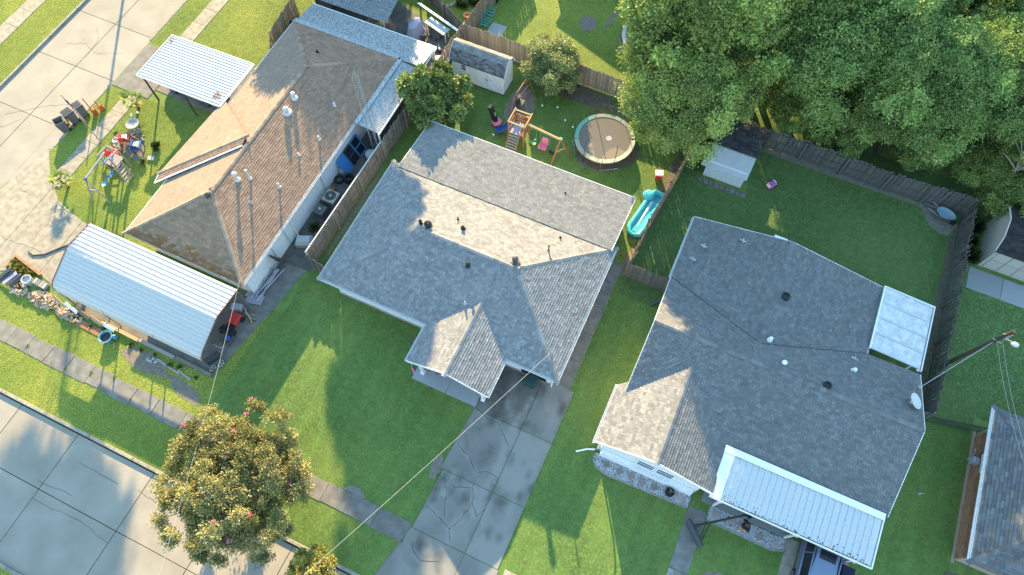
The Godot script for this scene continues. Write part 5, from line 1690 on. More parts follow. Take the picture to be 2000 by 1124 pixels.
	# teal bin by the fence
	t = thing("barrel", "teal open barrel by the fence left of the storage shed", "barrel", P(-18.2, 29.2))
	m2 = MB.new()
	m2.lathe(P(-18.2, 29.2), [Vector2(0.24, 0.0), Vector2(0.29, 0.4), Vector2(0.29, 0.75), Vector2(0.25, 0.75), Vector2(0.22, 0.2), Vector2(0, 0.2)], 16)
	obj("body", m2, M.teal, t)
	m2 = MB.new()
	m2.bar(P(-18.35, 29.1, 0.6), P(-18.25, 29.35, 1.0), 0.25, 0.03)
	obj("scrap_board", m2, M.white_paint, t)
	# inflatable slide
	t = thing("inflatable_slide", "blue inflatable pool slide lying against the garden fence", "inflatable", P(-1.55, 23.9))
	var ctr := [Vector2(-1.85, 22.3), Vector2(-1.75, 23.3), Vector2(-1.6, 24.3), Vector2(-1.42, 25.2)]
	m2 = MB.new()
	m2.prism([Vector2(-2.2, 22.2), Vector2(-1.5, 22.15), Vector2(-1.05, 25.3), Vector2(-1.75, 25.4)], 0.02, 0.27, 0.04)
	obj("floor", m2, M.vinyl_blue, t)
	for l in [[P(-1.85, 21.98, 0.2), P(-2.2, 22.15, 0.2), P(-2.25, 22.6, 0.22), P(-2.0, 24.0, 0.26), P(-1.85, 25.0, 0.32)], [P(-1.85, 21.98, 0.2), P(-1.5, 22.1, 0.2), P(-1.38, 22.6, 0.22), P(-1.2, 24.0, 0.26), P(-0.98, 25.2, 0.32)], [P(-2.02, 24.9, 0.34), P(-1.6, 25.35, 0.5), P(-1.05, 25.3, 0.4)]]:
		m2 = MB.new()
		m2.tube(l, [0.13, 0.17, 0.17, 0.17, 0.14], 12)
		obj("air_tube", m2, M.vinyl_blue, t)
	m2 = MB.new()
	m2.tube([P(-1.83, 22.6, 0.2), P(-1.65, 23.9, 0.22), P(-1.55, 24.7, 0.25)], [0.07, 0.12, 0.1], 10)
	obj("divider", m2, M.vinyl_pale, t)
	m2 = MB.new()
	m2.ball(P(-1.9, 25.0, 0.4), Vector3(0.42, 0.26, 0.36), 14)
	obj("headrest", m2, M.vinyl_blue, t)
	# cooler on the grass
	t = thing("cool_box", "red cool box with white lid by the garden fence", "cool box", P(-1.85, 26.75), "", 0.35)
	m2 = MB.new()
	m2.hexa([Vector3(-0.2, 0, 0.17), Vector3(0.2, 0, 0.17), Vector3(0.2, 0, -0.17), Vector3(-0.2, 0, -0.17), Vector3(-0.24, 0.5, 0.2), Vector3(0.24, 0.5, 0.2), Vector3(0.24, 0.5, -0.2), Vector3(-0.24, 0.5, -0.2)])
	obj("body", m2, M.toy_red, t, true)
	m2 = MB.new()
	m2.cbx(Vector3(0, 0.55, 0), Vector3(0.5, 0.1, 0.42), 0.03)
	obj("lid", m2, M.white_paint, t, true)
	# wheelbarrow
	t = thing("wheelbarrow", "blue grey wheelbarrow on bare ground in the fence corner", "wheelbarrow", P(15.3, 31.3), "", -0.25)
	m2 = MB.new()
	var rim := []
	for i in 16:
		var a := TAU * i / 16
		rim.append(Vector3(cos(a) * 0.55 * (1.15 if cos(a) > 0 else 0.95), 0, sin(a) * 0.36))
	for i in 16:
		var a: Vector3 = rim[i]
		var c: Vector3 = rim[(i + 1) % 16]
		m2.quad(a * 0.55 + Vector3(0, 0.32, 0), c * 0.55 + Vector3(0, 0.32, 0), c + Vector3(0, 0.62, 0), a + Vector3(0, 0.62, 0))
		m2.tri(Vector3(0, 0.32, 0), a * 0.55 + Vector3(0, 0.32, 0), c * 0.55 + Vector3(0, 0.32, 0))
		m2.quad(a + Vector3(0, 0.62, 0), c + Vector3(0, 0.62, 0), c * 1.06 + Vector3(0, 0.60, 0), a * 1.06 + Vector3(0, 0.60, 0))
	obj("tray", m2, M.barrow, t, true)
	for s in [-1, 1]:
		m2 = MB.new()
		m2.tube([Vector3(0.6, 0.2, 0.06 * s), Vector3(-0.2, 0.34, 0.25 * s), Vector3(-0.95, 0.55, 0.3 * s)], [0.02], 6)
		obj("handle", m2, M.steel, t, true)
		m2 = MB.new()
		m2.tube([Vector3(-0.3, 0.34, 0.26 * s), Vector3(-0.4, 0.0, 0.24 * s)], [0.018], 6)
		obj("leg", m2, M.steel, t, true)
	m2 = MB.new()
	m2.tube([Vector3(0.68, 0.2, -0.05), Vector3(0.68, 0.2, 0.05)], [0.2], 16)
	obj("wheel", m2, M.rubber, t, true)
	# toy car
	t = thing("toy_car", "small pink and purple toy car alone on the dark right lawn", "toy", P(4.95, 29.15), "", 1.0)
	m2 = MB.new()
	m2.cbx(Vector3(0, 0.2, 0), Vector3(0.62, 0.22, 0.38), 0.07)
	obj("body", m2, M.toy_pink, t, true)
	m2 = MB.new()
	m2.cbx(Vector3(0.03, 0.34, 0), Vector3(0.34, 0.1, 0.3), 0.04)
	obj("seat", m2, M.toy_purple, t, true)
	m2 = MB.new()
	m2.cbx(Vector3(-0.29, 0.27, 0), Vector3(0.08, 0.14, 0.3), 0.02)
	m2.bar(Vector3(0.22, 0.36, -0.15), Vector3(0.22, 0.36, 0.15), 0.03, 0.1)
	obj("trim", m2, M.white_paint, t, true)
	for x in [-0.2, 0.2]:
		for s in [-0.2, 0.2]:
			m2 = MB.new()
			m2.tube([Vector3(x, 0.09, s - 0.03), Vector3(x, 0.09, s + 0.03)], [0.09], 10)
			obj("wheel", m2, M.dark_grey, t, true)
	# litter and balls
	var g := [[-10.0, 29.3], [-11.0, 29.0], [-9.1, 28.5], [-10.3, 26.2], [-13.0, 25.4], [-8.4, 28.2]]
	var b0: Node3D
	for i in g.size():
		if i == 0:
			b0 = thing("ball", "small white ball between the trampoline and the back fence myrtle", "ball", P(g[0][0], g[0][1], 0.05), "white balls scattered on the back lawn")
			m2 = MB.new()
			m2.ball(Vector3.ZERO, Vector3(0.07, 0.07, 0.07), 8)
			obj("shell", m2, M.white_paint, b0, true)
		else: again(b0, P(g[i][0], g[i][1], 0.05), 0, ["", "small white ball on the lawn's bare edge by the swing frame", "small white ball left of the trampoline's dark net pole", "small white ball on the grass behind the play tower", "small white ball beside the blue slide's foot", "small white ball nearest the trampoline rim"][i])

func side_yard() -> void:
	# two condensers
	for s in [[-19.95, 16.35, 0.86, 0.8, "large square air conditioner unit beside the white wall of the brown roofed house"], [-20.05, 15.25, 0.62, 0.82, "smaller dark air conditioner unit next to the larger one in the side yard"]]:
		var at := P(s[0], s[1])
		var w: float = s[2]
		var h: float = s[3]
		var t := thing("air_conditioner", s[4], "air conditioner", at, "air conditioner units in the side yard")
		var b := MB.new()
		b.cbx(at + Vector3(0, 0.04, 0), Vector3(w + 0.12, 0.08, w + 0.12))
		obj("base", b, M.old_concrete, t)
		b = MB.new()
		b.cbx(at + Vector3(0, 0.08 + h / 2, 0), Vector3(w, h, w), 0.05)
		obj("cabinet", b, M.ac_grey if w > 0.7 else M.bin_grey, t)
		for i in 7:
			b = MB.new()
			var hh := 0.16 + i * h / 8.5
			for k in [-1, 1]:
				b.bar(at + Vector3(-w / 2, hh, (w / 2 + 0.008) * k), at + Vector3(w / 2, hh, (w / 2 + 0.008) * k), 0.02, 0.025)
				b.bar(at + Vector3((w / 2 + 0.008) * k, hh, -w / 2), at + Vector3((w / 2 + 0.008) * k, hh, w / 2), 0.02, 0.025)
			obj("louvre", b, M.dark_grey, t)
		b = MB.new()
		b.lathe(at + Vector3(0, 0.08 + h, 0), [Vector2(w * 0.4, 0.0), Vector2(w * 0.4, 0.02), Vector2(w * 0.36, 0.02), Vector2(w * 0.36, 0.006), Vector2(0, 0.006)], 20)
		var fan := obj("fan", b, M.black_plastic, t)
		for r in [0.34, 0.25, 0.16]:
			b = MB.new()
			var ring := []
			for i in 21: ring.append(at + Vector3(cos(TAU * i / 20) * w * r, 0.11 + h, sin(TAU * i / 20) * w * r))
			b.tube(ring, [0.008], 5)
			obj("grille_ring", b, M.grey_paint, fan)
		b = MB.new()
		b.lathe(at + Vector3(0, 0.08 + h, 0), [Vector2(0.09, 0.0), Vector2(0.09, 0.035), Vector2(0, 0.045)], 12)
		obj("hub", b, M.grey_paint, fan)
	# pet carrier
	var t := thing("pet_carrier", "grey plastic pet carrier lying in the side yard by the fence", "pet carrier", P(-20.0, 13.1), "", 0.42)
	var b := MB.new()
	b.cbx(Vector3(0, 0.17, 0), Vector3(1.0, 0.3, 0.66), 0.05)
	obj("base", b, M.kennel_base, t, true)
	b = MB.new()
	b.bx(-0.5, 0.5, -0.33, 0.33, 0.33, 0.42)
	b.bx(-0.5, 0.5, -0.33, 0.33, 0.42, 0.66, 0.12)
	obj("lid", b, M.kennel, t, true)
	b = MB.new()
	b.tube([Vector3(-0.5, 0.12, 0.2), Vector3(-0.62, 0.12, 0.2), Vector3(-0.62, 0.12, -0.2), Vector3(-0.5, 0.12, -0.2)], [0.02], 6)
	obj("wire_door", b, M.steel, t, true)
	# blue window frames leaning on the wall
	for k in 3:
		var v0 := 18.55 + k * 0.82
		t = thing("window_frame", ["blue window frame leaning on the wall, nearest the tyre pile", "blue window frame leaning on the wall, middle of three", "blue window frame leaning on the wall, nearest the patio roof"][k], "window frame", P(-20.3, v0 + 0.35))
		b = MB.new()
		var x0 := -20.75
		var x1 := -20.2
		for l in [[P(x0, v0, 1.15), P(x1, v0, 0.02)], [P(x0, v0 + 0.72, 1.15), P(x1, v0 + 0.72, 0.02)], [P(x0, v0, 1.15), P(x0, v0 + 0.72, 1.15)], [P(x1, v0, 0.02), P(x1, v0 + 0.72, 0.02)], [P((x0 + x1) / 2, v0, 0.58), P((x0 + x1) / 2, v0 + 0.72, 0.58)]]: b.bar(l[0], l[1], 0.08, 0.05, Vector3(0.9, 0.45, 0))
		obj("frame", b, M.frame_blue if k != 1 else M.dark_grey, t)
		b = MB.new()
		b.quad(P(x0, v0, 1.14), P(x1, v0, 0.01), P(x1, v0 + 0.72, 0.01), P(x0, v0 + 0.72, 1.14))
		obj("pane", b, M.frame_blue if k == 0 else M.glass, t)
	# tyres, bucket, pots, boxes, bags
	for p in [[-19.95, 18.25, 0.0], [-19.9, 18.3, 0.2], [-20.5, 18.0, 0.0]]:
		t = thing("tyre", ["old black tyre on the side yard slab, topmost of a pair", "old black tyre under another tyre in the side yard", "old black tyre beside the white wall, near the bucket"][[0.2, 0.0].find(p[2]) if p[0] > -20.2 else 2], "tyre", P(p[0], p[1], p[2]), "tyres in the side yard")
		b = MB.new()
		b.lathe(P(p[0], p[1], p[2]), [Vector2(0.2, 0.03), Vector2(0.3, 0.0), Vector2(0.34, 0.1), Vector2(0.3, 0.2), Vector2(0.2, 0.17), Vector2(0.2, 0.03)], 18)
		obj("tread", b, M.rubber, t)
	t = thing("bucket", "white plastic bucket ring on the slab beside the air conditioner", "bucket", P(-19.4, 16.95))
	b = MB.new()
	b.lathe(P(-19.4, 16.95), [Vector2(0.13, 0), Vector2(0.17, 0.32), Vector2(0.15, 0.32), Vector2(0.12, 0.05), Vector2(0, 0.05)], 14)
	obj("body", b, M.white_paint, t)
	t = thing("plastic_drum", "pale round drum beside the blue window frames", "drum", P(-19.45, 20.35))
	b = MB.new()
	b.lathe(P(-19.45, 20.35), [Vector2(0.3, 0), Vector2(0.33, 0.3), Vector2(0.33, 0.6), Vector2(0.25, 0.66), Vector2(0, 0.66)], 16)
	obj("body", b, M.kennel, t)
	for p in [["wooden_crate", "brown wooden crate against the wall near the tyres", "crate", -20.5, 17.1, 0.4, 0.3, 0.4, "red_wood"], ["cardboard_box", "pale box standing on the slab by the tyre pile", "box", -20.6, 18.6, 0.35, 0.4, 0.3, "kennel"], ["storage_box", "dark storage box under the patio roof edge", "box", -19.7, 21.2, 0.7, 0.5, 0.5, "dark_grey"]]:
		tile_box(p[1], p[0], p[2], P(p[3], p[4]), Vector3(p[5], p[6], p[7]), M[p[8]], rf(-0.5, 0.5), 0.02)
	t = thing("bicycle", "black bicycle leaning in the shade under the patio roof", "bicycle", P(-19.9, 21.9))
	for v in [21.45, 22.4]:
		b = MB.new()
		var ring := []
		for i in 19: ring.append(P(-19.9 + 0.1 * sin(TAU * i / 18), v + 0.32 * cos(TAU * i / 18), 0.34 + 0.32 * sin(TAU * i / 18)))
		b.tube(ring, [0.025], 6)
		obj("wheel", b, M.rubber, t)
	frame_bars(t, "frame_tube", [[P(-19.9, 21.45, 0.34), P(-19.87, 21.7, 0.75), P(-19.87, 22.2, 0.8), P(-19.9, 22.4, 0.34)], [P(-19.87, 21.7, 0.75), P(-19.9, 21.85, 0.34), P(-19.87, 22.2, 0.8)]], 0.018, M.dark_grey)
	plant("fern", "dark leafy weeds beside the wall near the pet carrier", P(-20.1, 14.3), 0.55, 0.35, Color(0.05, 0.065, 0.02), 120)
	# pile of metal pipes
	t = thing("pipe_pile", "pile of grey metal pipes and gutters beside the brown roof eave", "pipes", P(-21.0, 9.8))
	for i in 15:
		b = MB.new()
		var u := -21.35 + i * 0.075
		b.tube([P(u + rf(-0.2, 0.2), 8.7 + rf(-0.2, 0.3), 0.12 + rf(0, 0.25)), P(u + rf(-0.25, 0.25), 10.9 + rf(-0.3, 0.3), 0.15 + rf(0, 0.4))], [rf(0.025, 0.05)], 7)
		obj("pipe", b, [M.galvanised, M.lavender, M.white_metal][i % 3], t)
	t = thing("sheet_stack", "stack of pale sheets lying in front of the pipe pile", "sheets", P(-20.8, 8.6))
	for i in 5:
		b = MB.new()
		b.bar(P(-21.2, 8.25 + i * 0.12, 0.06 + i * 0.03), P(-20.2, 8.5 + i * 0.1, 0.06 + i * 0.03), 0.12, 0.02)
		obj("sheet", b, M.lavender, t)
	# antenna tower: a slim lattice of three legs
	t = thing("antenna_tower", "slim three legged lattice antenna tower beside the patio roof", "tower", P(-19.2, 20.75))
	var base := [P(-19.3, 20.6, 0), P(-18.95, 20.65, 0), P(-19.1, 20.95, 0)]
	var H := 7.3
	for i in 3:
		b = MB.new()
		b.tube([base[i], base[i] + Vector3(0, H, 0), P(-19.12, 20.73, H + 0.6)], [0.022], 6)
		obj("leg", b, M.galvanised, t)
	for k in 18:
		b = MB.new()
		for i in 3:
			b.tube([base[i] + Vector3(0, 0.3 + k * 0.39, 0), base[(i + 1) % 3] + Vector3(0, 0.5 + k * 0.39, 0)], [0.008], 4, false)
		obj("brace", b, M.galvanised, t)
	# clutter behind the patio roof
	t = thing("covered_machine", "machine under a grey tarpaulin in the cluttered yard at top", "tarpaulin", P(-22.0, 31.3))
	b = MB.new()
	for i in 16:
		var a := TAU * i / 16
		var e := TAU * (i + 1) / 16
		var f := func(x, j): return Vector3(cos(x) * (0.55 + 0.08 * (j % 2)), 0, -sin(x) * (1.0 + 0.1 * (j % 2)))
		b.quad(P(-22, 31.3, 0.02) + f.call(a, i), P(-22, 31.3, 0.02) + f.call(e, i + 1), P(-22, 31.3, 0.95) + f.call(e, i + 1) * 0.6, P(-22, 31.3, 0.95) + f.call(a, i) * 0.6)
		b.tri(P(-22, 31.3, 1.2), P(-22, 31.3, 0.95) + f.call(a, i) * 0.6, P(-22, 31.3, 0.95) + f.call(e, i + 1) * 0.6)
	obj("cover", b, M.lavender, t)
	t = thing("work_table", "white table frame with long white rail in the cluttered top yard", "table", P(-20.6, 32.2))
	b = MB.new()
	b.bar(P(-22.6, 33.1, 1.0), P(-18.8, 31.9, 1.0), 0.16, 0.08)
	obj("rail", b, M.white_paint, t)
	b = MB.new()
	b.bar(P(-21.4, 32.2, 0.72), P(-19.6, 31.65, 0.72), 0.7, 0.05)
	obj("table_top", b, M.kennel, t)
	for p in [Vector2(-21.3, 32.5), Vector2(-19.7, 32.0), Vector2(-21.4, 31.9), Vector2(-19.6, 31.4)]:
		b = MB.new()
		b.bar(P(p.x, p.y, 0), P(p.x, p.y, 0.7), 0.06, 0.06, Vector3.RIGHT)
		obj("leg", b, M.white_paint, t)
	t = thing("scrap_heap", "heap of dark scrap and branches in the cluttered yard at top", "scrap", P(-20.2, 30.4))
	for i in 34:
		b = MB.new()
		var p := P(-20.4 + rf(-1.3, 1.3), 30.4 + rf(-0.9, 0.8), rf(0.05, 0.4))
		b.bar(p, p + Vector3(rf(-0.5, 0.5), rf(-0.05, 0.25), rf(-0.5, 0.5)), rf(0.04, 0.16), rf(0.03, 0.12))
		obj("scrap_piece", b, [M.dark_grey, M.dark_wood, M.rusty_metal, M.black_plastic][i % 4], t)
	tile_box("grey storage chest behind the patio roof corner at top", "storage_chest", "chest", P(-19.0, 29.6), Vector3(0.9, 0.5, 0.5), M.kennel, 0.5, 0.04)
	t = thing("barbecue", "black barbecue with red parts at the top left house corner", "barbecue", P(-29.6, 28.0))
	b = MB.new()
	b.ball(P(-29.9, 27.9, 0.75), Vector3(0.4, 0.3, 0.35), 12)
	obj("kettle", b, M.black_plastic, t)
	for p in [Vector2(-30.1, 27.8), Vector2(-29.7, 27.8), Vector2(-29.9, 28.15)]:
		b = MB.new()
		b.tube([P(p.x, p.y, 0), P(-29.9, 27.9, 0.7)], [0.02], 6)
		obj("leg", b, M.steel, t)
	t = thing("tricycle", "red child's tricycle beside the barbecue at the house corner", "tricycle", P(-29.0, 28.1))
	for p in [Vector2(-29.3, 28.0), Vector2(-28.8, 27.85), Vector2(-28.7, 28.35)]:
		b = MB.new()
		b.tube([P(p.x, p.y - 0.03, 0.2), P(p.x, p.y + 0.03, 0.2)], [0.2], 12)
		obj("wheel", b, M.rubber, t)
	b = MB.new()
	b.tube([P(-29.3, 28.0, 0.4), P(-29.25, 28.02, 0.65)], [0.03], 6)
	b.tube([P(-29.3, 28.0, 0.35), P(-28.75, 28.1, 0.35)], [0.05], 8)
	b.cbx(P(-28.8, 28.1, 0.45), Vector3(0.3, 0.08, 0.3), 0.02)
	obj("frame", b, M.toy_red, t)
	b = MB.new()
	b.bar(P(-29.25, 27.8, 0.65), P(-29.25, 28.25, 0.65), 0.03, 0.03)
	obj("handlebar", b, M.steel, t)
	# green lounge frame, stone ring and flower bed beyond the fence
	t = thing("garden_swing_seat", "green metal ladder backed lounger on a slab at the top", "lounger", P(-17.6, 34.6))
	b = MB.new()
	b.tube([P(-17.9, 33.6, 0.3), P(-18.15, 34.4, 0.32), P(-17.9, 35.4, 0.6), P(-17.5, 35.5, 0.62), P(-17.4, 34.4, 0.32), P(-17.55, 33.6, 0.3)], [0.03], 7)
	obj("frame", b, M.teal, t)
	for i in 7:
		b = MB.new()
		b.bar(P(-18.05, 33.8 + i * 0.24, 0.31 + maxf(0, i - 3) * 0.07), P(-17.5, 33.8 + i * 0.24, 0.31 + maxf(0, i - 3) * 0.07), 0.1, 0.02)
		obj("slat", b, M.teal, t)
	for p in [Vector2(-17.95, 33.8), Vector2(-17.5, 33.8), Vector2(-18.0, 35.1), Vector2(-17.5, 35.1)]:
		b = MB.new()
		b.tube([P(p.x, p.y, 0), P(p.x, p.y, 0.32)], [0.025], 6)
		obj("leg", b, M.teal, t)
	var pv := group_node("paving_slab")
	slab(pv, rect(-17.4, -16.2, 33.4, 34.6), 0.03, M.porch_concrete, 1.0)
	t = thing("stone_ring", "ring of pale stones round a bed at the top edge", "stone ring", P(-21.9, 35.2))
	for i in 22:
		b = MB.new()
		var a := TAU * i / 22
		b.col = Color(0.40, 0.35, 0.28) * rf(0.8, 1.2)
		b.ball(P(-21.9 + cos(a) * 1.2, 35.3 + sin(a) * 0.9, 0.05), Vector3(0.17, 0.12, 0.14) * rf(0.8, 1.15), 8)
		obj("stone", b, M.stone, t)
	for i in 6: plant("flowering_bush", "flowering bush in the bed at the top of the photo", P(-20.3 + i * 0.32, 35.1 + rf(-0.6, 0.9)), 0.55, 0.7, [Color(0.07, 0.11, 0.03), Color(0.10, 0.13, 0.04)][i % 2], 130, "bushes in the bed at the top")
	t = thing("flower_pot", "terracotta flower pot with plant at the fence end, top of photo", "pot", P(-19.2, 34.1))
	b = MB.new()
	b.lathe(P(-19.2, 34.1), [Vector2(0.18, 0), Vector2(0.27, 0.4), Vector2(0.24, 0.4), Vector2(0.2, 0.3), Vector2(0, 0.3)], 14)
	obj("pot", b, M.terracotta, t)

func front_left() -> void:
	bin("grey wheelie bin with closed lid, farthest from the open bin", P(-38.95, 15.35), 2.8, false)
	bin("grey wheelie bin with closed lid, middle of three at the kerb", P(-39.15, 14.65), 2.9, false)
	bin("open wheelie bin with orange lid hanging down by the street", P(-39.25, 13.85), 4.2, true)
	for p in [[-38.3, 15.75, "red roadside marker post beside the wheelie bins"], [-38.1, 16.2, "red marker on the grass strip beyond the wheelie bins"]]:
		var t := thing("marker_post", p[2], "marker", P(p[0], p[1]))
		var b := MB.new()
		b.cbx(P(p[0], p[1], 0.25), Vector3(0.3, 0.5, 0.2), 0.03)
		obj("box", b, M.marker_red, t)
		b = MB.new()
		b.bar(P(p[0] - 0.12, p[1], 0.5), P(p[0] - 0.12, p[1], 1.5 if p[0] < -38.2 else 0.9), 0.05, 0.05, Vector3.RIGHT)
		obj("stake", b, M.marker_red, t)
	# flag pole
	var t := thing("flag_pole", "grey pole with a striped flag hanging, by the left pavement", "flag", P(-35.85, 13.75))
	var b := MB.new()
	var top := P(-36.0, 13.9, 4.9)
	b.tube([P(-35.85, 13.75, 0), top], [0.035, 0.025], 8)
	obj("pole", b, M.steel, t)
	b = MB.new()
	b.ball(top + Vector3(0, 0.06, 0), Vector3(0.06, 0.06, 0.06), 8)
	obj("finial", b, M.yellow, t)
	b = MB.new()
	var nx := 6
	for i in 13:
		for j in nx:
			var f := func(a, k): return top + Vector3(0.02 + k * 0.055 + 0.02 * sin(k * 1.7), -0.12 - a * 0.105 - k * 0.12, 0.07 * sin(k * 2.1) + 0.02 * k)
			var c := Color(0.5, 0.04, 0.05) if i % 2 == 0 else Color(0.7, 0.7, 0.68)
			if i < 7 and j < 3: c = Color(0.04, 0.06, 0.18)
			b.col = c
			b.quad(f.call(i, j), f.call(i, j + 1), f.call(i + 1, j + 1), f.call(i + 1, j))
	obj("flag_cloth", b, M.tint, t)
	palm("young palm with yellow tinted fronds beside the street carport post", P(-35.95, 17.35), 0.7, 24, 1.05)
	palm("young palm at the driveway edge in the lower left yard", P(-36.1, 10.3), 0.6, 22, 1.0)
	palm("young palm behind the street carport at the pavement", P(-36.2, 22.6), 0.5, 20, 1.0)
	# bird bath
	t = thing("bird_bath", "stone bird bath with wide bowl on the bright left lawn", "bird bath", P(-34.75, 15.75))
	b = MB.new()
	b.col = Color(0.3, 0.27, 0.26)
	b.lathe(P(-34.75, 15.75), [Vector2(0.22, 0), Vector2(0.2, 0.1), Vector2(0.1, 0.2), Vector2(0.09, 0.6), Vector2(0.14, 0.72)], 14)
	obj("pedestal", b, M.stone, t)
	b = MB.new()
	b.col = Color(0.32, 0.31, 0.32)
	b.lathe(P(-34.75, 15.75), [Vector2(0.14, 0.7), Vector2(0.42, 0.84), Vector2(0.44, 0.88), Vector2(0.39, 0.87), Vector2(0.2, 0.78), Vector2(0, 0.76)], 18)
	obj("bowl", b, M.stone, t)
	for i in 14:
		var p := P(-34.6 + rf(-0.5, 0.6), 15.4 + rf(-0.5, 0.35), 0.04)
		t = thing("rock", "small stone round the foot of the bird bath", "stone", p, "stones round the bird bath")
		b = MB.new()
		b.col = Color(0.36, 0.28, 0.22) * rf(0.7, 1.4)
		b.ball(p, Vector3(rf(0.07, 0.15), 0.07, rf(0.06, 0.12)), 8)
		obj("stone", b, M.stone, t)
	# chairs and ornaments on the little patio
	chair("red garden chair with white seat in the left front yard", P(-34.85, 14.75), 2.2, M.toy_red)
	tile_box("white cushion with red mark on the red garden chair", "cushion", "cushion", P(-34.82, 14.78, 0.44), Vector3(0.46, 0.09, 0.46), M.white_paint, 2.2, 0.03)
	chair("navy blue garden chair with cream cushion in the left front yard", P(-33.75, 14.6), 2.0, M.toy_blue)
	tile_box("cream cushion bundled on the navy garden chair", "cushion", "cushion", P(-33.8, 14.62, 0.42), Vector3(0.5, 0.14, 0.42), M.cream, 2.0, 0.05)
	chair("dark red garden chair nearest the climbing frame", P(-34.55, 13.35), 0.6, M.toy_red)
	tile_box("low red bench between flag pole and climbing frame", "garden_bench", "bench", P(-35.0, 13.55), Vector3(0.9, 0.35, 0.35), M.marker_red, 0.5, 0.03)
	for p in [[-35.6, 14.75, 0.17, "cream"], [-35.45, 14.45, 0.22, "white_paint"], [-35.2, 14.2, 0.2, "cream"], [-35.5, 14.1, 0.14, "terracotta"], [-34.9, 13.95, 0.2, "cream"], [-35.15, 14.55, 0.13, "white_paint"]]:
		t = thing("flower_pot", "pale pot among the ornaments beside the flag pole", "pot", P(p[0], p[1]), "pots beside the flag pole")
		b = MB.new()
		b.lathe(P(p[0], p[1]), [Vector2(p[2] * 0.65, 0), Vector2(p[2], p[2] * 1.3), Vector2(p[2] * 0.85, p[2] * 1.3), Vector2(p[2] * 0.7, p[2] * 0.9), Vector2(0, p[2] * 0.9)], 14)
		obj("pot", b, M[p[3]], t)
		b = MB.new()
		for i in 14:
			var a := rf(0, TAU)
			b.col = Color(0.10, 0.13, 0.04) * rf(0.7, 1.3)
			var o := P(p[0], p[1], p[2] * 0.9)
			b.tri(o, o + Vector3(cos(a) * 0.12 - sin(a) * 0.03, 0.16, sin(a) * 0.12 + cos(a) * 0.03), o + Vector3(cos(a) * 0.16, 0.2, sin(a) * 0.16))
		obj("leaves", b, M.leaf_olive, t)
	plant("shrub", "dark round shrub beside the brown roof eave in the left yard", P(-32.8, 15.2), 0.5, 0.6, Color(0.045, 0.07, 0.025), 160)
	plant("yucca", "pale spiky yucca plant by the small left patio", P(-32.85, 13.85), 0.5, 0.5, Color(0.22, 0.24, 0.08), 60)
	plant("shrub", "small green plant at the edge of the left pavement", P(-35.9, 14.9), 0.3, 0.35, Color(0.08, 0.12, 0.03), 70)
	tile_box("pale blue stepping block at the edge of the left patio", "block", "block", P(-32.6, 14.3), Vector3(0.4, 0.12, 0.3), M.kennel, 0.4, 0.02)
	for p in [[-35.7, 16.5], [-35.45, 16.85]]:
		t = thing("garden_ornament", "small black and white heron ornament on the left lawn", "ornament", P(p[0], p[1]), "heron ornaments on the left lawn")
		b = MB.new()
		b.tube([P(p[0], p[1], 0), P(p[0], p[1], 0.3)], [0.012], 5)
		obj("leg", b, M.dark_grey, t)
		b = MB.new()
		b.ball(P(p[0], p[1], 0.36), Vector3(0.13, 0.08, 0.06), 8)
		b.tube([P(p[0] + 0.08, p[1], 0.4), P(p[0] + 0.14, p[1], 0.58), P(p[0] + 0.22, p[1], 0.58)], [0.025, 0.02, 0.006], 6)
		obj("body", b, M.white_paint, t)
	# climbing frame with two swings
	t = thing("climbing_frame", "weathered wooden swing set with ladder and blue parts, left yard", "swing set", P(-33.8, 11.6))
	var e0 := P(-33.65, 10.65, 1.95)
	var e1 := P(-33.85, 12.75, 1.95)
	frame_bars(t, "beam", [[e0, e1]], 0.05, M.lavender)
	frame_bars(t, "leg", [[e0, P(-34.0, 10.15, 0)], [e0, P(-32.85, 10.45, 0)], [P(-33.83, 10.4, 1.0), P(-33.25, 10.55, 1.0)]], 0.045, M.faded_wood)
	b = MB.new()
	b.cbx(e0, Vector3(0.16, 0.12, 0.16), 0.02)
	obj("bracket", b, M.toy_blue, t)
	for p in [Vector2(-34.2, 12.4), Vector2(-33.4, 12.5), Vector2(-34.15, 13.2), Vector2(-33.35, 13.25)]:
		b = MB.new()
		b.bar(P(p.x, p.y, 0), P(p.x, p.y, 1.9), 0.08, 0.08, Vector3.RIGHT)
		obj("post", b, M.faded_wood, t)
	for i in 6:
		b = MB.new()
		b.bar(P(-34.2 + i * 0.16, 12.4, 1.05), P(-34.2 + i * 0.16, 13.25, 1.05), 0.13, 0.03)
		obj("deck_board", b, M.faded_wood, t)
	for l in [[P(-34.2, 12.4, 1.85), P(-34.15, 13.2, 1.85)], [P(-33.4, 12.5, 1.85), P(-33.35, 13.25, 1.85)], [P(-34.15, 13.2, 1.85), P(-33.35, 13.25, 1.85)]]:
		b = MB.new()
		b.bar(l[0], l[1], 0.06, 0.08)
		obj("rail", b, M.faded_wood, t)
	for s in [12.35, 12.95]:
		b = MB.new()
		b.bar(P(-33.35, s, 1.1), P(-32.75, s - 0.25, 0), 0.08, 0.05)
		obj("ladder_rail", b, M.faded_wood, t)
	for i in 6:
		b = MB.new()
		var f := (i + 0.5) / 6.0
		b.bar(P(lerpf(-33.35, -32.75, f), 12.3 - 0.25 * f, lerpf(1.1, 0.02, f)), P(lerpf(-33.35, -32.75, f), 12.98 - 0.25 * f, lerpf(1.1, 0.02, f)), 0.12, 0.035)
		obj("rung", b, M.faded_wood, t)
	b = MB.new()
	for l in [[P(-34.2, 12.75, 1.08), P(-34.7, 12.7, 0.6)], [P(-34.7, 12.7, 0.6), P(-35.1, 12.65, 0.2)]]: b.bar(l[0], l[1], 0.45, 0.05)
	obj("slide", b, M.frame_blue, t)
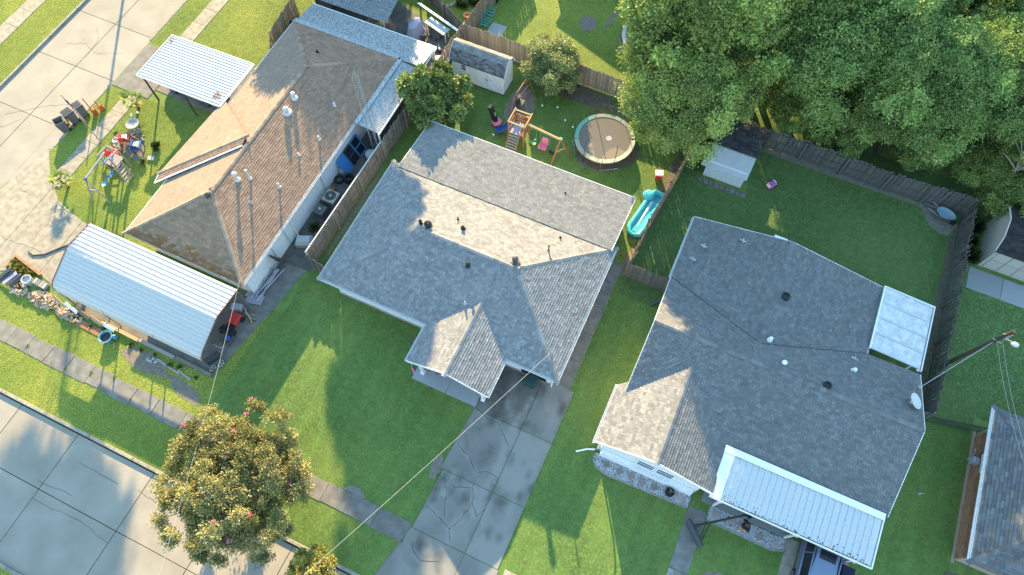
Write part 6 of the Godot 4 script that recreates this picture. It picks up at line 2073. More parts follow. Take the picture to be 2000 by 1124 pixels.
	swing(t, P(-33.72, 11.35, 1.9), 1.4, Vector3(0, 0, -1), M.frame_blue, M.steel)
	swing(t, P(-33.78, 12.0, 1.9), 1.35, Vector3(0, 0, -1), M.frame_blue, M.steel)
	# hose
	t = thing("drain_hose", "long dark drain pipe lying across the left driveway", "pipe", P(-34, 6.4))
	b = MB.new()
	b.tube([P(-35.15, 5.55, 0.06), P(-34.7, 5.45, 0.06), P(-34.1, 5.8, 0.06), P(-33.5, 6.6, 0.06), P(-32.9, 7.3, 0.06), P(-32.1, 7.8, 0.08), P(-31.0, 8.0, 0.1)], [0.05], 8)
	obj("hose", b, M.dark_grey, t)
	# planter with a bush, brick heaps, boards
	t = thing("raised_planter", "brick edged planter with yellow green bush by the left drive", "planter", P(-34.4, 4.5))
	for i in 12:
		b = MB.new()
		var f := i / 12.0
		b.cbx(P(lerpf(-35.5, -33.2, f), lerpf(4.95, 4.55, f), 0.12), Vector3(0.19, 0.2, 0.12), 0.01)
		obj("brick", b, [M.brick_0, M.brick_1, M.brick_3][i % 3], t)
	for i in 4:
		b = MB.new()
		b.cbx(P(-35.55, 4.85 - i * 0.22, 0.12), Vector3(0.12, 0.2, 0.2), 0.01)
		obj("brick", b, [M.brick_0, M.brick_2][i % 2], t)
	for i in 4: plant("shrub", "yellow green bush growing in the brick edged planter", P(-35.2 + i * 0.45, 4.5 - 0.08 * i), 0.45, 0.6, Color(0.20, 0.20, 0.05), 150, "bushes in the brick planter")
	var kinds := [Color(0.42, 0.27, 0.15), Color(0.36, 0.17, 0.10), Color(0.46, 0.36, 0.25), Color(0.30, 0.25, 0.22), Color(0.5, 0.42, 0.32)]
	var bm := []
	for c in kinds.size(): bm.append(mat("heap_brick_%d" % c, kinds[c].r, kinds[c].g, kinds[c].b, 0.9))
	b = MB.new()
	b.cbx(Vector3.ZERO, Vector3(0.22, 0.08, 0.11), 0.008)
	var bmesh := b.mesh()
	for hp in [["loose heap of mixed bricks beside the rounded carport eave", -32.1, 3.35, 1.1, 0.45, 115], ["heap of broken bricks nearest the pavement, at the left edge", -33.9, 3.3, 0.7, 0.4, 50], ["scatter of bricks and rubble under the carport corner", -30.1, 3.2, 0.9, 0.32, 60]]:
		t = thing("brick_heap", hp[0], "bricks", P(hp[1], hp[2]))
		for i in hp[5]:
			var a := rf(0, TAU)
			var r := sqrt(rng.randf())
			var h := (1.0 - r) * 0.35
			piece("brick", bmesh, bm[rng.randi() % bm.size()], Transform3D(Basis.from_euler(Vector3(rf(-0.5, 0.5), rf(0, TAU), rf(-0.5, 0.5))), P(hp[1] + cos(a) * r * hp[3], hp[2] + sin(a) * r * hp[4] - (hp[1] + 32) * 0.0, 0.05 + h * rf(0.3, 1.0))), t)
	t = thing("paver_stack", "stack of grey pavers beside the planter at the left edge", "pavers", P(-32.9, 4.1))
	for i in 12:
		b = MB.new()
		b.cbx(P(-33.2 + (i % 4) * 0.24, 4.1 + rf(-0.04, 0.04), 0.06 + (i / 4) * 0.1), Vector3(0.22, 0.09, 0.36), 0.01)
		obj("paver", b, [M.old_concrete, M.kerb_concrete, M.porch_concrete][i % 3], t)
	t = thing("roof_sheet_stack", "dark corrugated sheets leaning together at the left edge", "sheets", P(-35, 3.4))
	for i in 5:
		b = MB.new()
		b.bar(P(-35.5 + i * 0.28, 3.2, 0.1 + i * 0.04), P(-35.0 + i * 0.28, 4.05, 0.45), 0.24, 0.03)
		obj("sheet", b, [M.dark_grey, M.black_plastic, M.lavender][i % 3], t)
	t = thing("flower_pot", "pale concrete tub among the bricks at the left edge", "pot", P(-33.6, 3.95))
	b = MB.new()
	b.lathe(P(-33.6, 3.95), [Vector2(0.22, 0), Vector2(0.3, 0.5), Vector2(0.26, 0.5), Vector2(0.2, 0.35), Vector2(0, 0.35)], 14)
	obj("pot", b, M.kennel, t)
	# planks and timbers along the carport's low eave
	t = thing("timber_edging", "long timber sleepers along the foot of the carport", "timber", P(-24, 3.6))
	for i in 4:
		b = MB.new()
		b.bar(P(-30.3 + i * 2.52, 3.66, 0.11), P(-27.84 + i * 2.52, 3.62, 0.11), 0.2, 0.2)
		obj("sleeper", b, [M.warm_wood, M.pale_timber, M.faded_wood, M.old_wood][i], t)
	t = thing("plywood_board", "pale warped boards propped along the carport foot", "boards", P(-29.5, 3.5))
	for i in 5:
		b = MB.new()
		b.bar(P(-31.5 + i * 0.9, 3.75 - 0.04 * i, 0.35 - 0.04 * i), P(-30.5 + i * 0.9, 3.5, 0.22), 0.2, 0.03, Vector3(0, 1, 0.6))
		obj("board", b, [M.pale_timber, M.white_paint, M.warm_wood][i % 3], t)
	t = thing("brick_path", "row of dark red pavers on the grass by the blue tub", "pavers", P(-28, 2.95))
	for i in 13:
		b = MB.new()
		b.cbx(P(-29.3 + i * 0.16, 3.1 - i * 0.004, 0.025), Vector3(0.14, 0.05, 0.42), 0.008)
		obj("paver", b, [M.brick_0, M.brick_2, M.terracotta][i % 3], t)
	t = thing("wash_tub", "blue plastic tub with dark water beside the carport foot", "tub", P(-27.0, 2.98))
	b = MB.new()
	b.lathe(P(-27.0, 2.98), [Vector2(0.26, 0), Vector2(0.36, 0.42), Vector2(0.39, 0.45), Vector2(0.33, 0.44), Vector2(0.26, 0.12), Vector2(0, 0.12)], 18)
	obj("body", b, M.tub_blue, t)
	b = MB.new()
	b.lathe(P(-27.0, 2.98, 0.3), [Vector2(0.3, 0), Vector2(0, 0.005)], 18)
	obj("water", b, M.glass, t)
	b = MB.new()
	b.ball(P(-26.6, 3.2, 0.25), Vector3(0.14, 0.25, 0.14), 10)
	obj("jug", b, M.tub_blue, t)
	for i in 9: plant("weed", "low green weeds along the timber at the carport foot", P(-28.4 + i * 0.9 + rf(-0.2, 0.2), 3.25 + rf(-0.1, 0.15)), rf(0.18, 0.32), rf(0.15, 0.3), Color(0.08, 0.14, 0.03), 40, "weeds along the carport foot")
	t = thing("plank_heap", "pale scrap planks and rubble on the dirt patch", "planks", P(-22.8, 3.1))
	for l in [[-23.7, 3.15, -22.6, 3.0], [-23.2, 3.05, -22.0, 2.95], [-22.2, 3.1, -21.2, 2.9]]:
		b = MB.new()
		b.bar(P(l[0], l[1], 0.06), P(l[2], l[3], 0.08), 0.12, 0.06)
		obj("plank", b, M.faded_wood, t)
	for i in 16:
		b = MB.new()
		b.col = Color(0.4, 0.38, 0.36) * rf(0.7, 1.3)
		b.ball(P(-24.0 + rf(-0.3, 0.4), 3.0 + rf(-0.2, 0.15), 0.05), Vector3(rf(0.04, 0.1), 0.05, rf(0.04, 0.1)), 8)
		obj("rubble", b, M.stone, t)
	t = thing("concrete_block", "pale hollow concrete blocks at the carport corner", "blocks", P(-20.35, 4.2))
	for i in 2:
		for k in [[-0.18, 0.0, 0.05, 0.2], [0.18, 0.0, 0.05, 0.2], [0.0, 0.08, 0.4, 0.04], [0.0, -0.08, 0.4, 0.04], [0.0, 0.0, 0.05, 0.2]]:
			b = MB.new()
			b.cbx(P(-20.42 + i * 0.25 + k[1], 4.0 + i * 0.42 + k[0], 0.1), Vector3(k[3], 0.2, k[2]))
			obj("web", b, M.pale_concrete, t)
	tile_box("dark slab leaning beside the hollow concrete blocks", "slab", "slab", P(-20.75, 4.45), Vector3(0.3, 0.5, 0.9), M.dark_grey, -0.5, 0.02)
	# junk at the open end of the carport
	t = thing("lawn_mower", "black and red ride on mower in pieces under the carport end", "mower", P(-20.9, 6.75))
	b = MB.new()
	b.cbx(P(-20.9, 7.0, 0.4), Vector3(0.55, 0.3, 0.7), 0.06)
	obj("hood", b, M.toy_red, t)
	b = MB.new()
	b.cbx(P(-20.9, 6.4, 0.3), Vector3(0.5, 0.12, 0.6), 0.02)
	b.cbx(P(-20.9, 6.2, 0.55), Vector3(0.4, 0.1, 0.35), 0.03)
	b.cbx(P(-20.9, 6.03, 0.75), Vector3(0.4, 0.35, 0.08), 0.02)
	obj("seat", b, M.black_plastic, t)
	for p in [[-20.58, 7.2, 0.17], [-21.22, 7.2, 0.17], [-20.55, 6.2, 0.25], [-21.25, 6.2, 0.25]]:
		b = MB.new()
		b.tube([P(p[0] - 0.07, p[1], p[2]), P(p[0] + 0.07, p[1], p[2])], [p[2]], 14)
		obj("wheel", b, M.rubber, t)
	t = thing("push_mower", "blue and grey push mower at the carport's open end", "mower", P(-20.7, 5.9))
	b = MB.new()
	b.cbx(P(-20.6, 5.85, 0.22), Vector3(0.5, 0.16, 0.6), 0.05)
	obj("deck", b, M.dark_grey, t)
	b = MB.new()
	b.lathe(P(-20.6, 5.85, 0.3), [Vector2(0.15, 0), Vector2(0.16, 0.14), Vector2(0.1, 0.2), Vector2(0, 0.2)], 12)
	obj("engine", b, M.toy_blue, t)
	b = MB.new()
	b.tube([P(-20.4, 5.6, 0.25), P(-20.35, 5.1, 0.85), P(-20.85, 5.1, 0.85), P(-20.8, 5.6, 0.25)], [0.018], 6)
	obj("handle", b, M.steel, t)
	t = thing("tool_heap", "yellow and grey garden tools lying by the carport corner", "tools", P(-20.4, 7.6))
	for i in 7:
		b = MB.new()
		b.bar(P(-21.0 + rf(-0.2, 0.2), 7.6 + i * 0.06, 0.08 + i * 0.02), P(-20.0 + rf(-0.2, 0.2), 7.45 + rf(-0.2, 0.3), 0.1), 0.05, 0.04)
		obj("tool", b, [M.yellow, M.steel, M.dark_wood, M.grey_paint][i % 4], t)
	tile_box("grey box of parts on the slab under the carport end", "storage_box", "box", P(-21.3, 7.7), Vector3(0.6, 0.4, 0.4), M.grey_paint, 0.3, 0.02)
	car("silver saloon car parked under the flat street carport", P(-33.1, 20.35), PI, M.car_silver, false)

func front_right() -> void:
	# bin at the centre house
	var t := thing("rubbish_bin", "dark green bin standing by the driveway end of the centre house", "bin", P(-3.75, 10.75))
	var b := MB.new()
	b.bx(-4.05, -3.45, 10.45, 11.0, 0.04, 0.7)
	obj("body", b, mat("bin_green", 0.03, 0.07, 0.065, 0.5), t)
	b = MB.new()
	b.bx(-4.1, -3.4, 10.4, 11.04, 0.7, 0.8, 0.03)
	obj("lid", b, M.bin_green, t)
	# things by the porch
	t = thing("rocking_chair", "dark rocking chair on the porch behind the left post", "chair", P(-9.0, 9.3, 0.14))
	b = MB.new()
	b.cbx(P(-9.0, 9.3, 0.55), Vector3(0.5, 0.05, 0.5))
	obj("seat", b, M.dark_grey, t)
	for i in 5:
		b = MB.new()
		b.bar(P(-9.2 + i * 0.1, 9.52, 0.55), P(-9.2 + i * 0.1, 9.66, 1.15), 0.06, 0.02, Vector3.RIGHT)
		obj("slat", b, M.dark_grey, t)
	for s in [-9.24, -8.76]:
		b = MB.new()
		b.tube([P(s, 8.9, 0.22), P(s, 9.3, 0.16), P(s, 9.75, 0.24)], [0.025], 6)
		b.bar(P(s, 9.1, 0.2), P(s, 9.1, 0.75), 0.04, 0.04, Vector3.RIGHT)
		b.bar(P(s, 9.5, 0.2), P(s, 9.5, 0.75), 0.04, 0.04, Vector3.RIGHT)
		b.bar(P(s, 9.0, 0.76), P(s, 9.6, 0.76), 0.07, 0.025)
		obj("rocker", b, M.dark_grey, t)
	t = thing("scooter", "small pink and grey child's scooter lying at the porch corner", "scooter", P(-10.0, 8.6))
	b = MB.new()
	b.bar(P(-10.25, 8.75, 0.08), P(-9.75, 8.35, 0.08), 0.12, 0.03)
	obj("deck", b, M.toy_pink, t)
	b = MB.new()
	b.tube([P(-10.25, 8.75, 0.1), P(-10.35, 9.05, 0.5)], [0.02], 6)
	b.tube([P(-10.5, 9.0, 0.5), P(-10.2, 9.1, 0.5)], [0.018], 6)
	obj("handlebar", b, M.kennel, t)
	for p in [Vector2(-10.25, 8.75), Vector2(-9.75, 8.35)]:
		b = MB.new()
		b.tube([P(p.x, p.y - 0.02, 0.06), P(p.x, p.y + 0.02, 0.06)], [0.06], 10)
		obj("wheel", b, M.dark_grey, t)
	# gravel beds with edging and square stones
	for bed in [[Vector2(1.0, 8.66), Vector2(6.38, 8.62), Vector2(6.38, 7.95), Vector2(1.9, 7.78), Vector2(1.25, 7.95), Vector2(0.98, 8.3)], [Vector2(7.46, 8.6), Vector2(11.46, 8.58), Vector2(11.46, 8.0), Vector2(10.9, 7.78), Vector2(7.46, 7.82)]]:
		var poly_ := PackedVector2Array(bed)
		b = MB.new()
		b.prism(bed, -0.02, 0.02)
		var g := obj("gravel_bed", b, M.gravel_base)
		struct(g)
		var mm := MultiMesh.new()
		mm.transform_format = MultiMesh.TRANSFORM_3D
		mm.use_colors = true
		var sm := MB.new()
		sm.ball(Vector3.ZERO, Vector3(0.035, 0.022, 0.028), 6)
		mm.mesh = sm.mesh()
		var spots := []
		for i in 9000:
			var p := Vector2(rf(0.9, 6.5) if bed[0].x < 5 else rf(7.4, 11.5), rf(7.75, 8.7))
			if Geometry2D.is_point_in_polygon(p, poly_): spots.append(p)
		mm.instance_count = spots.size()
		for i in spots.size():
			mm.set_instance_transform(i, Transform3D(Basis.from_euler(Vector3(rf(-0.5, 0.5), rf(0, TAU), rf(-0.5, 0.5))) * rf(0.6, 1.3), P(spots[i].x, spots[i].y, rf(0.02, 0.04))))
			var k := rf(0.28, 0.62)
			if rng.randf() < 0.12: k = 0.08
			mm.set_instance_color(i, Color(k, k * 1.0, k * 1.04))
		var mi := MultiMeshInstance3D.new()
		mi.multimesh = mm
		mi.material_override = M.stone
		put(mi, "gravel")
		stuff(mi)
		tag(mi, "white and grey gravel in the bed left of the front walk" if bed[0].x < 5 else "white and grey gravel in the bed in front of the carport", "gravel")
		var ed := thing("bed_edging", "pale stone edging along the gravel bed left of the front walk" if bed[0].x < 5 else "pale stone edging along the gravel bed before the carport", "edging", P(bed[3].x, bed[3].y))
		var run := [bed[2], bed[3], bed[4], bed[5]] if bed[0].x < 5 else [bed[1], bed[2], bed[3], bed[4]]
		for i in run.size() - 1:
			var n := maxi(1, int(run[i].distance_to(run[i + 1]) / 0.3))
			for j in n:
				var a: Vector2 = run[i].lerp(run[i + 1], float(j) / n)
				var c: Vector2 = run[i].lerp(run[i + 1], (j + 0.95) / n)
				b = MB.new()
				b.bar(P(a.x, a.y, 0.03), P(c.x, c.y, 0.03), 0.09, 0.09)
				obj("edging_block", b, M.kerb_concrete, ed)
	var st := [[1.75, 8.3], [2.5, 8.28], [3.15, 8.27], [3.8, 8.25], [4.48, 8.25], [5.9, 8.28], [7.85, 8.25], [8.55, 8.25], [9.15, 8.1], [10.2, 8.15], [11.0, 8.15]]
	for i in st.size():
		t = thing("stepping_stone", ["paver in the gravel nearest the white drain spout", "dark paver in the gravel, second from the drain spout", "dark paver in the gravel, third from the drain spout", "dark paver in the gravel, fourth from the drain spout", "dark paver in the gravel just left of the black pot", "tan paver in the gravel between black pot and front walk", "tan paver in the gravel just right of the front walk", "tan paver in the gravel under the toppled black pole", "tan paver in the gravel beneath the standing person", "tan paver in the gravel right of the person", "tan paver in the gravel nearest the parked car"][i], "paver", P(st[i][0], st[i][1]), "square pavers in the gravel beds", rf(0.5, 1.0))
		b = MB.new()
		var k := rf(0.8, 1.2)
		b.col = Color(0.25, 0.21, 0.19) * k if i < 5 else Color(0.36, 0.29, 0.25) * k
		b.bx(-0.17, 0.17, -0.17, 0.17, 0.02, 0.075, 0.015)
		obj("paver", b, M.stone, t, true)
	t = thing("plant_pot", "black round pot with a bare stem in the white gravel", "pot", P(5.25, 8.28))
	b = MB.new()
	b.lathe(P(5.25, 8.28), [Vector2(0.2, 0.02), Vector2(0.25, 0.34), Vector2(0.22, 0.34), Vector2(0.19, 0.26), Vector2(0, 0.26)], 18)
	obj("pot", b, M.black_plastic, t)
	b = MB.new()
	b.tube([P(5.25, 8.28, 0.25), P(5.3, 8.33, 0.5), P(5.15, 8.4, 0.62)], [0.02, 0.015, 0.01], 6)
	b.tube([P(5.3, 8.33, 0.48), P(5.42, 8.3, 0.6)], [0.012, 0.006], 6)
	obj("stem", b, M.pale_timber, t)
	# toppled basketball stand
	t = thing("basketball_stand", "black basketball stand lying on its side across the front walk", "basketball stand", P(7.0, 6.9))
	var q0 := P(6.55, 7.3, 0.5)
	var q1 := P(7.5, 6.4, 0.5)
	b = MB.new()
	b.tube([q0 + (q0 - q1).normalized() * 0.05, q0, q1, q1 + (q1 - q0).normalized() * 0.05], [0.1, 0.17, 0.17, 0.1], 12)
	obj("base_tank", b, M.dark_grey, t)
	b = MB.new()
	b.bar(q0.lerp(q1, 0.05) + Vector3(0, -0.33, 0), q0.lerp(q1, 0.95) + Vector3(0, -0.33, 0), 0.12, 0.62, Vector3.UP)
	obj("base_side", b, M.dark_grey, t)
	var hp := P(8.75, 8.42, 1.9)
	b = MB.new()
	b.tube([P(6.82, 7.12, 0.55), P(7.9, 7.85, 1.2), hp], [0.06, 0.055, 0.045], 10)
	obj("pole", b, M.black_plastic, t)
	b = MB.new()
	b.tube([P(7.42, 6.5, 0.5), P(7.5, 7.5, 0.95)], [0.03], 8)
	b.tube([P(7.3, 6.6, 0.5), P(7.35, 7.42, 0.86)], [0.02], 8)
	obj("brace", b, M.black_plastic, t)
	b = MB.new()
	b.bar(hp + Vector3(-0.1, 0.0, 0.02), hp + Vector3(0.3, -0.1, -0.1), 0.08, 0.1)
	b.bar(hp + Vector3(0.3, 0.2, -0.3), hp + Vector3(0.3, -0.55, -0.3), 0.6, 0.04, Vector3.RIGHT)
	obj("backboard", b, M.black_plastic, t)
	car("dark blue grey car parked nose in under the white carport", P(13.0, 8.4), PI / 2, M.car_blue, true)
	t = thing("rubbish_bin", "dark blue bin beside the carport's right post", "bin", P(14.35, 8.15))
	b = MB.new()
	b.bx(14.05, 14.6, 7.9, 8.4, 0.04, 0.9)
	obj("body", b, M.navy, t)
	b = MB.new()
	b.bx(14.0, 14.65, 7.85, 8.45, 0.9, 0.97, 0.03)
	obj("lid", b, M.navy, t)
	# satellite dish on the roof edge
	t = thing("satellite_dish", "pale oval satellite dish on the right house's roof edge", "satellite dish", P(14.3, 16.7, 3.7))
	b = MB.new()
	b.tube([P(14.1, 16.75, 3.6), P(14.2, 16.75, 4.0)], [0.03], 8)
	obj("mast", b, M.steel, t)
	b = MB.new()
	b.lathe(Vector3.ZERO, [Vector2(0, -0.09), Vector2(0.2, -0.06), Vector2(0.4, 0.03), Vector2(0.4, 0.04), Vector2(0.2, -0.045), Vector2(0, -0.075)], 20)
	b.moved(Transform3D(Basis.from_euler(Vector3(0.35, 0.9, -0.35)) * Basis.from_scale(Vector3(0.85, 1, 1.05)), P(14.35, 16.65, 4.05)))
	obj("dish", b, mat("dish_grey", 0.50, 0.51, 0.50, 0.5), t)
	b = MB.new()
	b.tube([P(14.2, 16.75, 3.95), P(14.05, 16.35, 4.35)], [0.02], 6)
	b.cbx(P(14.05, 16.35, 4.38), Vector3(0.1, 0.1, 0.1))
	obj("feed_arm", b, M.grey_paint, t)
	# small roof drain cap on the right lawn
	t = thing("garden_tap", "small white tap on the right lawn beside the house", "tap", P(17.2, 13.7))
	b = MB.new()
	b.tube([P(17.2, 13.7, 0), P(17.2, 13.7, 0.25), P(17.3, 13.7, 0.3)], [0.03], 6)
	obj("pipe", b, M.white_paint, t)
	# utility pole with lamp
	t = thing("utility_pole", "brown wooden utility pole with street lamp arm behind the right fence", "utility pole", P(16.9, 21.0))
	b = MB.new()
	b.tube([P(16.9, 21.2, 0), P(16.95, 20.85, 6.5)], [0.12, 0.09], 12)
	obj("pole", b, M.pole_wood, t)
	b = MB.new()
	b.tube([P(16.95, 20.95, 5.4), P(17.2, 20.8, 5.7), P(17.45, 20.7, 5.75)], [0.03], 8)
	obj("lamp_arm", b, M.galvanised, t)
	b = MB.new()
	b.ball(P(17.5, 20.68, 5.72), Vector3(0.2, 0.1, 0.15), 10)
	obj("lamp_head", b, M.white_metal, t)
	b = MB.new()
	b.cbx(P(17.0, 20.8, 5.95), Vector3(0.1, 0.3, 0.1))
	b.tube([P(16.75, 20.9, 5.2), P(17.15, 20.8, 5.2)], [0.03], 6)
	b.tube([P(16.8, 20.9, 5.9), P(17.1, 20.8, 6.2)], [0.025], 6)
	obj("insulator", b, M.galvanised, t)
	# wires
	for w in [["service wire from the utility pole down to the right house mast", P(16.93, 20.9, 5.0), P(14.55, 17.6, 3.7), 0.15, 0.02], ["power line from the utility pole to the brick house, left strand", P(16.95, 20.85, 5.2), P(20.7, 13.9, 3.9), 0.4, 0.009], ["power line from the utility pole to the brick house, right strand", P(17.1, 20.8, 5.4), P(20.95, 13.9, 3.95), 0.4, 0.009], ["power line over the brick roof leaving the bottom of the photo", P(20.9, 13.9, 3.9), P(23.0, 4, 6.0), 0.4, 0.009],
			["long service wire over the driveway to the centre house corner", P(-3.1, 11.7, 3.5), P(-11.6, -10.6, 7.2), 0.5, 0.009], ["service wire over the front lawn to the left house corner", P(-20.5, 8.6, 3.0), P(-11.7, -10.6, 7.0), 0.5, 0.009]]:
		var a: Vector3 = w[1]
		var c: Vector3 = w[2]
		t = thing("overhead_wire", w[0], "wire", a)
		var pts := []
		for i in 15:
			var f := i / 14.0
			pts.append(a.lerp(c, f) - Vector3(0, w[3] * 4.0 * f * (1.0 - f), 0))
		b = MB.new()
		b.tube(pts, [w[4]], 5)
		obj("cable", b, M.grey_paint, t)
	t = thing("utility_pole", "tall pole across the street that carries the service wires", "utility pole", P(-11.65, -10.6))
	b = MB.new()
	b.tube([P(-11.65, -10.6, 0), P(-11.65, -10.6, 7.4)], [0.15, 0.1], 12)
	obj("pole", b, M.pole_wood, t)
	for p in [[-31.0, 0.7], [-28.1, 0.5], [-26.6, 0.9], [-23.6, 0.6], [-25.2, 1.2], [-33.2, 0.4]]: plant("weed", "green weed growing from a joint of the left pavement", P(p[0], p[1], 0.02), rf(0.12, 0.2), 0.1, Color(0.16, 0.24, 0.05), 30, "weeds in the pavement joints")

func leaf_clump(k: int, r: float, leaf: float, wide: float) -> ArrayMesh:
	var b := MB.new()
	for i in k:
		var d := Vector3(rf(-1, 1), rf(-0.7, 1), rf(-1, 1)).normalized()
		var o := d * r * rf(0.2, 0.9)
		var e := (d + Vector3(rf(-0.8, 0.8), rf(-0.7, 0.5), rf(-0.8, 0.8))).normalized() * leaf
		var s := e.cross(Vector3(rf(-1, 1), rf(0.2, 1), rf(-1, 1))).normalized() * leaf * wide
		b.col = Color.WHITE * rf(0.8, 1.2)
		var up := s.cross(e).normalized() * leaf * 0.12
		b.tri(o, o + e * 0.5 + s + up, o + e)
		b.tri(o, o + e, o + e * 0.5 - s + up)
	return b.mesh()

# a tree as one thing: trunk, limbs and a crown of leaf clumps gathered in uneven lobes
func tree(called: String, label: String, at: Vector3, o: Dictionary) -> Node3D:
	var t := thing(called, label, o.get("category", "tree"), at, o.get("group", ""))
	var R: float = o.r
	var RY: float = o.ry
	var c := Vector3(0, o.h, 0)
	var lobes := []
	var n: int = o.lobes
	for i in n:
		var y := lerpf(1.0, o.get("low", -0.45), (i + 0.5) / n)
		var a := i * 2.39996 + rf(-0.35, 0.35)
		var s := sqrt(maxf(0.0, 1.0 - y * y))
		var k := rf(o.get("in", 0.5), o.get("out", 1.1))
		lobes.append([c + Vector3(cos(a) * s * R * k, y * RY * k, sin(a) * s * R * k), R * rf(o.get("lobe", 0.26) * 0.75, o.get("lobe", 0.26) * 1.25), rf(0.72, 1.3), rf(-1, 1)])
	for i in n / 3:
		lobes.append([c + Vector3(rf(-0.5, 0.5) * R, rf(-0.3, 0.5) * RY, rf(-0.5, 0.5) * R), R * 0.3, rf(0.7, 1.0), rf(-1, 1)])
	var b := MB.new()
	for q in o.get("trunks", [Vector3.ZERO]):
		b.tube([q, q * 1.5 + Vector3(0.04, o.h * 0.45, 0.03), q * 2.5 + Vector3(0, o.h * 0.8, 0)], [o.get("tr", 0.16), o.get("tr", 0.16) * 0.8, o.get("tr", 0.16) * 0.5], 8)
	var tr := obj("trunk", b, M.bark, t, true)
	for i in 9:
		b = MB.new()
		var l: Array = lobes[(i * 7) % n]
		var st := Vector3(0, o.h * rf(0.5, 0.8), 0)
		b.tube([st, st.lerp(l[0], 0.5) + Vector3(rf(-0.2, 0.2), 0.2, rf(-0.2, 0.2)), l[0]], [o.get("tr", 0.16) * 0.4, 0.04, 0.015], 6)
		obj("limb", b, M.bark, t, true)
	var clump := leaf_clump(o.get("leaves", 9), o.get("clump", 0.22), o.get("leaf", 0.15), o.get("wide", 0.3))
	var per: int = o.per
	var mm := MultiMesh.new()
	mm.transform_format = MultiMesh.TRANSFORM_3D
	mm.use_colors = true
	mm.mesh = clump
	mm.instance_count = lobes.size() * per
	var base: Color = o.color
	var tip: Color = o.get("tip", base * 1.5)
	var at_ := 0
	for l in lobes:
		var out: Vector3 = (l[0] - c).normalized()
		for i in per:
			var d := Vector3(rf(-1, 1), rf(-1, 1), rf(-1, 1)).normalized()
			if d.dot(out) < -0.25: d = (d + out * 1.2).normalized()
			var p: Vector3 = l[0] + d * l[1] * rf(0.35, 1.3) * Vector3(1, 0.85, 1)
			mm.set_instance_transform(at_, Transform3D(Basis.from_euler(Vector3(rf(-0.6, 0.6), rf(0, TAU), rf(-0.6, 0.6))) * rf(0.75, 1.3), p))
			var col: Color = base.lerp(tip, clampf(rng.randf() * 0.8 + l[3] * 0.3, 0, 1)) * l[2] * rf(0.7, 1.25)
			mm.set_instance_color(at_, Color(col.r, col.g, col.b))
			at_ += 1
	var cr := MultiMeshInstance3D.new()
	cr.multimesh = mm
	cr.material_override = M.leaf_olive
	put(cr, "crown", t)
	stuff(cr)
	t.set_meta("lobes", lobes)
	return t

# flower heads sitting out on the crown
func blossoms(t: Node3D, k: int, r: float, cols: Array) -> void:
	var lobes: Array = t.get_meta("lobes")
	for i in k:
		var l: Array = lobes[rng.randi() % (lobes.size() * 3 / 4)]
		var d := Vector3(rf(-1, 1), rf(0.1, 1), rf(-1, 1)).normalized()
		var o: Vector3 = l[0] + d * l[1] * 1.15
		var b := MB.new()
		for j in 16:
			var e := Vector3(rf(-1, 1), rf(-0.3, 1.6), rf(-1, 1)).normalized() * r * rf(0.5, 1.0)
			var s := e.cross(Vector3(rf(-1, 1), rf(-1, 1), rf(-1, 1))).normalized() * r * 0.4
			b.col = cols[rng.randi() % cols.size()] * rf(0.8, 1.2)
			b.tri(o + e * 0.3, o + e + s, o + e - s)
		obj("blossom", b, M.blossom, t, true)

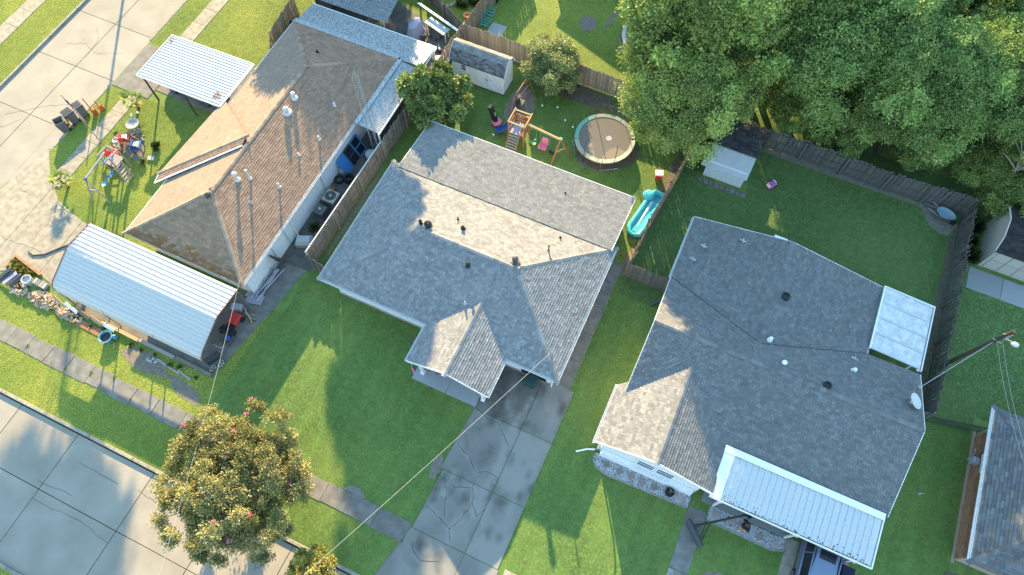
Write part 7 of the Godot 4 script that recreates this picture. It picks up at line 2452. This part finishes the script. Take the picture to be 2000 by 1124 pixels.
func trees() -> void:
	# crape myrtle at the kerb
	var t := tree("crape_myrtle", "bronze green crape myrtle with pink flower heads at the street kerb", P(-14.5, -0.7), {"r": 3.1, "ry": 1.75, "h": 2.95, "lobes": 150, "per": 90, "lobe": 0.14, "low": -0.6, "in": 0.45, "out": 1.2, "color": Color(0.18, 0.19, 0.06), "tip": Color(0.55, 0.48, 0.21), "leaf": 0.095, "clump": 0.17, "leaves": 10, "tr": 0.08,
		"trunks": [Vector3(0.1, 0, 0.05), Vector3(-0.12, 0, 0.1), Vector3(0.02, 0, -0.13), Vector3(-0.05, 0, 0.02)]})
	blossoms(t, 26, 0.16, [Color(0.62, 0.16, 0.28), Color(0.70, 0.28, 0.36), Color(0.55, 0.2, 0.2)])
	t = tree("crape_myrtle", "small yellow green tree top at the bottom edge near the drive", P(-9.3, -2.75), {"r": 1.0, "ry": 0.8, "h": 1.5, "lobes": 24, "per": 70, "lobe": 0.26, "color": Color(0.247, 0.247, 0.057), "tip": Color(0.570, 0.475, 0.133), "leaf": 0.11, "clump": 0.17, "tr": 0.04})
	# back fence myrtle bush with pink flowers
	t = tree("crape_myrtle", "bushy crape myrtle with faded pink flowers at the back fence", P(-11.2, 31.0), {"r": 1.55, "ry": 1.35, "h": 1.9, "lobes": 48, "per": 95, "lobe": 0.27, "in": 0.4, "out": 1.15, "low": -0.7, "color": Color(0.17, 0.23, 0.075), "tip": Color(0.38, 0.36, 0.14), "leaf": 0.12, "clump": 0.18, "tr": 0.06, "trunks": [Vector3(0.1, 0, 0.05), Vector3(-0.12, 0, 0.1), Vector3(0.02, 0, -0.13)]})
	blossoms(t, 14, 0.16, [Color(0.50, 0.22, 0.24), Color(0.45, 0.28, 0.2), Color(0.55, 0.3, 0.3)])
	# broad leaved tree beside the metal patio roof
	t = tree("broadleaf_tree", "large leaved tree with bare branches beside the metal patio roof", P(-16.95, 24.95), {"r": 1.7, "ry": 1.5, "h": 2.3, "lobes": 56, "per": 70, "lobe": 0.21, "in": 0.4, "out": 1.3, "low": -0.6, "color": Color(0.098, 0.165, 0.049), "tip": Color(0.286, 0.330, 0.098), "leaf": 0.22, "wide": 0.34, "clump": 0.24, "leaves": 7, "tr": 0.1})
	for i in 12:
		var b := MB.new()
		var o := Vector3(0.3, 1.1, 0.6)
		var d := Vector3(rf(-0.3, 1.6), rf(0.1, 0.7), rf(0.5, 1.7))
		b.tube([o, o + d * 0.5 + Vector3(0, 0.3, 0), o + d], [0.035, 0.02, 0.007], 5)
		obj("bare_branch", b, M.dead_wood, t, true)
	# the wood behind the right garden: four kinds, each copied
	var kinds := [
		{"r": 3.7, "ry": 3.4, "h": 5.4, "lobes": 84, "per": 152, "lobe": 0.225, "low": -0.7, "color": Color(0.200, 0.284, 0.070), "tip": Color(0.481, 0.549, 0.157), "leaf": 0.126, "clump": 0.215, "tr": 0.2},  # sunlight put into the leaf colour: lighter and yellower
		{"r": 3.3, "ry": 3.2, "h": 6.0, "lobes": 74, "per": 145, "lobe": 0.24, "low": -0.7, "color": Color(0.162, 0.259, 0.076), "tip": Color(0.337, 0.450, 0.131), "leaf": 0.118, "clump": 0.206, "tr": 0.2},
		{"r": 3.5, "ry": 3.6, "h": 6.6, "lobes": 80, "per": 152, "lobe": 0.22, "low": -0.7, "color": Color(0.147, 0.233, 0.070), "tip": Color(0.384, 0.482, 0.125), "leaf": 0.133, "clump": 0.215, "tr": 0.22},
		{"r": 2.3, "ry": 2.0, "h": 2.5, "lobes": 44, "per": 123, "lobe": 0.27, "low": -0.6, "color": Color(0.145, 0.233, 0.062), "tip": Color(0.322, 0.414, 0.112), "leaf": 0.111, "clump": 0.189, "tr": 0.1}]
	var names := ["oak_tree", "dense_tree", "tall_tree", "understory_tree"]
	var list := [
		# kind, u, v, scale, label
		[0, -1.9, 29.6, 0.92, "large sunlit tree overhanging the trampoline and blue slide fence"],
		[2, -2.4, 33.4, 1.3, "sunlit tree hiding the second trampoline behind the back fence"],
		[2, -0.8, 39.2, 1.4, "tree at the top edge directly above the second trampoline"],
		[1, 2.8, 37.2, 1.42, "dark tree overhanging the small grey roofed shed"],
		[2, 1.4, 37.2, 1.25, "tall tree in the second row behind the grey roofed shed"],
		[0, 4.3, 43.0, 1.1, "tall tree at the top edge left of the roof gap in the wood"],
		[1, 6.6, 34.8, 1.2, "dark green tree over the left part of the long dark fence"],
		[2, 6.4, 40.0, 1.1, "shaded tree just left of the grey roof seen through the wood"],
		[1, 10.6, 34.7, 1.05, "dark tree behind the middle of the long dark fence"],
		[1, 9.2, 48.0, 1.1, "tree at the top edge above the grey roof in the wood"],
		[1, 14.1, 37.6, 1.05, "broad dark tree to the right of the wood's centre"],
		[2, 13.8, 43.5, 1.05, "tree behind the grey roof gap, upper right"],
		[0, 17.6, 48.8, 1.2, "brightest yellow green tree in the top right corner"],
		[1, 18.3, 41.4, 1.0, "dark tree at the right edge below the bright corner tree"],
		[2, 18.4, 36.0, 0.85, "tree with dead twigs at the right edge above the pale shed"],
		[1, 22.5, 44.0, 1.1, "tree standing just outside the right edge of the wood"],
		[2, 23.0, 37.5, 1.0, "tree behind the neighbour's pale shed at the right"],
		[0, 13.0, 53.0, 1.1, "tree beyond the top edge, right of centre of the wood"],
		[2, 3.4, 50.0, 1.1, "tree beyond the top edge, left of centre of the wood"],
		[3, 7.6, 34.3, 0.9, "low leafy tree leaning over the long dark fence's left half"],
		[3, 12.6, 35.1, 0.85, "low leafy tree behind the long dark fence's right half"],
		[3, 4.4, 34.7, 0.9, "low leafy tree right of the grey roofed shed"],
		[3, 16.9, 35.0, 0.85, "low leafy tree at the far corner of the dark fence"],
		[3, 19.2, 33.0, 0.9, "low tree overhanging the dark roof of the pale shed"],
		[3, -1.2, 32.9, 0.9, "low leafy tree filling the gap behind the overhanging tree"],
		[3, 10.0, 37.2, 1.0, "low tree under the wood's canopy near the roof gap"]]
	var first := {}
	for l in list:
		var k: int = l[0]
		var n: Node3D
		if not first.has(k):
			n = tree(names[k], l[4], P(l[1], l[2]), kinds[k])
			first[k] = n
		else: n = again(first[k], P(l[1], l[2]), rf(0, TAU), l[4])
		n.scale = Vector3.ONE * l[3]
		n.set_meta("group", "trees of the wood behind the right garden")
	# grey bare twigs at the right edge
	t = thing("dead_tree", "pale bare dead branches against the wood at the right edge", "tree", P(17.3, 33.6))
	for i in 9:
		var b := MB.new()
		var o := P(17.3, 33.4, 3.6)
		var d := Vector3(rf(-1.3, 1.0), rf(0.5, 2.2), rf(-0.6, 1.2))
		b.tube([o, o + d * 0.5 + Vector3(rf(-0.2, 0.2), 0.2, 0), o + d, o + d * 1.3 + Vector3(rf(-0.3, 0.3), rf(-0.3, 0.1), rf(-0.3, 0.3))], [0.05, 0.03, 0.02, 0.006], 5)
		obj("branch", b, M.dead_wood, t)
	var tb := MB.new()
	tb.tube([P(17.3, 33.6, 0), P(17.3, 33.4, 3.7)], [0.1, 0.06], 8)
	obj("trunk", tb, M.dead_wood, t)
	# a roof deep in the wood
	far_house("grey roofed house mostly hidden inside the wood", 8.6, 13.6, 39.4, 44.2, 3.6)
	# shrubs along the right fence by the shed
	for p in [[17.3, 29.2, 0.8, 1.1], [17.1, 31.3, 0.9, 1.3], [17.2, 30.2, 0.7, 0.9]]:
		plant("shrub", "dark shrub between the right fence and the pale shed", P(p[0], p[1]), p[2], p[3], Color(0.045, 0.07, 0.02), 260, "shrubs beside the pale shed")
	# beyond the frame: trees whose shade falls into it
	t = tree("unseen_tree", "tall unseen tree added across the left street to shade the road", P(-47.8, 32.0), {"r": 3.2, "ry": 1.3, "h": 16.2, "lobes": 60, "per": 110, "lobe": 0.27, "low": -0.8, "color": Color(0.095, 0.142, 0.042), "leaf": 0.22, "clump": 0.32, "tr": 0.11})  # added for the road shadow: thin trunk and flat crown shaped to cast it
	t = tree("unseen_tree", "tree behind the top left houses, outside the photo, shading the brown roof", P(-32.4, 35.6), {"r": 3.2, "ry": 2.6, "h": 6.8, "lobes": 60, "per": 100, "lobe": 0.26, "low": -0.7, "color": Color(0.1, 0.14, 0.042), "leaf": 0.2, "clump": 0.3, "tr": 0.2})
	again(t, P(-34.5, 43.5), 2.0, "farthest tree behind the top left houses, outside the photo").scale = Vector3.ONE * 1.15
	tree("unseen_tree", "tall tree beside the metal shed, outside the photo, shading the centre roof", P(-28.4, 34.8), {"r": 2.8, "ry": 3.4, "h": 11.8, "lobes": 50, "per": 100, "lobe": 0.26, "low": -0.8, "color": Color(0.1, 0.14, 0.042), "leaf": 0.2, "clump": 0.3, "tr": 0.16})

var mask := PackedByteArray()
const MU := -56.0
const MV := -13.0
const MW := 960
const MH := 760

func mark(p: Array, value: int) -> void:
	var pa := PackedVector2Array(p)
	var lo := Vector2(1e9, 1e9)
	var hi := -lo
	for q in p:
		lo = lo.min(q); hi = hi.max(q)
	for j in range(maxi(0, int((lo.y - MV) * 10)), mini(MH, int((hi.y - MV) * 10) + 1)):
		for i in range(maxi(0, int((lo.x - MU) * 10)), mini(MW, int((hi.x - MU) * 10) + 1)):
			if p.size() == 2 or Geometry2D.is_point_in_polygon(Vector2(MU + (i + 0.5) * 0.1, MV + (j + 0.5) * 0.1), pa): mask[j * MW + i] = value

func grass() -> void:
	mask.resize(MW * MH)
	# lawn areas as [corner, corner] and then what lies on them
	for r in [[-39.0, 40, -1.95, 60], [-56, -46.1, -8, 60], [-56, 40, -13, -9.1]]: mark([Vector2(r[0], r[2]), Vector2(r[1], r[3])], 1)
	for r in [[-45.9, -39.05, 0, 60], [-33.6, -6.25, 0.35, 1.3], [-37.55, -36.55, 9.9, 18.3], [-37.3, -36.25, 22.4, 34], [-49.85, -48.65, 9, 30], [-5.95, -1.35, 0.9, 11.2], [-6.6, -0.9, -2, 0.9], [-2.4, -1.65, 11, 20],
			[-16.3, -2.7, 11.1, 22.7], [-28.1, -20.2, 8.4, 26.6], [1.6, 14.7, 11.4, 22.8], [1.1, 6.4, 7.9, 12], [6.45, 7.4, 1.3, 8.2], [6.9, 14.7, 8.0, 11.4], [11.5, 12.15, 1.3, 8.8], [13.95, 14.65, 1.3, 9], [17.5, 23, 27, 28.5], [17.9, 21.6, 28.8, 32], [19.3, 32, 10.7, 19], [-17.7, -13.7, 28.7, 30.3],
			[0.4, 3.5, 27.6, 31], [-30.2, -20, 3.6, 8.5], [-20.9, -18.7, 8.5, 27], [-39.0, -28.5, 18.3, 22.4], [-29.6, -18.6, 27, 33], [-10, -5.9, 8.2, 11.2], [-1, 24, 0.35, 1.3], [-46.05, -38.95, -8, 60]]:
		mark([Vector2(r[0], r[2]), Vector2(r[1], r[3])], 0)
	mark([Vector2(-40.2, 2), Vector2(-33.6, 3.5), Vector2(-30, 3.5), Vector2(-30, 8.6), Vector2(-33.4, 8.65), Vector2(-36.05, 9.25), Vector2(-37.4, 10.3), Vector2(-39.3, 12.2), Vector2(-40.2, 9)], 0)
	mark([Vector2(-20.2, 4), Vector2(-19.6, 7.6), Vector2(-19.05, 11.5), Vector2(-22, 11.5), Vector2(-22, 4)], 0)
	# the ground that the photograph covers, with a margin
	var seen := PackedVector2Array([Vector2(-27, -13), Vector2(25.5, 9), Vector2(24, 62), Vector2(-56, 28), Vector2(-56, 14), Vector2(-42, -4)])
	var big := FastNoiseLite.new()
	big.seed = 31; big.frequency = 0.13
	var mid := FastNoiseLite.new()
	mid.seed = 32; mid.frequency = 0.9
	var b := MB.new()
	for i in 6:
		var a := TAU * i / 6.0 + rf(-0.4, 0.4)
		var o := Vector3(cos(a), 0, sin(a)) * rf(0.0, 0.03)
		var e := Vector3(cos(a), 0, sin(a)) * rf(0.025, 0.06) + Vector3(0, rf(0.006, 0.026), 0)
		var s := Vector3(-sin(a), 0, cos(a)) * 0.011
		b.col = Color.WHITE * rf(0.8, 1.2)
		b.tri(o - s, o + s, o + e)
	var blade := b.mesh()
	var lists := [[], [], [], []]
	var step := 0.068
	var v := MV
	while v < 48.0:
		var u := MU
		while u < 26.0:
			var p := Vector2(u + rf(0, step), v + rf(0, step))
			u += step
			var i := int((p.x - MU) * 10)
			var j := int((p.y - MV) * 10)
			if i < 0 or j < 0 or i >= MW or j >= MH or mask[j * MW + i] == 0: continue
			if p.x > 0.6 and p.y > 34.5 or p.x > -9 and p.y > 40: continue
			if not Geometry2D.is_point_in_polygon(p, seen): continue
			var skip := false
			for q in bare:
				var d: Vector2 = ((p - q[0]) as Vector2).rotated(-q[2]) / q[1]
				if d.length() < 0.82 + 0.35 * mid.get_noise_2d(p.x * 2.0, p.y * 2.0) and rng.randf() < 0.93: skip = true
			if skip: continue
			var z := 0
			if p.x < -19.4 and (p.y < 12 or p.x < -28): z = 1
			elif p.x > -1.2 and p.y > 18.0: z = 2
			elif p.y > 32.0: z = 3
			lists[z].append(p)
		v += step
	var base := [Color(0.19, 0.34, 0.08), Color(0.40, 0.50, 0.08), Color(0.12, 0.23, 0.085), Color(0.36, 0.48, 0.075)]  # grass tones by area
	var dry := [Color(0.30, 0.39, 0.10), Color(0.58, 0.56, 0.11), Color(0.18, 0.26, 0.10), Color(0.50, 0.52, 0.10)]
	var lab := ["short dense mown grass round the centre house and front lawns", "coarse bright grass of the left yards and verges", "dark shaded grass of the right back garden", "sunlit grass of the large garden behind the back fence"]
	for z in 4:
		var l: Array = lists[z]
		var mm := MultiMesh.new()
		mm.transform_format = MultiMesh.TRANSFORM_3D
		mm.use_colors = true
		mm.mesh = blade
		mm.instance_count = l.size()
		for i in l.size():
			var p: Vector2 = l[i]
			var n := mid.get_noise_2d(p.x * (1.0 if z != 1 else 2.2), p.y * (1.0 if z != 1 else 2.2))
			var w := big.get_noise_2d(p.x, p.y)
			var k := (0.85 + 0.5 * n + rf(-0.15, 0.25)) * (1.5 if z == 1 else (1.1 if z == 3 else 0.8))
			mm.set_instance_transform(i, Transform3D(Basis(Vector3.UP, rf(0, TAU)).scaled(Vector3(1.15, maxf(0.4, k), 1.15)), P(p.x + rf(-0.06, 0.06), p.y + rf(-0.06, 0.06), 0.0)))
			var c: Color = base[z].lerp(dry[z], clampf(0.35 + w * 0.8 + n * 0.5 + rf(-0.25, 0.25), 0, 1)) * rf(0.8, 1.2) * (1.0 + 0.32 * w + (0.06 * signf(sin(p.x * 5.2)) if z == 0 else 0.0))
			mm.set_instance_color(i, Color(c.r, c.g, c.b))
		var mi := MultiMeshInstance3D.new()
		mi.multimesh = mm
		mi.material_override = M.grass
		put(mi, "grass")
		stuff(mi)
		tag(mi, lab[z], "grass")

# ---- a figure: smooth union of tapered bones meshed as surface nets
func nets(bones: Array, cell: float, soft: float, mb: MB) -> void:
	var lo := Vector3.ONE * 1e9
	var hi := -lo
	for q in bones:
		var m := Vector3.ONE * (maxf(q[2], q[3]) + cell * 2)
		lo = lo.min(q[0] - m).min(q[1] - m); hi = hi.max(q[0] + m).max(q[1] + m)
	var nx := int((hi.x - lo.x) / cell) + 2
	var ny := int((hi.y - lo.y) / cell) + 2
	var nz := int((hi.z - lo.z) / cell) + 2
	var f := PackedFloat32Array()
	f.resize(nx * ny * nz)
	f.fill(1.0)
	for q in bones:   # distances only near each bone
		var m := Vector3.ONE * (maxf(q[2], q[3]) + soft + cell * 2)
		var a: Vector3 = ((q[0].min(q[1]) - m - lo) / cell).max(Vector3.ZERO)
		var e: Vector3 = (q[0].max(q[1]) + m - lo) / cell
		var ba: Vector3 = q[1] - q[0]
		var bb := maxf(ba.length_squared(), 1e-8)
		for z in range(int(a.z), mini(nz, int(e.z) + 1)):
			for y in range(int(a.y), mini(ny, int(e.y) + 1)):
				for x in range(int(a.x), mini(nx, int(e.x) + 1)):
					var p := lo + Vector3(x, y, z) * cell
					var t := clampf((p - q[0]).dot(ba) / bb, 0, 1)
					var d := p.distance_to(q[0] + ba * t) - lerpf(q[2], q[3], t)
					var i := (z * ny + y) * nx + x
					var h := maxf(soft - absf(f[i] - d), 0.0) / soft
					f[i] = minf(f[i], d) - h * h * soft * 0.25
	var at := {}
	var sx := [0, 1, 0, 1, 0, 1, 0, 1]
	var sy := [0, 0, 1, 1, 0, 0, 1, 1]
	var sz := [0, 0, 0, 0, 1, 1, 1, 1]
	var edges := [[0, 1], [2, 3], [4, 5], [6, 7], [0, 2], [1, 3], [4, 6], [5, 7], [0, 4], [1, 5], [2, 6], [3, 7]]
	for z in nz - 1:
		for y in ny - 1:
			for x in nx - 1:
				var g := []
				var s := 0
				for k in 8:
					var d := f[((z + sz[k]) * ny + y + sy[k]) * nx + x + sx[k]]
					g.append(d)
					if d < 0: s += 1
				if s == 0 or s == 8: continue
				var sum := Vector3.ZERO
				var c := 0
				for e in edges:
					var d0: float = g[e[0]]
					var d1: float = g[e[1]]
					if (d0 < 0) != (d1 < 0):
						var t := d0 / (d0 - d1)
						sum += Vector3(sx[e[0]], sy[e[0]], sz[e[0]]).lerp(Vector3(sx[e[1]], sy[e[1]], sz[e[1]]), t)
						c += 1
				at[(z * ny + y) * nx + x] = lo + (Vector3(x, y, z) + sum / c) * cell
	var val := func(p: Vector3) -> float:
		var d := 1e9
		for q in bones:
			var ba: Vector3 = q[1] - q[0]
			var t := clampf((p - q[0]).dot(ba) / maxf(ba.length_squared(), 1e-8), 0, 1)
			var e := p.distance_to(q[0] + ba * t) - lerpf(q[2], q[3], t)
			var h := maxf(soft - absf(d - e), 0.0) / soft
			d = minf(d, e) - h * h * soft * 0.25
		return d
	var nrm := {}
	var hue := {}
	for i in at:
		var p: Vector3 = at[i]
		var e := cell * 0.5
		nrm[i] = Vector3(val.call(p + Vector3(e, 0, 0)) - val.call(p - Vector3(e, 0, 0)), val.call(p + Vector3(0, e, 0)) - val.call(p - Vector3(0, e, 0)), val.call(p + Vector3(0, 0, e)) - val.call(p - Vector3(0, 0, e))).normalized()
		var best := 1e9
		for q in bones:
			var ba: Vector3 = q[1] - q[0]
			var t := clampf((p - q[0]).dot(ba) / maxf(ba.length_squared(), 1e-8), 0, 1)
			var d := p.distance_to(q[0] + ba * t) - lerpf(q[2], q[3], t)
			if d < best:
				best = d; hue[i] = q[4]
	var st := [1, nx, nx * ny]
	for z in range(1, nz - 1):
		for y in range(1, ny - 1):
			for x in range(1, nx - 1):
				var i := (z * ny + y) * nx + x
				var a := f[i] < 0
				for k in 3:
					if a == (f[i + st[k]] < 0): continue
					var u: int = st[(k + 1) % 3]
					var w: int = st[(k + 2) % 3]
					var q := [i, i - u, i - u - w, i - w]
					if not a: q.reverse()
					var ok := true
					for j in q:
						if not at.has(j): ok = false
					if not ok: continue
					for tri_ in [[0, 2, 1], [0, 3, 2]]:
						for j in tri_:
							mb.v.append(at[q[j]]); mb.n.append(nrm[q[j]]); mb.c.append(hue[q[j]])

func person() -> void:
	var t := thing("person", "person in black shirt and dark shorts standing on the gravel bed", "person", P(9.15, 8.15, 0.05), "", 2.1)
	var skin := Color(0.42, 0.24, 0.16)
	var shirt := Color(0.012, 0.013, 0.016)
	var shorts := Color(0.03, 0.032, 0.045)
	var shoe := Color(0.5, 0.5, 0.5)
	var B := [[Vector3(0, 0.94, 0), Vector3(0, 1.12, 0), 0.15, 0.135, shorts], [Vector3(0, 1.10, 0), Vector3(0, 1.32, -0.03), 0.135, 0.155, shirt], [Vector3(-0.13, 1.36, -0.04), Vector3(0.13, 1.36, -0.04), 0.085, 0.085, shirt], [Vector3(0, 1.4, -0.05), Vector3(0, 1.53, -0.09), 0.06, 0.055, skin],
		[Vector3(0, 1.60, -0.11), Vector3(0, 1.67, -0.10), 0.085, 0.10, skin]]
	for s in [-1.0, 1.0]:
		B.append_array([[Vector3(0.09 * s, 0.92, 0), Vector3(0.10 * s, 0.54, -0.03), 0.10, 0.085, shorts], [Vector3(0.10 * s, 0.52, -0.03), Vector3(0.10 * s, 0.44, -0.02), 0.06, 0.058, skin], [Vector3(0.10 * s, 0.44, -0.02), Vector3(0.11 * s, 0.1, 0.02), 0.058, 0.04, skin], [Vector3(0.11 * s, 0.06, 0.04), Vector3(0.13 * s, 0.045, -0.16), 0.045, 0.04, shoe],
			[Vector3(0.19 * s, 1.38, -0.04), Vector3(0.25 * s, 1.22, -0.05), 0.075, 0.068, shirt], [Vector3(0.25 * s, 1.2, -0.05), Vector3(0.27 * s, 1.1, -0.07), 0.048, 0.042, skin], [Vector3(0.27 * s, 1.1, -0.07), Vector3(0.09 * s, 1.1, -0.31), 0.043, 0.03, skin]])
	var mb := MB.new()
	nets(B, 0.022, 0.05, mb)
	for s in [-1.0, 1.0]:
		var w := Vector3(0.09 * s, 1.1, -0.31)
		var H := [[w, w + Vector3(-0.02 * s, 0.0, -0.06), 0.026, 0.03, skin]]
		for i in 4:
			var k := w + Vector3(-0.02 * s, 0.025 - i * 0.019, -0.075)
			var L: float = [0.038, 0.042, 0.039, 0.03][i]
			H.append([k, k + Vector3(-0.012 * s, 0, -L), 0.0095, 0.009, skin])
			H.append([k + Vector3(-0.012 * s, 0, -L), k + Vector3(-0.045 * s, 0, -L * 0.8), 0.009, 0.0075, skin])
		H.append([w + Vector3(0, 0.02, -0.02), w + Vector3(-0.03 * s, 0.05, -0.05), 0.011, 0.009, skin])
		H.append([w + Vector3(-0.03 * s, 0.05, -0.05), w + Vector3(-0.045 * s, 0.05, -0.075), 0.009, 0.008, skin])
		nets(H, 0.007, 0.012, mb)
	obj("body", mb, M.flesh, t, true)
	var b := MB.new()
	b.col = Color(0.05, 0.03, 0.02)
	b.ball(Vector3(0, 1.69, -0.085), Vector3(0.108, 0.09, 0.115), 14)
	obj("hair", b, M.flesh, t, true)
	b = MB.new()
	b.col = skin
	b.ball(Vector3(0, 1.615, -0.205), Vector3(0.016, 0.022, 0.02), 8)
	for s in [-1, 1]: b.ball(Vector3(0.1 * s, 1.63, -0.1), Vector3(0.014, 0.032, 0.02), 8)
	b.col = Color(0.02, 0.02, 0.02)
	for s in [-1, 1]: b.ball(Vector3(0.035 * s, 1.645, -0.193), Vector3(0.014, 0.008, 0.008), 8)
	b.col = Color(0.3, 0.1, 0.08)
	b.ball(Vector3(0, 1.57, -0.19), Vector3(0.026, 0.008, 0.01), 8)
	obj("face", b, M.flesh, t, true)
	var c := thing("remote_control", "grey remote control held in both hands by the person", "remote control", P(9.15, 8.15, 0.05), "", 2.1)
	b = MB.new()
	b.cbx(Vector3(0, 1.11, -0.37), Vector3(0.2, 0.03, 0.12), 0.01)
	obj("body", b, M.kennel, c, true)
	b = MB.new()
	b.cbx(Vector3(0, 1.128, -0.40), Vector3(0.12, 0.012, 0.06))
	obj("screen", b, M.glass, c, true)

func _ready() -> void:
	var cam := Camera3D.new()
	cam.name = "camera"
	cam.position = Vector3(0, 37, 0)
	cam.rotation_degrees = Vector3(-65, 24.6, 0)
	cam.fov = 45.75
	cam.far = 1500
	add_child(cam)
	cam.make_current()
	var env := Environment.new()
	env.background_mode = Environment.BG_SKY
	var sm := ProceduralSkyMaterial.new()
	sm.sky_top_color = Color(0.455, 0.61, 0.735)
	sm.sky_horizon_color = Color(0.80, 0.835, 0.83)
	sm.sky_curve = 0.18
	sm.sky_energy_multiplier = 0.95
	sm.ground_bottom_color = Color(0.25, 0.25, 0.22)
	sm.ground_horizon_color = Color(0.6, 0.6, 0.58)
	sm.sun_angle_max = 20.0
	sm.sun_curve = 0.1
	var sky := Sky.new()
	sky.sky_material = sm
	env.sky = sky
	env.tonemap_mode = Environment.TONE_MAPPER_LINEAR
	env.tonemap_exposure = 4.5
	env.sdfgi_enabled = true
	env.ssao_enabled = true
	env.ssil_enabled = true
	var we := WorldEnvironment.new()
	we.name = "environment"
	we.environment = env
	add_child(we)
	var sun := DirectionalLight3D.new()
	sun.name = "sun"
	sun.light_energy = 1.6
	sun.light_color = Color(1.0, 0.875, 0.64)
	sun.light_angular_distance = 0.55
	sun.shadow_enabled = true
	add_child(sun)
	# low sun behind the back gardens: shade falls towards the street
	var el := deg_to_rad(19.0)
	var dir := Vector3(0.53, 0, 0.848).normalized() * cos(el) - Vector3(0, sin(el), 0)
	sun.basis = Basis.looking_at(dir, Vector3.UP)
	rng.seed = 20240611
	materials()
	colours()
	mat("gravel_base", 0.2, 0.2, 0.21, 0.95)
	ground()
	centre_house()
	brick_house()
	left_house()
	right_house()
	metal_roofs()
	sheds()
	far_house("house of the next street, outside the photo, whose ridge shades the far lawn", -17.0, -9.5, 42.5, 48.0, 4.6)
	far_house("longer house of the next street, outside the photo, left of the smaller one", -36.0, -20.0, 40.6, 49.0, 4.6)
	fences()
	back_garden()
	side_yard()
	front_left()
	front_right()
	person()
	trees()
	grass()
